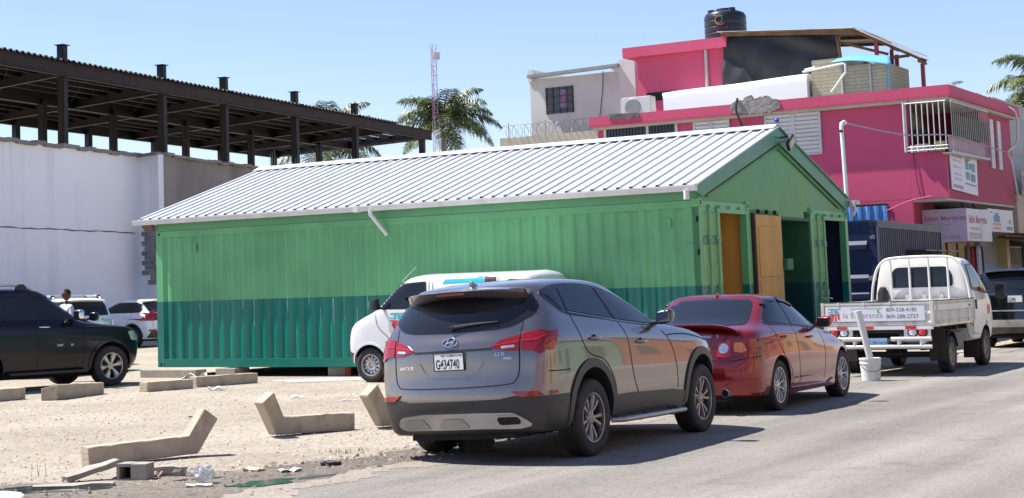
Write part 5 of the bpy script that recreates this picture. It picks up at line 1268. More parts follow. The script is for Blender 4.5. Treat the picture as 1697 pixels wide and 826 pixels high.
    # chrome belt line
    c.side('belt_moulding', strip([(-.22, 1.318), (.74, 1.212), (1.70, 1.125)], .010), mat('dull_chrome', (.35, .35, .36), .25, .9, var=.05), .010)
    # seams
    c.gaps([[(-.19, 1.30), (-.17, 1.1), (-.05, .93), (.28, .84), (.46, .66), (.52, .50)],
            [(.78, 1.19), (.84, 1.05), (.90, .70), (1.02, .48)], [(1.76, 1.08), (1.90, .95), (2.0, .70), (2.02, .48)],
            [(-.80, .80), (-.55, .795), (-.46, .80)], [(3.0, .86), (2.9, .75), (2.98, .62)], [(1.86, 1.03), (2.4, 1.02), (3.0, .93)]])
    gp = [(.665, 1.26), (.66, 1.1), (.66, .85), (.62, .73), (.5, .70), (0, .692), (-.5, .70), (-.62, .73), (-.66, .85), (-.66, 1.1), (-.665, 1.26)]
    c.rear('tailgate_seam', strip(smoothpath(gp, 5), .011), GAP, .003, skirt=0)
    c.rear('tailgate_seam', strip([(.40, 1.025), (-.42, 1.03)], .02), GAP, .003, skirt=0)
    # tailgate pressed lip around the plate
    for s in (1, -1): c.rear('tailgate_crease', strip(smoothpath([(s*.34, .93), (s*.27, .83), (s*.18, .80)], 5), .014), P, .007, skirt=.01)
    c.rear('tailgate_crease', strip([(.19, .798), (-.19, .798)], .014), P, .007, skirt=.01)
    # lamps
    for s, a in ((-1, 30), (1, -30)):
        up = lambda Q: [(s*abs(y), z) for y, z in Q]
        l = c.rear('tail_lamp', [rnd(up([(.40, 1.04), (.50, 1.10), (.66, 1.14), (.655, 1.0), (.55, 1.005)]), .02)], REDL, .012, skirt=.02)
        c.rear('reversing_light', [rnd(up([(.50, 1.045), (.62, 1.052), (.62, 1.03), (.51, 1.024)]), .006)], CLEARL, .017, parent=l, skirt=0)
        c.rear('lamp_stripe', strip(up([(.43, 1.055), (.655, 1.085)]), .010), REDL2, .016, parent=l, skirt=0)
        l2 = c.rear('tail_lamp', [rnd(up([(.675, 1.0), (.675, 1.145), (.80, 1.17), (.86, 1.165), (.905, 1.16), (.90, 1.10), (.885, 1.05), (.86, .975), (.83, .955), (.79, .99)]), .02)], REDL, .012, skirt=.02)
        c.rear('lamp_stripe', strip(up([(.675, 1.088), (.80, 1.09), (.86, 1.13)]), .010), REDL2, .016, parent=l2, skirt=0)
        c.side('tail_lamp_wing', [rnd([(-.78, .99), (-.86, 1.155), (-.58, 1.165), (-.66, 1.06), (-.72, .985)], .02)], REDL, .012, sides=(s,), skirt=.02)
        c.side('lamp_stripe', strip([(-.80, 1.06), (-.70, 1.13)], .009), REDL2, .016, sides=(s,), parent=l2, skirt=0)
        c.rear('reflector', [rnd(up([(.58, .64), (.80, .63), (.84, .59), (.66, .585)]), .015)], REDL, .018, skirt=.02)
        c.rear('headlamp', [rnd(up([(.58, .90), (.82, .93), (.80, .80), (.62, .78)]), .03)], CLEARL, .01, front=True)
        c.side('headlamp_wing', [rnd([(3.0, .93), (3.28, .90), (3.30, .80), (3.12, .82)], .03)], CLEARL, .008, sides=(s,))
        c.side('side_reflector', [rnd([(-.80, .62), (-.80, .59), (-.70, .60), (-.72, .63)], .008)], REDL, .018, sides=(s,))
    for k, q in (('grille', [(.38, .85), (-.38, .85), (-.30, .62), (.30, .62)]), ('lower_grille', [(.55, .50), (-.55, .50), (-.5, .36), (.5, .36)])):
        c.rear(k, [rnd(q, .04)], BLACKP, .008, front=True)
    # spoiler over the rear glass
    def spo(u, v_):
        y = -.64+1.28*u; e = abs(y)/.64
        x0 = -.60; x1 = -.985+.30*e**2.6; x0 = max(x0, x1+.12)
        prof = [(x0, 1.605-.045*e**2.5), (x0-.16, 1.592-.035*e**2.5), (x1+.010, 1.578-.02*e**2.5), (x1, 1.570-.02*e**2.5), (x1+.06, 1.530-.06*e**2), (x1+.12, 1.510-.07*e**2), (x0, 1.52-.08*e**2)]
        f = v_*(len(prof)-1); k = min(int(f), len(prof)-2); a, b_ = prof[k], prof[k+1]; q = f-k
        return (a[0]+(b_[0]-a[0])*q, y, a[1]+(b_[1]-a[1])*q)
    mb = MB(); mb.grid(spo, 24, 6)
    for u in (0, 1): mb.poly([spo(u, k/6) for k in range(7)])
    so_ = mb.build('roof_spoiler', P, t, smooth=35)
    mb = MB(); mb.box((-.950, 0, 1.545), (.02, .30, .018), bev=.004); mb.build('high_brake_light', REDL, so_)
    # shark fin
    mb = MB(); mb.prism([(-.58, 1.60), (-.42, 1.622), (-.50, 1.64), (-.55, 1.665), (-.565, 1.64)], 'y', -.014, .014)
    for v in mb.b.verts: v.co.z += .005
    mb.build('antenna_fin', P, t, smooth=40)
    # wiper, emblem, plate, badges
    a, na = c.hit_rear(-.02, 1.235, .02); b_, nb = c.hit_rear(-.45, 1.262, .02)
    mb = MB(); mb.tube([a+Vector((-.01, .03, 0)), a, a+(b_-a)*.5+Vector((-.012, 0, .006)), b_], [.022, .020, .014, .006], 8); mb.tube([a+Vector((.03, .01, 0)), a+Vector((-.02, .01, 0))], .024, 12)
    mb.build('rear_wiper', BLACKP, t, smooth=40)
    p, n = c.hit_rear(0.0, 1.105, .008)
    mb = MB(); mb.M = Matrix.Translation(p) @ Vector((-1, 0, 0)).rotation_difference(n).to_matrix().to_4x4()
    el = [(-.0, .078*cos(2*pi*k/36), .042*sin(2*pi*k/36)) for k in range(37)]
    mb.tube([(0, y, z) for _, y, z in el], .0065, 6, cap=False)
    mb.tube([(0, .048, -.030), (-.002, .020, .030)], .008, 6); mb.tube([(0, -.018, -.030), (-.002, -.046, .030)], .008, 6); mb.tube([(0, .034, -.006), (0, -.034, .006)], .007, 6)
    mb.build('emblem', CHROME, t, smooth=40)
    plate_asm(c, t, .0, .935, .31, .155, 'G434740', 'REP. DOMINICANA')
    def pj(v, o=.004):
        h, n = c.hit_rear(v.y, v.z, o); return h
    text_on('model_badge', 'SANTA FE', .042, (-1, .60, .875), (0, -1, 0), (0, 0, 1), CHROME, t, True, proj=pj)
    text_on('engine_badge', '2.2 D', .040, (-1, -.44, .965), (0, -1, 0), (0, 0, 1), CHROME, t, True, proj=pj, shear=.2)
    text_on('drive_badge', '4WD', .032, (-1, -.52, .925), (0, -1, 0), (0, 0, 1), CHROME, t, True, proj=pj)
    # handles, mirrors, side step
    for s in (-1, 1):
        for x, z in ((.10, 1.055), (1.14, .985)):
            h, n = c.hit_side(x, z, s, 0)
            mb = MB(); y = h.y
            mb.tube([(x-.10, y+s*.004, z+.004), (x-.07, y+s*.034, z+.006), (x+.06, y+s*.038, z), (x+.10, y+s*.004, z-.006)], [.012, .015, .015, .012], 8)
            hd = mb.build('door_handle', CHROME if False else P, t, smooth=50)
            mb = MB(); mb.lathe([(.042, 0), (.0, .001)], 20, 'Y', (x, y+s*.002, z)); mb.build('handle_cup', DARK, hd)
        m = MB()
        mx = MB(); bx0 = 1.60; yb = s*.86
        mx.b.free(); mx.b = bmesh.new()
        bmesh.ops.create_icosphere(mx.b, subdivisions=3, radius=1)
        for v in mx.b.verts:
            x, y, z = v.co; sg = lambda q, e: (abs(q)**e)*(1 if q > 0 else -1)
            x, y, z = sg(x, .55), sg(y, .62), sg(z, .7)
            v.co = (1.62+.078*x+.03*(1-abs(y)), s*(1.005+.092*y), 1.215+.075*z+.012*y)
        mr = mx.build('wing_mirror', [mat('mirror_black', (.015, .015, .016), .15, coat=1, var=0)], t, smooth=60)
        mm = MB(); mm.bar((1.60, s*.84, 1.145), (1.63, s*.97, 1.17), .07, .035); mm.build('mirror_arm', BLACKP, mr)
        mm = MB(); mm.box((1.546, s*1.01, 1.215), (.004, .14, .10), bev=.001); mm.build('mirror_glass', CHROME, mr)
        st = MB(); st.tube([(.46, s*.86, .262), (.52, s*.965, .262), (1.3, s*.975, .255), (2.05, s*.955, .25), (2.12, s*.86, .25)], [.024, .026, .026, .026, .024], 10)
        stp = st.build('side_step', SILVERP, t, smooth=50)
        for x in (.65, 1.3, 1.95):
            q = MB(); q.bar((x, s*.95, .25), (x, s*.75, .27), .04, .02); q.build('step_bracket', BLACKP, stp)
    # underside: floor, exhaust, suspension arm
    mb = MB(); mb.box2((-.9, -.55, .215), (3.1, .55, .26)); mb.tube([(-.9, .35, .27), (-.3, .3, .25), (.2, .1, .24)], .07, 10)
    mb.tube([(0, -.75, .34), (0, .75, .34)], .045, 8); mb.box((-.02, -.55, .3), (.3, .16, .14), bev=.02)
    mb.build('underbody', DARK, t)
    add_wheels(t, (0, 2.7), .363, .235, .235, 'twin5', mat('grey_alloy', (.30, .27, .26), .25, .85, var=.08, stain=((.10, .08, .06), .4, 5, 1)), .80)
    # the body leans a little towards the low gutter side on its springs; wheels stay on the road
    roll = Matrix.Translation((0, 0, .36)) @ Matrix.Rotation(R(-2.5), 4, 'X') @ Matrix.Translation((0, 0, -.36))
    for ch in kids(t):
        if not ch.name.startswith('wheel') or ch.name.startswith('wheel_arch'): ch.matrix_basis = roll @ ch.matrix_basis
    return t
# ---- a family of estate-bodied cars: one builder, different sizes and trims
def estate_car(name, label, group, loc, rz, paint, wb=2.79, ro=1.05, fo=.90, W=.95, H=1.76, belt=1.22, hood=1.10, cowl=1.95, gt=.38, rf='six', rr=.245, r=.38,
               rack=None, clad=None, lamps='tall', plate=None, vis=True, chrome_mirror=False, trim=None, scr=1.05, handlem=None, glassm=None, side_text=None, washer=False, spoiler=True):
    """gt: how far the tail glass leans forward; scr: length of the windscreen in plan"""
    GL = glassm or GLASS
    t = empty(name, (*loc, 0), rz); tag(t, label, 'car', group)
    x0, x1 = -ro, wb+fo
    def rg(dr, df, Wk, z, brr=.13, bff=.26, sx=None, yr=.82):
        a = x0+dr; b_ = x1-df
        xs = [a+brr+.13] + ([x for x in (-.3, wb*.18, wb*.36, wb*.54, wb*.78)] if sx is None else sx) + [b_-bff-.16]
        return ring(a, brr, xs, bff, b_, [W*k for k in Wk], z, yr=yr)
    c0 = cowl; top = H
    def up(z, fr, rear_in, Wk, xend, zs):
        a = x0+.10+rear_in; b_ = xend
        L = b_-a; xs = [a+.26+(L-.56)*q for q in (0, .18, .36, .54, .72, .88, 1)]
        return ring(a, .14, xs, .18, b_, [W*k for k in Wk], zs, yr=.84)
    hB = belt-.03
    rings = [
        rg(.22, .30, [.82, .84, .84, .80], .27), rg(.07, .14, [.92, .95, .95, .92], [.32, .29, .28, .29, .33]),
        rg(0, .02, [.97, .985, .985, .96], .48), rg(-.0, 0, [.985, 1, 1, .98], .66), rg(.03, .0, [.99, 1, 1, .98], [.86, .84, .80]),
        rg(.04, .04, [.985, .995, .995, .96], [belt-.2, belt-.2, hood-.14, hood-.16]),
        rg(.06, .14, [.97, .975, .975, .93], [hB-.05, hB-.05, hB-.08, hood-.02, hood-.06], bff=.24),
        rg(.09, .42, [.95, .955, .95, .86], [hB, hB, hB-.01, hood+.02, hood+.0], bff=.2),
        up(0, 0, .0, [.93, .93, .93, .86], c0+.12, [belt+.02, belt+.02, belt+.01, belt, hood+.08, hood+.10]),
        up(0, 0, gt*.22, [.90, .89, .885, .82], c0+.12-.20*scr, [belt+.13, belt+.13, belt+.13, belt+.12, belt+.11]),
        up(0, 0, gt*.60, [.845, .84, .83, .775], c0+.12-.60*scr, [belt+.33, belt+.34, belt+.34, belt+.32]),
        up(0, 0, gt*.92, [.785, .78, .77, .72], c0+.12-.95*scr, [H-.10, H-.075, H-.07, H-.08, H-.10]),
        up(0, 0, gt*1.02, [.72, .715, .70, .65], c0+.12-1.08*scr, [H-.05, H-.03, H-.022, H-.035, H-.06]),
        up(0, 0, gt*1.2, [.42, .42, .42], c0-.02-1.15*scr, [H-.02, H-.005, H, H-.01, H-.035])]
    body, bvh = car_body('body', rings, [H-.015+.012*sin(pi*k/12) for k in range(13)], paint, t, {6: .3, 8: .2, 11: .4, 1: .4}, 2, [(0, r, r+.075), (wb, r, r+.075)])
    c = Car(t, bvh); BL = BLACKP
    aclr = clad or paint
    for x in (0, wb): c.side('wheel_arch_trim', annulus(x, r, r+.072, r+.13, .02, pi-.02, 20), aclr, .014, skirt=.03)
    if clad:
        c.side('sill_trim', [[(r+.10, .27), (wb-r-.10, .27), (wb-r-.12, .43), (r+.12, .43)]], clad, .012, skirt=.02)
        c.rear('rear_bumper_trim', [rnd([(.8, .58), (-.8, .58), (-.84, .33), (.84, .33)], .04)], clad, .010, skirt=.02)
    # windows
    zr = belt+.06; zt_ = H-.15; b0 = x0+.42+gt*.3
    bx = wb*.42
    su = [(b0, zt_-.05), (b0-.02, zr+.06), (b0+.08, zr-.015), (bx, zr-.03), (c0-.24, zr-.045), (c0-.60*scr, zr+.24), (c0-.90*scr, zt_+.01), (bx, zt_+.035), (b0+.25, zt_+.02)]
    c.side('window_surround', [rnd(su, .05)], mat('window_rubber', (.012, .012, .013), .35, var=.1), .003, skirt=.002)
    c.side('quarter_window', [rnd([(b0+.05, zt_-.05), (b0+.05, zr+.05), (b0+.13, zr+.01), (-.02, zr+.0), (.04, zt_-.01), (b0+.26, zt_-.01)], .04)], GL, .007, skirt=.003)
    c.side('rear_door_window', [rnd([(.04, zr), (bx-.05, zr-.01), (bx-.10, zt_+.01), (.10, zt_)], .03)], GL, .007, skirt=.003)
    c.side('front_door_window', [rnd([(bx+.03, zr-.01), (c0-.32, zr-.025), (c0-.64*scr, zr+.22), (c0-.92*scr, zt_-.01), (bx-.02, zt_+.01)], .03)], GL, .007, skirt=.003)
    Wg = W*.80
    c.rear('rear_window', [rnd([(Wg, belt+.05), (-Wg, belt+.05), (-Wg*.93, H-.13), (0, H-.11), (Wg*.93, H-.13)], .07)], GL, .005, skirt=.003)
    c.rear('windscreen', [rnd([(Wg, belt-.0), (-Wg, belt-.0), (-Wg*.84, H-.12), (0, H-.11), (Wg*.84, H-.12)], .06)], GL, .005, skirt=.003, front=True)
    # seams and handles
    c.gaps([[(.06, zr), (.08, belt-.1), (.30, r+.42), (.50, .44)], [(bx, zr), (bx+.01, .9), (bx-.02, .44)], [(c0-.22, belt-.02), (c0-.12, .9), (c0-.18, .44)],
            [(c0-.10, hood+.02), (x1-.9, hood-.005), (x1-.36, hood-.06)]])
    gw = W*.80
    c.rear('tailgate_seam', strip(smoothpath([(gw, belt+.05), (gw-.02, .95), (gw-.08, .62), (0, .60), (-gw+.08, .62), (-gw+.02, .95), (-gw, belt+.05)], 5), .012), GAP, .003, skirt=0)
    for s in (-1, 1):
        for x in (.26, bx+.16):
            h, n = c.hit_side(x, belt-.11, s)
            mb = MB(); mb.tube([(x-.11, h.y+s*.002, belt-.108), (x-.08, h.y+s*.035, belt-.105), (x+.08, h.y+s*.035, belt-.108), (x+.11, h.y+s*.002, belt-.112)], [.013, .017, .017, .013], 8)
            mb.build('door_handle', handlem or paint, t, smooth=50)
        mx = MB(); mx.b.free(); mx.b = bmesh.new(); bmesh.ops.create_icosphere(mx.b, subdivisions=3, radius=1)
        for v in mx.b.verts:
            x, y, z = v.co; sg = lambda q, e: (abs(q)**e)*(1 if q > 0 else -1)
            x, y, z = sg(x, .6), sg(y, .6), sg(z, .65)
            v.co = (c0-.30+.075*x, s*(W+.07+.115*y), belt+.10+.10*z)
        mr = mx.build('wing_mirror', CHROME if chrome_mirror else paint, t, smooth=60)
        mm = MB(); mm.bar((c0-.30, s*(W*.86), belt+.04), (c0-.28, s*(W+.06), belt+.08), .07, .04); mm.build('mirror_arm', BL, mr)
        mm = MB(); mm.box((c0-.376, s*(W+.075), belt+.10), (.004, .17, .14), bev=.001); mm.build('mirror_glass', GLASS, mr)
    # lamps
    zb = belt
    for s in (-1, 1):
        u = lambda Q: [(s*y, z) for y, z in Q]
        if lamps == 'clear':
            c.rear('tail_lamp', [rnd(u([(W*.86, zb-.24), (W*.86, zb-.02), (W*.97, zb-.0), (W*.97, zb-.24)]), .02)], CLEARL, .012, skirt=.02)
            c.side('tail_lamp_wing', [rnd([(x0+.14, zb-.22), (x0+.14, zb-.04), (x0+.28, zb-.06), (x0+.24, zb-.2)], .02)], CLEARL, .010, sides=(s,), skirt=.02)
        if lamps == 'tall':      # slim lamp up beside the rear glass
            l = c.rear('tail_lamp', [rnd(u([(W*.70, zb-.30), (W*.70, zb-.05), (W*.86, zb-.02), (W*.97, zb-.0), (W*.97, zb-.30)]), .03)], REDL, .012, skirt=.02)
            c.side('tail_lamp_wing', [rnd([(x0+.10, zb-.28), (x0+.10, zb-.02), (x0+.34, zb-.05), (x0+.26, zb-.26)], .03)], REDL, .010, sides=(s,), skirt=.02)
            c.rear('reversing_light', [rnd(u([(W*.72, zb-.29), (W*.72, zb-.22), (W*.93, zb-.22), (W*.93, zb-.29)]), .01)], CLEARL, .017, parent=l, skirt=0)
        elif lamps == 'hook':    # climbs the pillar, then runs in over the tailgate
            l = c.rear('tail_lamp', [rnd(u([(W*.55, zb-.22), (W*.55, zb-.13), (W*.80, zb-.10), (W*.86, zb+.02), (W*.97, zb+.05), (W*.99, zb-.24), (W*.8, zb-.25)]), .02)], REDL, .012, skirt=.02)
            c.side('tail_lamp_wing', [rnd([(x0+.10, zb-.24), (x0+.14, zb+.0), (x0+.22, zb+.30), (x0+.32, zb+.30), (x0+.30, zb+.02), (x0+.40, zb-.08), (x0+.32, zb-.20)], .03)], REDL, .010, sides=(s,), skirt=.02)
        c.rear('reflector', [rnd(u([(.62, .62), (.84, .62), (.84, .56), (.64, .57)]), .01)], REDL, .016, skirt=.01)
        h = c.rear('headlamp', [rnd(u([(W*.62, hood-.12), (W*.90, hood-.10), (W*.92, hood-.28), (W*.64, hood-.30)]), .04)], CLEARL, .01, front=True, skirt=.01)
        c.side('headlamp_wing', [rnd([(x1-.42, hood-.10), (x1-.15, hood-.14), (x1-.12, hood-.28), (x1-.34, hood-.24)], .04)], CLEARL, .009, sides=(s,), skirt=.01)
    c.rear('grille', [rnd([(W*.50, hood-.12), (-W*.50, hood-.12), (-W*.44, hood-.34), (W*.44, hood-.34)], .04)], BL, .01, front=True, skirt=.01)
    c.rear('lower_grille', [rnd([(W*.6, .52), (-W*.6, .52), (-W*.55, .38), (W*.55, .38)], .04)], BL, .01, front=True, skirt=.01)
    if spoiler:
        def sp(u_, v_):
            y = (-1+2*u_)*W*.70; e = abs(-1+2*u_); pr = [(.0, H-.03), (-.20, H-.045), (-.235, H-.065), (-.20, H-.085), (0, H-.09)]
            f = v_*4; k = min(int(f), 3); a, b_ = pr[k], pr[k+1]; q = f-k
            return (x0+.10+gt*1.05+.06+a[0]+(b_[0]-a[0])*q+.08*e**3, y, a[1]+(b_[1]-a[1])*q-.03*e**2)
        mb = MB(); mb.grid(sp, 16, 4)
        for u_ in (0, 1): mb.poly([sp(u_, k/4) for k in range(5)])
        so_ = mb.build('roof_spoiler', paint, t, smooth=35)
    if plate:
        plate_asm(c, t, 0, plate[2] if len(plate) > 2 else .86, .31, .155, plate[0], plate[1])
    if rack:
        for s in (-1, 1):
            mb = MB(); y = s*W*.66
            mb.tube([(x0+.55, y, H-.05), (x0+.68, y, H+.035), (x0+.9, y, H+.05), (c0-1.55, y, H+.05), (c0-1.25, y, H+.03), (c0-1.08, y, H-.05)], [.02, .024, .024, .024, .024, .02], 8)
            rk = mb.build('roof_rail', rack, t, smooth=50)
            for x in (x0+.72, c0-1.32):
                q = MB(); q.prism([(x-.16, H-.06), (x+.16, H-.06), (x+.06, H+.065), (x-.06, H+.065)], 'y', y-.028, y+.028); q.build('rail_foot', BL, rk)
        for x in (x0+.95, c0-1.75):
            mb = MB(); mb.bar((x, -W*.64, H+.065), (x, W*.64, H+.065), .05, .025); mb.build('roof_crossbar', rack, t)
    mb = MB(); mb.box2((x0+.25, -.6, .22), (x1-.4, .6, .28)); mb.tube([(0, -.8, r), (0, .8, r)], .05, 8); mb.build('underbody', DARK, t)
    add_wheels(t, (0, wb), r, .25, rr, rf, ALLOY, W-.135)
    return t, c

def left_black_suv():
    P = mat('black_blue_paint', (.004, .005, .011), .18, 0, var=.05, vscale=60, coat=.1, spec=.35)
    t, c = estate_car('parked_suv', 'black SUV with roof rails and chrome mirror, seen side-on on the gravel', 'cars parked on the gravel lot', (-7.915, 30.657), .7505, P,
                      wb=2.79, ro=1.05, fo=.98, W=.94, H=1.90, belt=1.27, hood=1.13, cowl=2.32, gt=.30, rf='six', rr=.25, r=.385, rack=mat('rail_grey', (.45, .46, .48), .3, .8, var=.05), chrome_mirror=True, handlem=CHROME, scr=.84, lamps='tall')
    c.side('side_moulding', [[(.5, .62), (2.18, .62), (2.16, .60), (.5, .60)]], P, .012, skirt=.01)
    c.side('rain_guard', [rnd([(1.16, 1.74), (1.62, 1.70), (1.52, 1.76), (1.16, 1.79)], .01), rnd([(.16, 1.74), (1.08, 1.745), (1.08, 1.79), (.16, 1.785)], .01)], mat('smoke_plastic', (.02, .02, .022), .15, var=0), .02, skirt=.015)
    for tx, x in (('UNIT', 1.58), ('20', 1.88)):
        text_on('door_lettering', tx, .055, (x, -.95, .80), (1, 0, 0), (0, 0, 1), WHITEP, t, True, proj=lambda v: c.hit_side(v.x, v.z, -1, .004)[0], spacing=1.1)
    mb = MB(); mb.bar((.55, -.93, .33), (2.2, -.93, .33), .16, .05); mb.build('running_board', BLACKP, t)
    return t
def behind_black():
    P = mat('black_green_paint', (.005, .007, .008), .2, 0, var=.05, coat=.2, spec=.35)
    t, c = estate_car('parked_suv', 'dark green-black SUV mostly hidden behind the black SUV with roof rails', 'cars parked on the gravel lot', (-8.30, 36.98), R(62), P,
                      wb=2.66, ro=.95, fo=.70, W=.91, H=1.70, belt=1.18, hood=1.05, cowl=1.98, gt=.3, rf='five', rr=.23, r=.35, scr=1.05, lamps='tall')
    return t
def white_suv():
    P = mat('white_paint', (.82, .83, .84), .25, 0, var=.02, coat=1.0)
    t, c = estate_car('parked_suv', 'white SUV with pale roof rails, tail towards the viewer, next to the blue-white wall', 'cars parked on the gravel lot', (-8.15, 43.3), R(118), P,
                      wb=2.79, ro=1.05, fo=.86, W=.93, H=1.74, belt=1.22, hood=1.1, cowl=2.05, gt=.28, rf='six', rr=.24, r=.37, rack=mat('rail_white', (.6, .61, .62), .35, .4, var=.05), lamps='clear', clad=None, plate=('G218306', 'REP. DOMINICANA', .80) if False else None)
    return t
def white_crossover():
    P = MATS['white_paint']; CL = mat('cross_cladding', (.03, .03, .032), .5, var=.1)
    t, c = estate_car('parked_crossover', 'white crossover with hook-shaped red tail lamps, half hidden by the green container', 'cars parked on the gravel lot', (-8.45, 59.6), R(146), P,
                      wb=2.66, ro=.98, fo=.9, W=.925, H=1.70, belt=1.17, hood=1.02, cowl=1.95, gt=.55, rf='five', rr=.24, r=.36, lamps='hook', clad=CL, scr=1.15)
    return t
def far_black_suv():
    P = mat('black_paint', (.008, .008, .010), .2, .3, var=.05, coat=1.0)
    t, c = estate_car('parked_suv', 'black SUV with pale lower bumper, parked just beyond the white truck', 'cars parked along the kerb', (14.35, 37.55), R(57), P,
                      wb=2.85, ro=1.05, fo=.9, W=.98, H=1.76, belt=1.24, hood=1.12, cowl=2.1, gt=.25, rf='six', rr=.245, r=.385, lamps='none', plate=('G390', '', 1.08))
    c.rear('bumper_guard', [rnd([(.86, .62), (-.86, .62), (-.84, .47), (.84, .47)], .04)], mat('dirty_silver', (.45, .44, .40), .4, .4, var=.15), .03, skirt=.05)
    c.rear('tailgate_moulding', strip([(.80, .82), (-.80, .82)], .03), SILVERP, .012, skirt=.02)
    for s in (-1, 1):
        c.rear('tail_lamp', [rnd([(s*.78, .90), (s*.78, 1.18), (s*.94, 1.20), (s*.95, .90)], .02)], REDL, .012, skirt=.02)
    p, n = c.hit_rear(.3, 1.62, .02)
    return t
# ---- red saloon
def red_saloon(loc, rz):
    t = empty('parked_saloon', (*loc, 0), rz)
    tag(t, 'glossy red four-door saloon with boot spoiler, between the grey crossover and the white truck', 'car', 'cars parked along the kerb')
    P = mat('red_metallic', (.235, .006, .011), .25, .45, var=.03, vscale=200, coat=1.0)
    X = [-.74, -.3, .3, .8, 1.35, 2.05, 2.95]
    rings = [
        ring(-.85, .12, [-.66, -.25, .35, .8, 1.35, 2.0, 2.8], .25, 3.15, .72, .20),
        ring(-.98, .14, [-.72, -.28, .35, .8, 1.35, 2.0, 2.88], .3, 3.36, [.83, .84, .84, .82], [.25, .22, .19, .19, .20]),
        ring(-1.03, .16, X, .34, 3.46, [.865, .885, .88, .86], [.38, .36, .34]),
        ring(-1.045, .17, X, .34, 3.48, [.875, .89, .885, .875], [.53, .52, .48]),
        ring(-1.01, .16, X, .34, 3.44, [.875, .89, .885, .87], [.67, .66, .62]),
        ring(-.975, .16, [-.74, -.3, .3, .8, 1.35, 2.05, 2.92], .34, 3.38, [.865, .885, .88, .85], [.80, .80, .76, .68]),
        ring(-.965, .16, [-.74, -.3, .3, .8, 1.35, 2.03, 2.85], .34, 3.24, [.85, .875, .87, .82], [.92, .90, .86, .76, .74]),
        ring(-.93, .14, [-.72, -.3, .3, .8, 1.33, 1.95, 2.55], .24, 2.85, [.82, .86, .855, .78], [1.015, 1.0, .97, .93, .87, .84]),
        ring(-.72, .10, [-.55, -.26, .3, .8, 1.28, 1.70, 2.02], .18, 2.22, [.77, .825, .825, .74], [1.045, 1.045, 1.01, .98, .945, .955]),
        ring(-.50, .10, [-.32, -.14, .3, .78, 1.2, 1.52, 1.78], .22, 2.02, [.70, .785, .79, .70], [1.085, 1.10, 1.08, 1.06, 1.045, 1.045]),
        ring(-.22, .10, [-.07, .06, .36, .74, 1.02, 1.24, 1.42], .22, 1.66, [.655, .72, .715, .65], [1.22, 1.235, 1.235, 1.225, 1.215, 1.21]),
        ring(.06, .10, [.18, .26, .44, .68, .85, .98, 1.10], .18, 1.30, [.60, .635, .63, .58], [1.345, 1.37, 1.375, 1.365, 1.345, 1.34]),
        ring(.14, .08, [.24, .32, .46, .66, .80, .90, 1.0], .14, 1.16, [.53, .56, .555, .51], [1.385, 1.41, 1.42, 1.41, 1.385, 1.375]),
        ring(.19, .05, [.27, .35, .47, .64, .76, .85, .93], .10, 1.07, [.32, .33, .32], [1.405, 1.435, 1.447, 1.44, 1.415, 1.395])]
    body, bvh = car_body('body', rings, [1.41, 1.413, 1.42, 1.43, 1.44, 1.447, 1.452, 1.452, 1.447, 1.435, 1.42, 1.41, 1.405], P, t, {7: .35, 1: .5, 11: .2, 4: .2}, 3, [(0, .315, .37), (2.6, .315, .37)])
    c = Car(t, bvh)
    c.rear('rear_window', [rnd([(.62, 1.075), (0, 1.055), (-.62, 1.075), (-.60, 1.15), (-.53, 1.33), (-.45, 1.375), (0, 1.395), (.45, 1.375), (.53, 1.33), (.60, 1.15)], .05)], GLASS, .005, skirt=.003)
    c.rear('windscreen', [rnd([(.64, 1.0), (0, .985), (-.64, 1.0), (-.56, 1.30), (-.46, 1.365), (0, 1.385), (.46, 1.365), (.56, 1.30)], .05)], GLASS, .005, skirt=.003, front=True)
    c.side('window_surround', [smooth_poly([(-.20, 1.09), (.0, 1.055), (.7, 1.02), (1.70, .965), (1.45, 1.12), (1.12, 1.29), (.85, 1.36), (.45, 1.375), (.16, 1.33), (-.04, 1.20)])], mat('window_rubber', (.012, .012, .013), .35, var=.1), .003, skirt=.002)
    c.side('rear_door_window', [rnd([(-.08, 1.10), (.62, 1.045), (.56, 1.355), (.26, 1.345), (.04, 1.22)], .03)], GLASS, .007, skirt=.003)
    c.side('front_door_window', [rnd([(.69, 1.04), (1.56, .99), (1.36, 1.14), (1.06, 1.28), (.84, 1.335), (.63, 1.355)], .03)], GLASS, .007, skirt=.003)
    SM = mat('smoke_plastic', (.02, .02, .022), .15, var=0)
    c.side('rain_guard', [rnd([(.12, 1.285), (.30, 1.33), (.56, 1.34), (.55, 1.375), (.28, 1.365), (.08, 1.30)], .01), rnd([(.64, 1.335), (.86, 1.31), (1.08, 1.25), (1.12, 1.285), (.88, 1.352), (.64, 1.375)], .01)], SM, .022, skirt=.016)
    c.gaps([[(-.10, 1.08), (-.06, .92), (.10, .72), (.38, .50), (.44, .30)], [(.64, 1.03), (.69, .8), (.72, .30)], [(1.72, .93), (1.80, .75), (1.78, .50), (1.74, .30)], [(1.95, .90), (2.5, .85), (3.0, .74)]])
    c.rear('boot_seam', strip(smoothpath([(.60, 1.02), (.50, .92), (.44, .75), (.40, .655), (0, .65), (-.40, .655), (-.44, .75), (-.50, .92), (-.60, 1.02)], 4), .012), GAP, .003, skirt=0)
    for s in (-1, 1): c.rear('bumper_seam', strip(smoothpath([(s*.86, .70), (s*.64, .66), (s*.44, .64)], 4), .010), GAP, .003, skirt=0)
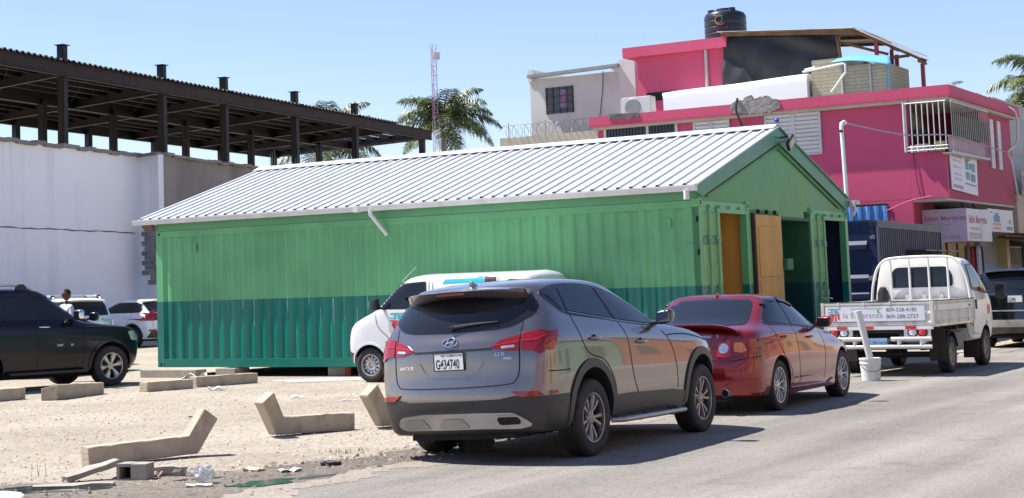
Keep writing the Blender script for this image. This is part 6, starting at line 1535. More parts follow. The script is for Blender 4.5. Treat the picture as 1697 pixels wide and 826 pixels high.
    for s in (-1, 1):
        u = lambda Q: [(s*y, z) for y, z in Q]
        l = c.rear('tail_lamp', [rnd(u([(.41, .70), (.42, .86), (.56, .905), (.565, .70)]), .02)], REDL2, .010, skirt=.02)
        c.rear('reversing_light', [[(s*.485+.055*cos(k*pi/10), .80+.060*sin(k*pi/10)) for k in range(20)]], CLEARL, .016, parent=l, skirt=0)
        l2 = c.rear('tail_lamp', [rnd(u([(.575, .70), (.575, .905), (.72, .915), (.83, .905), (.875, .89), (.86, .78), (.80, .74), (.70, .715)]), .02)], REDL, .011, skirt=.02)
        c.rear('indicator', [rnd(u([(.60, .76), (.60, .87), (.69, .87), (.74, .77), (.68, .745)]), .02)], AMBER, .016, parent=l2, skirt=0)
        c.side('tail_lamp_wing', [rnd([(-.78, .76), (-.78, .905), (-.60, .90), (-.52, .875), (-.62, .80)], .02)], REDL, .010, sides=(s,), skirt=.015)
        c.rear('headlamp', [rnd(u([(.50, .72), (.80, .78), (.82, .62), (.56, .58)]), .03)], CLEARL, .01, front=True)
        c.side('headlamp_wing', [rnd([(2.82, .76), (3.08, .73), (3.2, .66), (3.04, .62)], .02)], CLEARL, .009, sides=(s,))
        for x, z in ((.20, .905), (1.20, .865)):
            h, n = c.hit_side(x, z, s)
            mb = MB(); mb.tube([(x-.09, h.y+s*.002, z+.002), (x-.06, h.y+s*.032, z+.004), (x+.06, h.y+s*.034, z), (x+.09, h.y+s*.002, z-.004)], [.011, .015, .015, .011], 8)
            mb.build('door_handle', P, t, smooth=50)
        mx = MB(); mx.b.free(); mx.b = bmesh.new(); bmesh.ops.create_icosphere(mx.b, subdivisions=3, radius=1)
        for v in mx.b.verts:
            x, y, z = v.co; sg = lambda q, e: (abs(q)**e)*(1 if q > 0 else -1)
            v.co = (1.58+.075*sg(x, .65)+.03*(1-abs(y)), s*(.95+.105*sg(y, .65)), 1.045+.072*sg(z, .7)+.012*y)
        mr = mx.build('wing_mirror', P, t, smooth=60)
        mm = MB(); mm.bar((1.60, s*.80, .985), (1.60, s*.92, 1.01), .06, .03); mm.build('mirror_arm', BLACKP, mr)
        mm = MB(); mm.box((1.507, s*.955, 1.045), (.004, .155, .10), bev=.001); mm.build('mirror_glass', GLASS, mr)
        # side skirt
        c.side('side_skirt', [rnd([(.40, .17), (2.20, .17), (2.20, .27), (2.12, .30), (1.9, .245), (.42, .265)], .02)], P, .02, sides=(s,), skirt=.03)
        c.rear('rear_apron', [rnd(u([(.45, .24), (.84, .27), (.85, .44), (.60, .42), (.46, .34)]), .02)], P, .015, skirt=.02)
    c.side('door_moulding', [rnd([(.50, .385), (.66, .39), (.66, .37), (.50, .365)], .005), rnd([(.74, .39), (1.30, .375), (.74, .365)], .005)], mat('dark_red_trim', (.06, .01, .012), .4, var=.1), .004, skirt=0)
    # boot spoiler standing on two feet
    def sp(u_, v_):
        y = -.66+1.32*u_; e = abs(y)/.66; drop = .075*e**5
        prof = [(-.68, 1.045), (-.80, 1.075), (-.93, 1.098), (-.968, 1.092), (-.94, 1.070), (-.86, 1.03), (-.68, 1.03)]
        f = v_*6; k = min(int(f), 5); a, b_ = prof[k], prof[k+1]; q = f-k
        return (a[0]+(b_[0]-a[0])*q+.06*e**4, y, a[1]+(b_[1]-a[1])*q-drop)
    mb = MB(); mb.grid(sp, 30, 6)
    for u_ in (0, 1): mb.poly([sp(u_, k/6) for k in range(6)])
    so_ = mb.build('boot_spoiler', P, t, smooth=40)
    c.rear('boot_chrome_strip', [rnd([(.34, .955), (-.34, .955), (-.34, .925), (.34, .925)], .008)], SILVERP, .012, skirt=.01)
    p, n = c.hit_rear(.0, .79, .006)
    plate_asm(c, t, 0, .80, .31, .155, 'A591226', 'REP. DOMINICANA')
    text_on('trim_badge', 'S', .05, (-1, -.40, .93), (0, -1, 0), (0, 0, 1), CHROME, t, True, proj=lambda v: c.hit_rear(v.y, v.z, .004)[0])
    mb = MB(); mb.tube([(-.80, -.52, .27), (-.99, -.52, .275), (-1.03, -.52, .275)], [.04, .045, .047], 16, cap=False); mb.mi = 1
    mb.tube([(-.985, -.52, .275), (-.99, -.52, .275)], .040, 16); mb.build('exhaust_pipe', [SILVERP, DARK], t, smooth=40)
    mb = MB(); mb.prism([(.2, 1.425), (.30, 1.44), (.27, 1.462), (.22, 1.462)], 'y', -.012, .012); mb.build('antenna_base', P, t)
    mb = MB(); mb.box2((-.85, -.55, .18), (2.95, .55, .24)); mb.tube([(0, -.75, .3), (0, .75, .3)], .045, 8); mb.build('underbody', DARK, t)
    add_wheels(t, (0, 2.6), .316, .205, .222, 'ten', mat('silver_alloy', (.55, .54, .53), .25, .85, var=.06), .765)
    return t
def company_logo(root, O, ux, uz, s, parent=None, proj=None):
    """small emblem: teal block letters over a red figure"""
    X, Z = Vector(ux).normalized(), Vector(uz).normalized(); O = Vector(O); N = X.cross(Z)
    def shape(name, polys, m):
        mb = MB()
        for q in polys:
            pts = [O+X*u*s+Z*v*s for u, v in q]
            if proj: pts = [proj(p) for p in pts]
            mb.poly(pts)
        return mb.build(name, m, parent or root, fix=False)
    T = mat('logo_teal', (.02, .42, .45), .4, var=.05); Rd = mat('logo_red', (.62, .03, .04), .4, var=.05)
    a = shape('logo_top', [[(.0, .55), (1.05, .55), (1.05, .64), (0, .64)], [(.28, .26), (.42, .26), (.42, .55), (.28, .55)], [(.0, .30), (.28, .30), (.28, .38), (.0, .38)], [(.52, .28), (.62, .24), (.62, .55), (.52, .55)], [(.62, .28), (.95, .22), (.90, .42), (.70, .50), (.62, .42)]], T)
    b = shape('logo_bottom', [[(.02, .12), (.98, .12), (.98, .20), (.02, .20)], [(.25, -.30), (.45, -.42), (.52, .12), (.20, .12), (.10, -.05)], [(.55, -.40), (.72, -.42), (.70, .12), (.58, .12)], [(.78, -.20), (.96, -.35), (.96, .12), (.80, .12)]], Rd)
    return a
def white_truck(loc, rz):
    t = empty('flatbed_truck', (*loc, 0), rz)
    tag(t, 'small white flatbed truck with a tubular cab guard and printed tailgate', 'truck', 'cars parked along the kerb')
    P = mat('truck_white', (.70, .69, .66), .32, 0, var=.05, vscale=2, coat=.5, stain=((.34, .29, .22), .5, 2.6, .5))
    PB = mat('truck_bed_white', (.66, .64, .58), .45, 0, var=.08, vscale=3, stain=((.26, .20, .13), .75, 4.5, .35))
    FR = mat('chassis_black', (.02, .02, .02), .6, var=.3)
    X = [1.60, 1.75, 1.95, 2.15, 2.35, 2.55, 2.78]
    def cr(z, W, xf, xr=1.52, xe=None, zz=None):
        b_ = xf-.16-.12; xs = [1.60+(b_-1.60)*q for q in (0, .17, .34, .5, .66, .83, 1)]
        return ring(xr, .015, xs, .14, xf, W, zz or z, yr=.93, yf=.84)
    rings = [cr(.45, .76, 3.2), cr(.50, .82, 3.32), cr(.70, .85, 3.40), cr(.98, .855, 3.37), cr(1.18, .85, 3.27), cr(1.28, .84, 3.12), cr(1.48, .81, 2.88, 1.53), cr(1.70, .765, 2.60, 1.545),
             cr(1.86, .72, 2.36, 1.57), cr(1.925, .66, 2.20, 1.60), cr(1.96, .36, 2.08, 1.66)]
    body, bvh = car_body('cab', rings, 1.97, P, t, {1: .5, 5: .3}, 2, [(2.50, .33, .40)])
    c = Car(t, bvh)
    c.rear('rear_window', [rnd([(.55, 1.42), (-.55, 1.42), (-.55, 1.62), (-.46, 1.78), (.46, 1.78), (.55, 1.62)], .08)], GLASS, .006, skirt=.003)
    c.rear('windscreen', [rnd([(.70, 1.27), (-.70, 1.27), (-.60, 1.83), (.60, 1.83)], .08)], GLASS, .006, front=True)
    c.side('window_surround', [rnd([(1.66, 1.81), (1.64, 1.36), (2.90, 1.26), (2.60, 1.56), (2.30, 1.83)], .05)], mat('window_rubber', (.012, .012, .013), .35, var=.1), .003, skirt=.002)
    c.side('door_window', [rnd([(1.72, 1.79), (1.70, 1.41), (2.78, 1.32), (2.54, 1.56), (2.26, 1.79)], .05)], GLASS, .008, skirt=.003)
    c.gaps([[(1.62, 1.84), (1.61, 1.3), (1.62, .60)], [(2.92, 1.27), (2.96, 1.0), (2.86, .75)], [(1.62, .60), (2.0, .58)]], .012)
    c.side('window_sticker', [rnd([(2.26, 1.39), (2.54, 1.36), (2.48, 1.46), (2.30, 1.51)], .01)], mat('sticker_yellow', (.75, .50, .02), .4, var=.3), .012, sides=(-1,), skirt=0)
    c.side('window_sticker', [rnd([(2.26, 1.34), (2.56, 1.30), (2.54, 1.35), (2.26, 1.38)], .01)], mat('sticker_red', (.60, .04, .03), .4, var=.2), .012, sides=(-1,), skirt=0)
    c.side('door_emblem', [rnd([(2.66, .90), (2.82, .93), (2.82, 1.10), (2.70, 1.04), (2.62, 1.12)], .01)], mat('sticker_red', (.60, .04, .03), .4, var=.2), .004, sides=(-1,), skirt=0)
    c.side('door_emblem', [rnd([(2.52, .70), (2.60, .70), (2.60, .80), (2.52, .80)], .01)], MATS['sticker_red'], .004, sides=(-1,), skirt=0)
    for s in (-1, 1):
        h, n = c.hit_side(1.82, 1.10, s)
        mb = MB(); mb.box((1.82, h.y+s*.008, 1.10), (.08, .02, .17), bev=.008); mb.build('door_handle', BLACKP, t)
        mb = MB(); mb.tube([(2.86, s*.80, 1.30), (2.95, s*.98, 1.33)], .012, 8); a = mb.build('mirror_arm', BLACKP, t)
        mb = MB(); mb.box((2.96, s*1.02, 1.32), (.07, .17, .27), bev=.03); m = mb.build('wing_mirror', BLACKP, t, smooth=40)
        mb = MB(); mb.box((2.922, s*1.02, 1.32), (.004, .15, .25)); mb.build('mirror_glass', GLASS, m)
        c.rear('headlamp', [rnd([(s*.55, .98), (s*.78, .96), (s*.79, .78), (s*.57, .78)], .03)], CLEARL, .01, front=True)
        c.side('front_indicator', [rnd([(3.18, .97), (3.28, .95), (3.28, .80), (3.19, .80)], .02)], AMBER, .008, sides=(s,))
    c.rear('front_grille', [rnd([(.50, .70), (-.50, .70), (-.48, .56), (.48, .56)], .03)], BLACKP, .01, front=True)
    # louvres pressed in the back of the cab, intake pipe
    for y in (.62, .25, -.05, -.35):
        p, n = c.hit_rear(y, 1.28, .0)
        mb = MB(); mb.box((1.50, y, 1.24), (.04, .07, .14), bev=.012); mb.build('cab_rib', P, t, smooth=40)
    mb = MB(); mb.tube([(1.46, .66, 1.10), (1.46, .66, 1.34), (1.44, .66, 1.44)], [.11, .10, .05], 14); mb.build('air_intake', BLACKP, t, smooth=40)
    # tubular guard behind the cab
    g = MB(); xg = 1.44
    arch = smoothpath([(xg, -.86, 1.18), (xg, -.83, 1.45), (xg, -.76, 1.72), (xg, -.66, 1.87), (xg, -.50, 1.945), (xg, 0, 1.965), (xg, .50, 1.945), (xg, .66, 1.87), (xg, .76, 1.72), (xg, .83, 1.45), (xg, .86, 1.18)], 4)
    g.tube(arch, .024, 10); cg = g.build('cab_guard', mat('guard_white', (.68, .68, .66), .35, var=.05), t, smooth=60)
    for y in (-.50, -.17, .17, .50):
        g = MB(); g.tube([(xg, y, 1.16), (xg, y*.99, 1.945)], .02, 8); g.build('guard_bar', MATS['guard_white'], cg, smooth=60)
    # bed
    x0, x1, W, zf = -1.25, 1.48, .885, .86
    b = MB(); b.box2((x0+.02, -W+.02, zf-.07), (x1, W-.02, zf), bev=.004)
    bed = b.build('bed_floor', PB, t)
    def board(name, a, b_, out):
        """drop side between two ground points, stepped pressed profile, out = outward normal"""
        a, b_ = Vector(a), Vector(b_); d = (b_-a).normalized(); o = Vector(out)
        prof = [(0, zf-.03), (.022, zf-.03), (.026, zf+.02), (.014, zf+.04), (.014, zf+.13), (.024, zf+.15), (.024, zf+.17), (.012, zf+.19), (.012, zf+.30), (.028, zf+.315), (.028, zf+.345), (-.01, zf+.345), (-.01, zf+.31), (0, zf+.30)]
        mb = MB(); rows = [[mb.v(p+o*q+Vector((0, 0, z))) for q, z in prof] for p in (a, b_)]
        for i in range(len(prof)):
            j = (i+1) % len(prof); mb._f([rows[0][i], rows[0][j], rows[1][j], rows[1][i]])
        mb._f(rows[0]); mb._f(rows[1][::-1])
        return mb.build(name, PB, t)
    gate = board('tailgate', (x0, -W+.005, 0), (x0, W-.005, 0), (-1, 0, 0))
    sr = board('side_board', (x0+.005, -W, 0), (x1, -W, 0), (0, -1, 0)); sl = board('side_board', (x0+.005, W, 0), (x1, W, 0), (0, 1, 0))
    mb = MB(); mb.box2((x1-.03, -W, zf), (x1, W, zf+.36)); mb.build('headboard', PB, t)
    for s in (-1, 1):
        mb = MB(); mb.box((x0-.004, s*(W+.004), zf+.17), (.055, .055, .36), bev=.006); mb.build('corner_post', PB, t)
        mb = MB(); mb.box((x1-.02, s*(W+.006), zf+.17), (.05, .05, .36), bev=.006); mb.build('corner_post', PB, t)
    RS = mat('rubber_strip', (.03, .03, .03), .7, var=.2)
    mb = MB(); mb.box2((x0-.03, -W, zf+.347), (x0+.012, W, zf+.362), bev=.004); mb.build('gate_edge_strip', RS, gate)
    mb = MB(); mb.box2((x0, -W-.028, zf+.347), (x1, -W+.01, zf+.362), bev=.004); mb.build('board_edge_strip', RS, sr)
    for y in (.62, .2, -.22): mb = MB(); mb.box((x0-.032, y, zf+.33), (.012, .03, .05)); mb.build('gate_rib', PB, gate)
    # printed vinyl sheet on the gate
    VN = mat('vinyl_sheet', (.72, .72, .76), .3, var=.05, vscale=2)
    mb = MB(); mb.box2((x0-.031, -.78, zf+.045), (x0-.027, .84, zf+.285)); vs = mb.build('vinyl_banner', VN, gate)
    xx = x0-.0325
    text_on('banner_lettering', 'la Esperanza', .125, (xx, .55, zf+.10), (0, -1, 0), (0, 0, 1), mat('grey_ink', (.30, .30, .32), .5, var=0), vs, spacing=1.05)
    text_on('banner_lettering', 'BLOQUES Y AGREGADOS', .045, (xx, .42, zf+.235), (0, -1, 0), (0, 0, 1), mat('teal_ink', (.03, .35, .38), .5, var=0), vs)
    text_on('banner_number', '809-528-4185', .088, (xx, -.16, zf+.195), (0, -1, 0), (0, 0, 1), mat('banner_dark', (.10, .10, .11), .5, var=0), vs)
    text_on('banner_number', '809-288-2727', .092, (xx, -.16, zf+.085), (0, -1, 0), (0, 0, 1), MATS['banner_dark'], vs)
    company_logo(vs, (xx, .80, zf+.13), (0, -1, 0), (0, 0, 1), .20)
    mb = MB(); mb.poly([(xx, -.01, zf+.21), (xx, -.06, zf+.25), (xx, -.04, zf+.20), (xx, -.08, zf+.17), (xx, -.02, zf+.18)]); mb.build('green_leaf_mark', mat('leaf_green', (.08, .45, .08), .5, var=0), vs, fix=False)
    mb = MB(); mb.box2((-1.15, -W-.0165, zf+.20), (1.40, -W-.0125, zf+.285)); vs2 = mb.build('side_banner', VN, sr)
    company_logo(vs2, (-1.02, -W-.018, zf+.235), (1, 0, 0), (0, 0, 1), .08)
    text_on('side_lettering', '809-528', .06, (1.05, -W-.018, zf+.22), (1, 0, 0), (0, 0, 1), INK, vs2, True)
    # rear cross rail with reflectors, lamp boxes, double bumper
    mb = MB(); mb.box2((x0-.02, -W, zf-.10), (x0+.06, W, zf-.035), bev=.006); rr_ = mb.build('rear_rail', mat('rail_white_clean', (.72, .72, .70), .35, var=.06), t)
    for y in (.52, .09, -.60): mb = MB(); mb.box((x0-.024, y+.06, zf-.067), (.010, .17, .05), bev=.003); mb.build('reflector', REDL2, rr_)
    for x in (-.95, -.3, .35, 1.0, 1.42): mb = MB(); mb.box((x, -W-.026, zf+.005), (.035, .01, .045)); mb.build('side_reflector', REDL, sr)
    for x in (-1.0, -.65, -.2, .3, .8, 1.3): mb = MB(); mb.tube([(x, -W+.03, zf-.06), (x, -W-.01, zf-.10), (x+.03, -W-.01, zf-.12)], .008, 6); mb.build('rope_hook', FR, t)
    for s in (-1, 1):
        mb = MB(); mb.box2((x0-.0, s*.42, zf-.29), (x0+.05, s*.84, zf-.10), bev=.006); lb = mb.build('lamp_panel', MATS['rail_white_clean'], t)
        for y, m, nm in ((.56, CLEARL, 'reversing_light'), (.72, REDL2, 'tail_lamp')):
            q = MB(); q.lathe([(0, x0-.028), (.05, x0-.024), (.066, x0-.010), (.070, x0+.0)], 24, 'X', (0, s*y, .715)); l = q.build(nm, m, lb, smooth=40)
            q = MB(); q.lathe([(.070, x0-.0), (.078, x0-.016), (.084, x0+.0)], 24, 'X', (0, s*y, .715)); q.build('lamp_bezel', RUBBER, l, smooth=40)
        mb = MB(); mb.tube([(x0-.10, s*.24, .615), (x0-.10, s*.88, .615)], .033, 12); bp = mb.build('bumper_tube', mat('bumper_silver', (.70, .70, .68), .3, .5, var=.08), t, smooth=50)
        for y in (.36, .72): q = MB(); q.tube([(x0-.10, s*y, .60), (x0-.10, s*y, .50)], .03, 8); q.bar((x0-.09, s*y, .55), (x0+.30, s*y, .60), .05, .04); q.build('bumper_bracket', MATS['bumper_silver'], bp)
    mb = MB(); mb.tube([(x0-.10, -.88, .49), (x0-.10, .88, .49)], .033, 12); mb.build('bumper_tube', MATS['bumper_silver'], t, smooth=50)
    mb = MB(); mb.box((x0-.10, -.02, .555), (.008, .30, .15)); pl = mb.build('number_plate', mat('plate_blue', (.25, .42, .62), .4, var=.1), t)
    text_on('plate_number', 'L301628', .09, (x0-.106, .12, .52), (0, -1, 0), (0, 0, 1), mat('plate_ink', (.05, .10, .3), .5, var=0), pl, True)
    # chassis
    mb = MB()
    for y in (-.36, .36): mb.box2((x0+.05, y-.03, .56), (3.0, y+.03, .70))
    for x in (-1.1, -.5, .6, 1.3): mb.box2((x-.03, -.8, .70), (x+.03, .8, .79))
    mb.tube([(0, -.7, .31), (0, .7, .31)], .05, 10); mb.tube([(0, -.0, .31), (0, .0, .33)], .1, 8); mb.tube([(2.41, -.7, .33), (2.41, .7, .33)], .04, 8)
    for y in (-.5, .5): mb.bar((-.5, y, .42), (.55, y, .42), .07, .05)
    mb.build('chassis', FR, t)
    mb = MB(); mb.box2((.42, -.80, .34), (1.02, -.50, .66), bev=.03); mb.build('fuel_tank', mat('tank_grey', (.16, .17, .16), .6, var=.2), t, smooth=40)
    mb = MB(); mb.tube([(1.25, -.82, .78), (1.25, -.84, .60), (1.28, -.84, .55), (1.45, -.84, .55)], .022, 8); mb.build('step_tube', PB, t)
    for s in (-1, 1):
        mb = MB(); mb.box2((-.46, s*.60, .22), (-.44, s*.86, .76)); mb.build('mud_flap', RUBBER, t)
        mb = MB(); mb.box2((1.98, s*.55, .16), (2.0, s*.82, .60)); mb.build('mud_flap', RUBBER, t)
        mb = MB(); mb.lathe([(.40, -.12), (.40, .12), (.385, .12), (.385, -.12), (.40, -.12)], 20, 'Y', (0, s*.74, .31), a0=.3, a1=pi-.3); mb.build('wheel_guard', FR, t, smooth=40)
    rimd = mat('rusty_white_rim', (.42, .36, .30), .6, .1, var=.2, vscale=10, stain=((.16, .09, .05), .7, 7, 1))
    add_wheels(t, (0,), .305, .19, .185, 'steel', rimd, .765); add_wheels(t, (2.50,), .325, .185, .20, 'steel', rimd, .745)
    return t
def white_van(loc, rz):
    t = empty('delivery_van', (*loc, 0), rz)
    tag(t, 'white delivery van with coloured side lettering, parked against the green container', 'van', 'cars parked on the gravel lot')
    P = mat('van_white', (.74, .75, .76), .28, 0, var=.02, coat=.8)
    wb = 2.70
    def vr(z, W, xf, xr=-.78, bf=.20, bx=.1, zz=None, Wl=None):
        xf += .16; xr = min(xr+.44 if xr < -.8 else xr, -.5)
        b_ = xf-bf-.14; a = xr+bx+.12; xs = [a+(b_-a)*q for q in (0, .18, .36, .54, .72, .87, 1)]
        return ring(xr, bx, xs, bf, xf, Wl or W, zz or z, yr=.85, yf=.90)
    rings = [vr(.26, .74, 3.0, -1.0), vr(.32, .80, 3.16, -1.14), vr(.50, .83, 3.24, -1.22), vr(.72, .835, 3.25), vr(.92, .835, 3.22), vr(1.06, .835, 3.14, zz=[1.06, 1.06, 1.06, 1.05]),
             vr(1.18, .83, 2.92, bf=.20, zz=[1.19, 1.19, 1.19, 1.16]), vr(1.28, .825, 2.64, bf=.2, zz=[1.29, 1.29, 1.29, 1.27]), vr(1.42, .81, 2.50, -1.20), vr(1.62, .785, 2.28, -1.17), vr(1.80, .755, 2.06, -1.12), vr(1.88, .70, 1.90, -1.06), vr(1.92, .42, 1.68, -.98, bf=.14)]
    body, bvh = car_body('body', rings, 1.93, P, t, {1: .5, 7: .25, 6: .2}, 2, [(0, .31, .37), (wb, .31, .375)])
    c = Car(t, bvh)
    SN = 1        # the near side is the van's left
    c.side('window_surround', [rnd([(2.60, 1.31), (2.18, 1.68), (2.10, 1.76), (1.50, 1.79), (1.46, 1.30)], .05)], mat('window_rubber', (.012, .012, .013), .35, var=.1), .003, skirt=.002)
    c.side('door_window', [rnd([(2.46, 1.335), (2.12, 1.65), (2.04, 1.73), (1.55, 1.76), (1.52, 1.33)], .05)], GLASS, .007, skirt=.003)
    c.rear('windscreen', [rnd([(.68, 1.31), (-.68, 1.31), (-.58, 1.72), (.58, 1.72)], .08)], GLASS, .006, front=True)
    c.rear('rear_window', [rnd([(.60, 1.25), (-.60, 1.25), (-.55, 1.65), (.55, 1.65)], .08)], GLASS, .006)
    c.side('quarter_window', [rnd([(-.10, 1.40), (-.58, 1.40), (-.54, 1.76), (-.14, 1.78)], .06)], GLASS, .007, sides=(SN,), skirt=.003)
    c.gaps([[(2.56, 1.27), (2.50, 1.0), (2.22, .72), (2.2, .40)], [(1.44, 1.78), (1.42, 1.2), (1.44, .40)], [(1.36, 1.76), (1.34, 1.0), (1.36, .40)], [(.03, 1.82), (.02, 1.2), (.04, .75)], [(1.36, 1.82), (.6, 1.84), (.03, 1.82)]], .012)
    BM = mat('van_black_bumper', (.05, .05, .052), .5, var=.1)
    c.side('bumper_trim', [[(3.10, .30), (3.46, .30), (3.46, .55), (3.16, .55)]], BM, .010, skirt=.02)
    c.rear('front_bumper_trim', [rnd([(.80, .55), (-.80, .55), (-.80, .32), (.80, .32)], .04)], BM, .012, front=True, skirt=.02)
    for x in (0, wb): c.side('wheel_arch_trim', annulus(x, .31, .372, .405, .0, pi, 20), P, .012, skirt=.02)
    G = mat('vinyl_green', (.02, .25, .17), .4, var=.08); TE = mat('vinyl_teal', (.03, .42, .50), .35, var=.06); RD = mat('vinyl_red', (.72, .10, .06), .35, var=.06)
    c.side('green_stripe', [rnd([(2.36, .73), (2.26, .74), (.45, .74), (.35, .40), (2.20, .40), (2.24, .50)], .01)], G, .003, sides=(SN,), skirt=0)
    c.side('teal_stripe', [rnd([(1.16, 1.73), (1.12, 1.81), (.32, 1.83), (.32, 1.71), (.60, 1.72), (.60, 1.74)], .01)], TE, .003, sides=(SN,), skirt=0)
    rs = c.side('red_stripe', [rnd([(1.08, 1.59), (1.02, 1.69), (.32, 1.71), (.32, 1.60)], .03)], RD, .003, sides=(SN,), skirt=0)[0]
    pj = lambda v: c.hit_side(v.x, v.z, SN, .005)[0]
    pj2 = lambda v: c.hit_side(v.x, v.z, SN, .007)[0]
    text_on('van_lettering', 'Renovar para Transformar', .052, (1.02, .8, 1.625), (-1, 0, 0), (0, 0, 1), WHITEP, rs, True, proj=pj2)
    text_on('door_lettering', 'ACUEDUCTO', .115, (1.86, .8, 1.10), (-1, 0, 0), (0, 0, 1), mat('grey_ink', (.22, .22, .24), .5, var=0), t, proj=pj)
    text_on('door_lettering', 'DEL ESTE', .115, (1.86, .8, .97), (-1, 0, 0), (0, 0, 1), MATS['grey_ink'], t, proj=pj)
    company_logo(t, (2.24, .8, 1.05), (-1, 0, 0), (0, 0, 1), .30, proj=pj)
    # pattern of the poster on the cargo side
    c.side('poster_panel', [rnd([(.31, 1.60), (.31, 1.85), (.10, 1.85), (.02, 1.60)], .02)], mat('poster_dark', (.05, .03, .035), .3, var=.5, vscale=12), .005, sides=(SN,), skirt=0)
    for s in (-1, 1):
        mb = MB(); mb.box((2.46, s*.96, 1.40), (.10, .16, .21), bev=.035); m = mb.build('wing_mirror', BLACKP, t, smooth=40)
        mb = MB(); mb.bar((2.36, s*.78, 1.31), (2.40, s*.94, 1.33), .06, .03); mb.build('mirror_arm', BLACKP, m)
        h, n = c.hit_side(1.62, 1.10, s); mb = MB(); mb.box((1.60, h.y+s*.012, 1.10), (.16, .03, .045), bev=.012); mb.build('door_handle', P, t, smooth=40)
        c.rear('headlamp', [rnd([(s*.45, 1.06), (s*.72, 1.09), (s*.76, .90), (s*.48, .88)], .04)], CLEARL, .01, front=True)
        hl = c.side('headlamp_wing', [rnd([(3.06, 1.13), (3.34, 1.04), (3.37, .90), (3.14, .94)], .03)], CLEARL, .009, sides=(s,))
        c.side('indicator', [rnd([(3.16, 1.04), (3.28, 1.01), (3.30, .93), (3.18, .96)], .02)], AMBER, .014, sides=(s,), skirt=.004)
        c.rear('tail_lamp', [rnd([(s*.66, 1.15), (s*.80, 1.15), (s*.80, .80), (s*.68, .80)], .03)], REDL, .01)
    mb = MB(); mb.tube([(2.10, .62, 1.80), (1.78, .62, 2.06)], .004, 6); mb.build('radio_aerial', CHROME, t)
    mb = MB(); mb.box2((-1.0, -.6, .22), (3.0, .6, .28)); mb.tube([(0, -.7, .31), (0, .7, .31)], .05, 8); mb.build('underbody', DARK, t)
    add_wheels(t, (0, wb), .312, .18, .20, 'steel', mat('steel_rim', (.50, .50, .50), .35, .7, var=.06), .735)
    return t
# ------------------------------------------------------------------ bent concrete posts and kerbs on the lot
CB = mat('cast_concrete', (.42, .36, .27), .9, 0, var=.12, vscale=3, bump=.6, bscale=25, stain=((.24, .17, .10), .75, 4.5, .6))
def beam(name, pts, w_, h_, lab, grp=None, hole=True):
    """square post lying on the ground, following pts; w_ across, h_ up"""
    P = [Vector(p) for p in pts]; O = Vector((P[0].x, P[0].y, 0)); mb = MB(); rows = []
    d0 = (P[1]-P[0]); side = Vector((-d0.y, d0.x, 0)).normalized()
    for i, p in enumerate(P):
        a = (P[i]-P[i-1]).normalized() if i else (P[1]-P[0]).normalized(); b_ = (P[i+1]-P[i]).normalized() if i < len(P)-1 else a
        t = (a+b_).normalized(); up = (t.cross(side)).normalized(); up = up if up.z > 0 else -up
        k = 1/max(.5, a.dot(t)); c = p-O
        rows.append([mb.v(c+side*w_/2), mb.v(c-side*w_/2), mb.v(c-side*w_/2+up*h_*k), mb.v(c+side*w_/2+up*h_*k)])
    for a, b_ in zip(rows, rows[1:]):
        for k in range(4): mb._f([a[k], a[(k+1) % 4], b_[(k+1) % 4], b_[k]])
    mb._f(rows[0][::-1]); mb._f(rows[-1])
    bmesh.ops.recalc_face_normals(mb.b, faces=mb.b.faces)
    bmesh.ops.bevel(mb.b, geom=mb.b.edges[:], offset=.012, segments=2, profile=.5, affect='EDGES')
    bmesh.ops.subdivide_edges(mb.b, edges=[e for e in mb.b.edges if e.calc_length() > .5], cuts=9, use_grid_fill=True)
    rj = random.Random(len(name)+int(abs(O.x)*100))
    for v in mb.b.verts: v.co += Vector((rj.gauss(0, 1), rj.gauss(0, 1), rj.gauss(0, 1)))*.0022
    o = mb.build(name, CB); o.location = O
    return tag(o, lab, 'concrete post', grp)
G1 = 'bent concrete posts lying on the lot'
beam('bent_post', [(-2.95, 16.27, 0.0), (-1.98, 17.02, .03), (-1.79, 17.17, .36)], .16, .19, 'bent concrete post nearest the gutter, its arm pointing up at the right', G1)
beam('bent_post', [(-.46, 19.82, .0), (-1.33, 19.12, .02), (-1.47, 18.88, .40)], .17, .20, 'bent concrete post with its arm rising at the left, between two others', G1)
beam('bent_post', [(.62, 20.55, .0), (-.12, 19.95, .02), (-.30, 19.70, .40)], .17, .20, 'bent concrete post half hidden behind the grey crossover', G1)
G2 = 'short concrete kerb beams on the gravel'
beam('kerb_beam', [(-5.72, 27.80, 0), (-5.45, 27.78, 0), (-4.98, 29.2, 0)], .26, .20, 'kinked concrete kerb beam in front of the black SUV', G2)
beam('kerb_beam', [(-6.9, 27.3, 0), (-6.22, 28.35, 0)], .25, .20, 'concrete kerb beam cut off by the left edge of the photo', G2)
beam('kerb_beam', [(-4.30, 29.45, 0), (-3.58, 30.2, 0)], .22, .17, 'short pale concrete kerb beam left of a longer one', G2)
beam('kerb_beam', [(-3.55, 30.5, 0), (-2.52, 31.5, 0)], .22, .19, 'longer concrete kerb beam in front of the green container', G2)
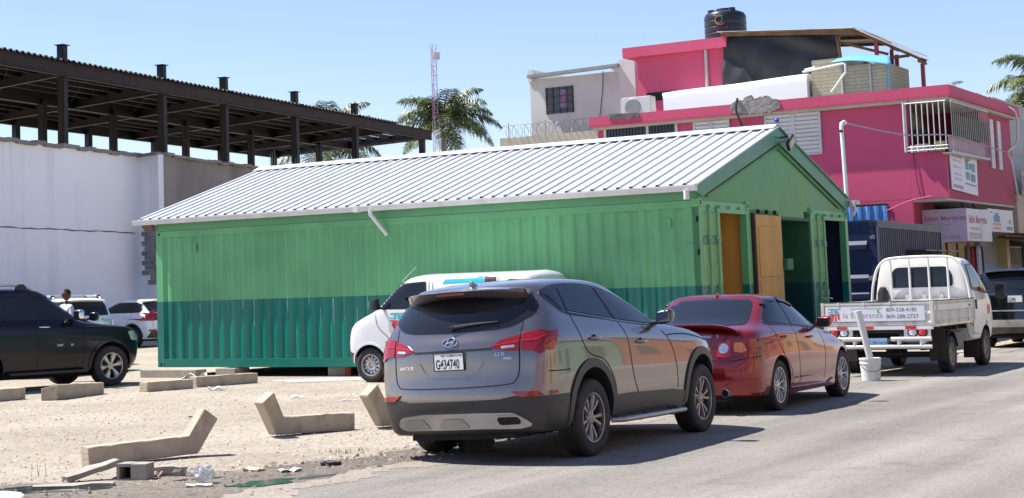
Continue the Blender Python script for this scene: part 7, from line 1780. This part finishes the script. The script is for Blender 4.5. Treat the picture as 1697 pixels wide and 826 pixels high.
# rubble by the gutter
def rock(cx, cy, dx, dy, dz, rz, tilt, lab, seed, m=None, name='concrete_rubble'):
    r_ = random.Random(seed); mb = MB(); mb.b.free(); mb.b = bmesh.new(); bmesh.ops.create_cube(mb.b, size=1)
    bmesh.ops.subdivide_edges(mb.b, edges=mb.b.edges[:], cuts=3, use_grid_fill=True)
    for v in mb.b.verts:
        v.co = Vector((v.co.x*dx, v.co.y*dy, v.co.z*dz))+Vector((r_.uniform(-1, 1)*.012, r_.uniform(-1, 1)*.012, r_.uniform(-1, 1)*.010))
        if v.co.x > dx*.4: v.co.z *= .75
        v.co = Matrix.Rotation(tilt, 3, 'Y') @ v.co
    z0 = min(v.co.z for v in mb.b.verts)
    for v in mb.b.verts: v.co.z -= z0+.01
    o = mb.build(name, m or CC, smooth=30); o.location = (cx, cy, 0); o.rotation_euler = (0, 0, rz); tag(o, lab, 'rubble')
rock(-2.66, 14.96, .50, .16, .06, R(30), R(-14), 'flat slab of broken concrete leaning left of the hollow block', 1)
rock(-2.00, 15.16, .30, .14, .09, R(-15), R(0), 'grey concrete slab lying right of the hollow block', 3)
rock(-2.72, 14.42, .70, .13, .035, R(4), R(0), 'thin flat slab edge at the puddle, lowest in the lot', 4)
rock(-1.25, 15.3, .18, .10, .035, R(-30), 0, 'small pale board lying on the mud', 6, mat('pale_board', (.50, .40, .28), .8, var=.1))
rock(-.55, 15.6, .16, .10, .05, R(40), 0, 'dark stone in the gutter near the crossover', 7, mat('dark_stone', (.07, .065, .06), .9, var=.3))
rock(.85, 16.65, .28, .26, .20, R(20), R(5), 'round dark stone under the grey crossover', 8, MATS['dark_stone'])
rock(-1.62, 14.18, .22, .12, .03, R(8), 0, 'flat pale stone beside the plastic bottle', 9, mat('pale_slab', (.46, .44, .38), .9, var=.1))
hb = empty('hollow_block', (-2.26, 14.92, 0), R(-12)); tag(hb, 'broken hollow concrete block with a dark opening by the gutter', 'concrete block')
mb = MB(); mb.box2((-.14, -.10, 0), (-.115, .10, .15)); mb.box2((-.01, -.10, 0), (.14, .10, .15), bev=.008); mb.box2((-.115, -.10, .125), (-.01, .10, .152)); mb.box2((-.115, -.10, 0), (-.01, .10, .02)); mb.build('block_shell', CC, hb)
mb = MB(); mb.box2((-.115, .06, .02), (-.01, .08, .125)); mb.build('block_web', DARK, hb)
# plastic bottle, bags, cups
CP = mat('clear_plastic', (.84, .86, .88), .15, 0, var=.12, vscale=30, trans=.6, ior=1.3)
mb = MB(); r_ = random.Random(3); mb.b.free(); mb.b = bmesh.new(); bmesh.ops.create_icosphere(mb.b, subdivisions=4, radius=1)
for v in mb.b.verts:
    n_ = v.co.copy(); k = 1+.16*sin(7*n_.x+3*n_.z)+.11*sin(11*n_.y+5*n_.x)+.08*sin(19*n_.z+7*n_.y)+.05*sin(31*n_.x-17*n_.y)
    v.co = Vector((n_.x*.085*k+.02*n_.z, n_.y*.06*k, n_.z*.062*k*(1.25 if n_.x > 0 else .9)))
    v.co = Matrix.Rotation(R(28), 3, 'Y') @ v.co
z0 = min(v.co.z for v in mb.b.verts)
for v in mb.b.verts: v.co.z -= z0
o = mb.build('plastic_bag', CP, smooth=25); o.location = (-1.60, 14.40, 0); o.rotation_euler = (0, 0, R(40)); tag(o, 'crumpled clear plastic bag standing at the green puddle', 'plastic bag')
def litter(x, y, sx, sy, sz, m, lab, seed, rz=0, cat='litter'):
    r_ = random.Random(seed); mb = MB(); ph = [r_.uniform(0, 6) for _ in range(4)]
    mb.grid(lambda u, v: ((u-.5)*sx*(1+.1*sin(6*v+ph[0])), (v-.5)*sy*(1+.12*sin(5*u+ph[1])), .006+sz*abs(sin(5*u+ph[2])*sin(4*v+ph[3]))), 10, 8)
    o = mb.build('litter', m, fix=False); o.location = (x, y, .004); o.rotation_euler = (0, 0, rz); tag(o, lab, cat)
WB = mat('white_litter', (.66, .67, .68), .5, var=.08)
litter(-1.75, 15.05, .16, .12, .06, CP, 'small clear wrapper right of the concrete rubble', 1, cat='wrapper')
litter(-2.08, 15.06, .09, .07, .05, mat('pink_litter', (.55, .36, .38), .7, var=.15), 'small pinkish scrap behind the hollow block', 2, cat='scrap')
litter(-1.45, 26.3, .22, .12, .05, WB, 'white crumpled paper on the gravel behind the bent posts', 3, cat='paper')
litter(-.62, 25.2, .25, .06, .02, WB, 'thin white strip of paper on the gravel', 4, cat='paper')
litter(-3.0, 29.3, .30, .16, .07, WB, 'white scrap in front of the short kerb beam', 5, cat='scrap')
litter(-3.9, 33.6, .5, .3, .12, WB, 'crumpled white bag in front of the green container', 6, cat='plastic bag')
litter(-1.33, 21.9, .06, .05, .03, mat('red_scrap', (.55, .03, .02), .5, var=.1), 'tiny red scrap on the gravel', 7, cat='scrap')
litter(-.9, 15.15, .22, .10, .03, WB, 'white scrap lying in the gutter', 8, R(30), cat='scrap')
litter(-2.6, 22.5, .18, .04, .02, mat('dark_twig', (.06, .04, .03), .9, var=.3), 'dark twig on the gravel left of the bent posts', 9, cat='twig')
litter(.55, 17.3, .5, .25, .05, WB, 'pale scraps of paper under the grey crossover', 12, cat='paper')
mb = MB(); mb.lathe([(0, .055), (.12, .05), (.20, .035), (.235, .005), (.24, 0)], 32, 'Z'); o = mb.build('foam_lid', mat('foam_white', (.75, .76, .78), .5, var=.03), smooth=50); o.location = (-3.22, 13.78, .0); tag(o, 'smooth white foam lid at the lower left corner by the puddle', 'lid')
# bucket with a length of pipe
bk = empty('paint_bucket', (7.56, 26.30, 0)); tag(bk, 'white plastic bucket standing on the road behind the truck', 'bucket')
BW = mat('bucket_white', (.66, .65, .62), .45, var=.06, stain=((.40, .36, .30), .5, 9, 1))
mb = MB(); mb.lathe([(0, .004), (.135, .004), (.140, .01), (.158, .27), (.166, .27), (.166, .285), (.160, .29), (.160, .33), (.170, .335), (.170, .36), (.158, .362), (.150, .355), (.132, .03), (0, .03)], 36); mb.build('bucket_shell', BW, bk, smooth=35)
mb = MB(); mb.tube([(.165*cos(a), .165*sin(a)-0.0, .28-.12*sin(a)*(-1)*0-.13*abs(sin(a))) for a in [(-pi+pi*k/14) for k in range(15)]], .004, 5); mb.build('bucket_handle', MATS['dark_iron'], bk)
mb = MB(); mb.lathe([(0, .25), (.150, .25)], 24); mb.build('bucket_fill', CC, bk)
pp = MB(); pp.tube([(.02, 0, .26), (-.15, .0, 1.10)], .052, 16); o = pp.build('plastic_pipe', mat('pvc_white', (.64, .63, .61), .4, var=.04), smooth=50); o.location = (7.56, 26.30, 0); tag(o, 'white plastic pipe leaning out of the bucket', 'pipe')
# ------------------------------------------------------------------ the man behind the cars
def person(loc, rz, lab):
    e = empty('person', (*loc, 0), rz); tag(e, lab, 'person')
    V = [(0, 0, .98), (0, 0, 1.22), (0, 0, 1.44), (0, .0, 1.56), (0, 0, 1.60), (0, .19, 1.46), (.02, .27, 1.20), (.10, .28, .96), (.14, .27, .88), (0, -.19, 1.46), (.02, -.27, 1.20), (.10, -.28, .96), (.14, -.27, .88),
         (0, .10, .92), (.02, .11, .52), (-.02, .12, .09), (.12, .13, .05), (0, -.10, .92), (.02, -.11, .52), (-.02, -.12, .09), (.12, -.13, .05)]
    E = [(0, 1), (1, 2), (2, 3), (3, 4), (2, 5), (5, 6), (6, 7), (7, 8), (2, 9), (9, 10), (10, 11), (11, 12), (0, 13), (13, 14), (14, 15), (15, 16), (0, 17), (17, 18), (18, 19), (19, 20)]
    rr = [(.15, .12), (.15, .11), (.17, .11), (.06, .06), (.055, .055), (.065, .065), (.048, .048), (.036, .036), (.04, .022), (.065, .065), (.048, .048), (.036, .036), (.04, .022), (.10, .10), (.065, .065), (.045, .045), (.04, .035), (.10, .10), (.065, .065), (.045, .045), (.04, .035)]
    me = bpy.data.meshes.new('body'); me.from_pydata(V, E, []); o = link('body', me, None, None)
    md = o.modifiers.new('k', 'SKIN'); 
    for i, v in enumerate(me.skin_vertices[0].data): v.radius = (rr[i][0], rr[i][1]); v.use_root = (i == 0)
    s = o.modifiers.new('s', 'SUBSURF'); s.levels = 2; s.render_levels = 2; bake(o)
    SK = mat('skin_brown', (.12, .055, .032), .5, var=.08); SH = mat('shirt_white', (.66, .67, .68), .8, var=.05); JN = mat('jeans', (.03, .05, .10), .85, var=.15)
    o.data.materials.clear(); [o.data.materials.append(m) for m in (SK, SH, JN)]
    for p in o.data.polygons:
        c = p.center; p.use_smooth = True
        if c.z < .98 and abs(c.y) < .24: p.material_index = 2
        elif c.z < 1.53 and (c.z > 1.18 or abs(c.y) < .21): p.material_index = 1
    o.parent = e
    mb = MB(); mb.b.free(); mb.b = bmesh.new(); bmesh.ops.create_icosphere(mb.b, subdivisions=4, radius=1)
    for v in mb.b.verts:
        x, y, z = v.co; f = 1-.24*max(0, -z)**1.5
        X = .096*x*f; Y = .078*y*f; Z = .118*z
        if x > .55: X += .006*math.exp(-((z+.1)/.5)**2)
        X += .020*math.exp(-((y)/.16)**2-((z+.12)/.20)**2)*(x > 0); X -= .010*math.exp(-((abs(y)-.38)/.17)**2-((z-.08)/.13)**2)*(x > 0)
        X += .007*math.exp(-((y)/.32)**2-((z+.48)/.10)**2)*(x > 0)
        v.co = (X, Y, Z+1.715)
    hd = mb.build('head', SK, e, smooth=80)
    for s in (-1, 1):
        m = MB(); m.b.free(); m.b = bmesh.new(); bmesh.ops.create_icosphere(m.b, subdivisions=2, radius=1)
        for v in m.b.verts: v.co = (v.co.x*.020-.005, v.co.y*.010+s*.080, v.co.z*.032+1.705)
        m.build('ear', SK, hd, smooth=80)
        m = MB(); m.b.free(); m.b = bmesh.new(); bmesh.ops.create_icosphere(m.b, subdivisions=2, radius=.011)
        for v in m.b.verts: v.co = v.co+Vector((.083, s*.031, 1.724))
        m.build('eye', mat('eye_dark', (.02, .015, .012), .2, var=0), hd, smooth=80)
        for k in range(4):     # fingers
            m = MB(); y = s*(.262+.004*k); x0 = .125+.018*k
            m.tube([(x0, y, .90), (x0+.012, y, .855), (x0+.004, y-s*.012, .82-.006*(k % 2))], [.010, .009, .007], 6); m.build('finger', SK, e, smooth=60)
        m = MB(); m.tube([(.115, s*.262, .93), (.145, s*.24, .895), (.155, s*.235, .87)], [.012, .010, .008], 6); m.build('thumb', SK, e, smooth=60)
    m = MB(); m.tube([(.086, -.025, 1.652), (.092, 0, 1.650), (.086, .025, 1.652)], .006, 6); m.build('mouth', mat('lip_brown', (.10, .035, .03), .5, var=0), hd)
    m = MB(); m.b.free(); m.b = bmesh.new(); bmesh.ops.create_icosphere(m.b, subdivisions=4, radius=1)
    dl = [v for v in m.b.verts if v.co.z < .15+.55*max(0, v.co.x)]
    for v in m.b.verts: v.co = (v.co.x*.100-.004, v.co.y*.083, v.co.z*.124+1.717)
    bmesh.ops.delete(m.b, geom=dl, context='VERTS'); m.build('hair', mat('hair_black', (.010, .009, .009), .9, var=.2, bump=.6, bscale=90), e, smooth=80)
    e.scale = (1.03,)*3
    return e
person((-6.56, 34.3), R(-140), 'man with short black hair in a white shirt behind the black SUV')

# ------------------------------------------------------------------ vehicles
grey_crossover((1.157, 16.269), 1.0004)
red_saloon((4.1116, 21.1968), 1.0117)
white_truck((8.683, 28.383), ST)
vo = CO+Matrix.Rotation(CA, 4, 'Z')@Vector((2.98, 1.02, 0))
white_van((vo.x, vo.y), CA)
left_black_suv(); behind_black(); white_suv(); white_crossover(); far_black_suv()
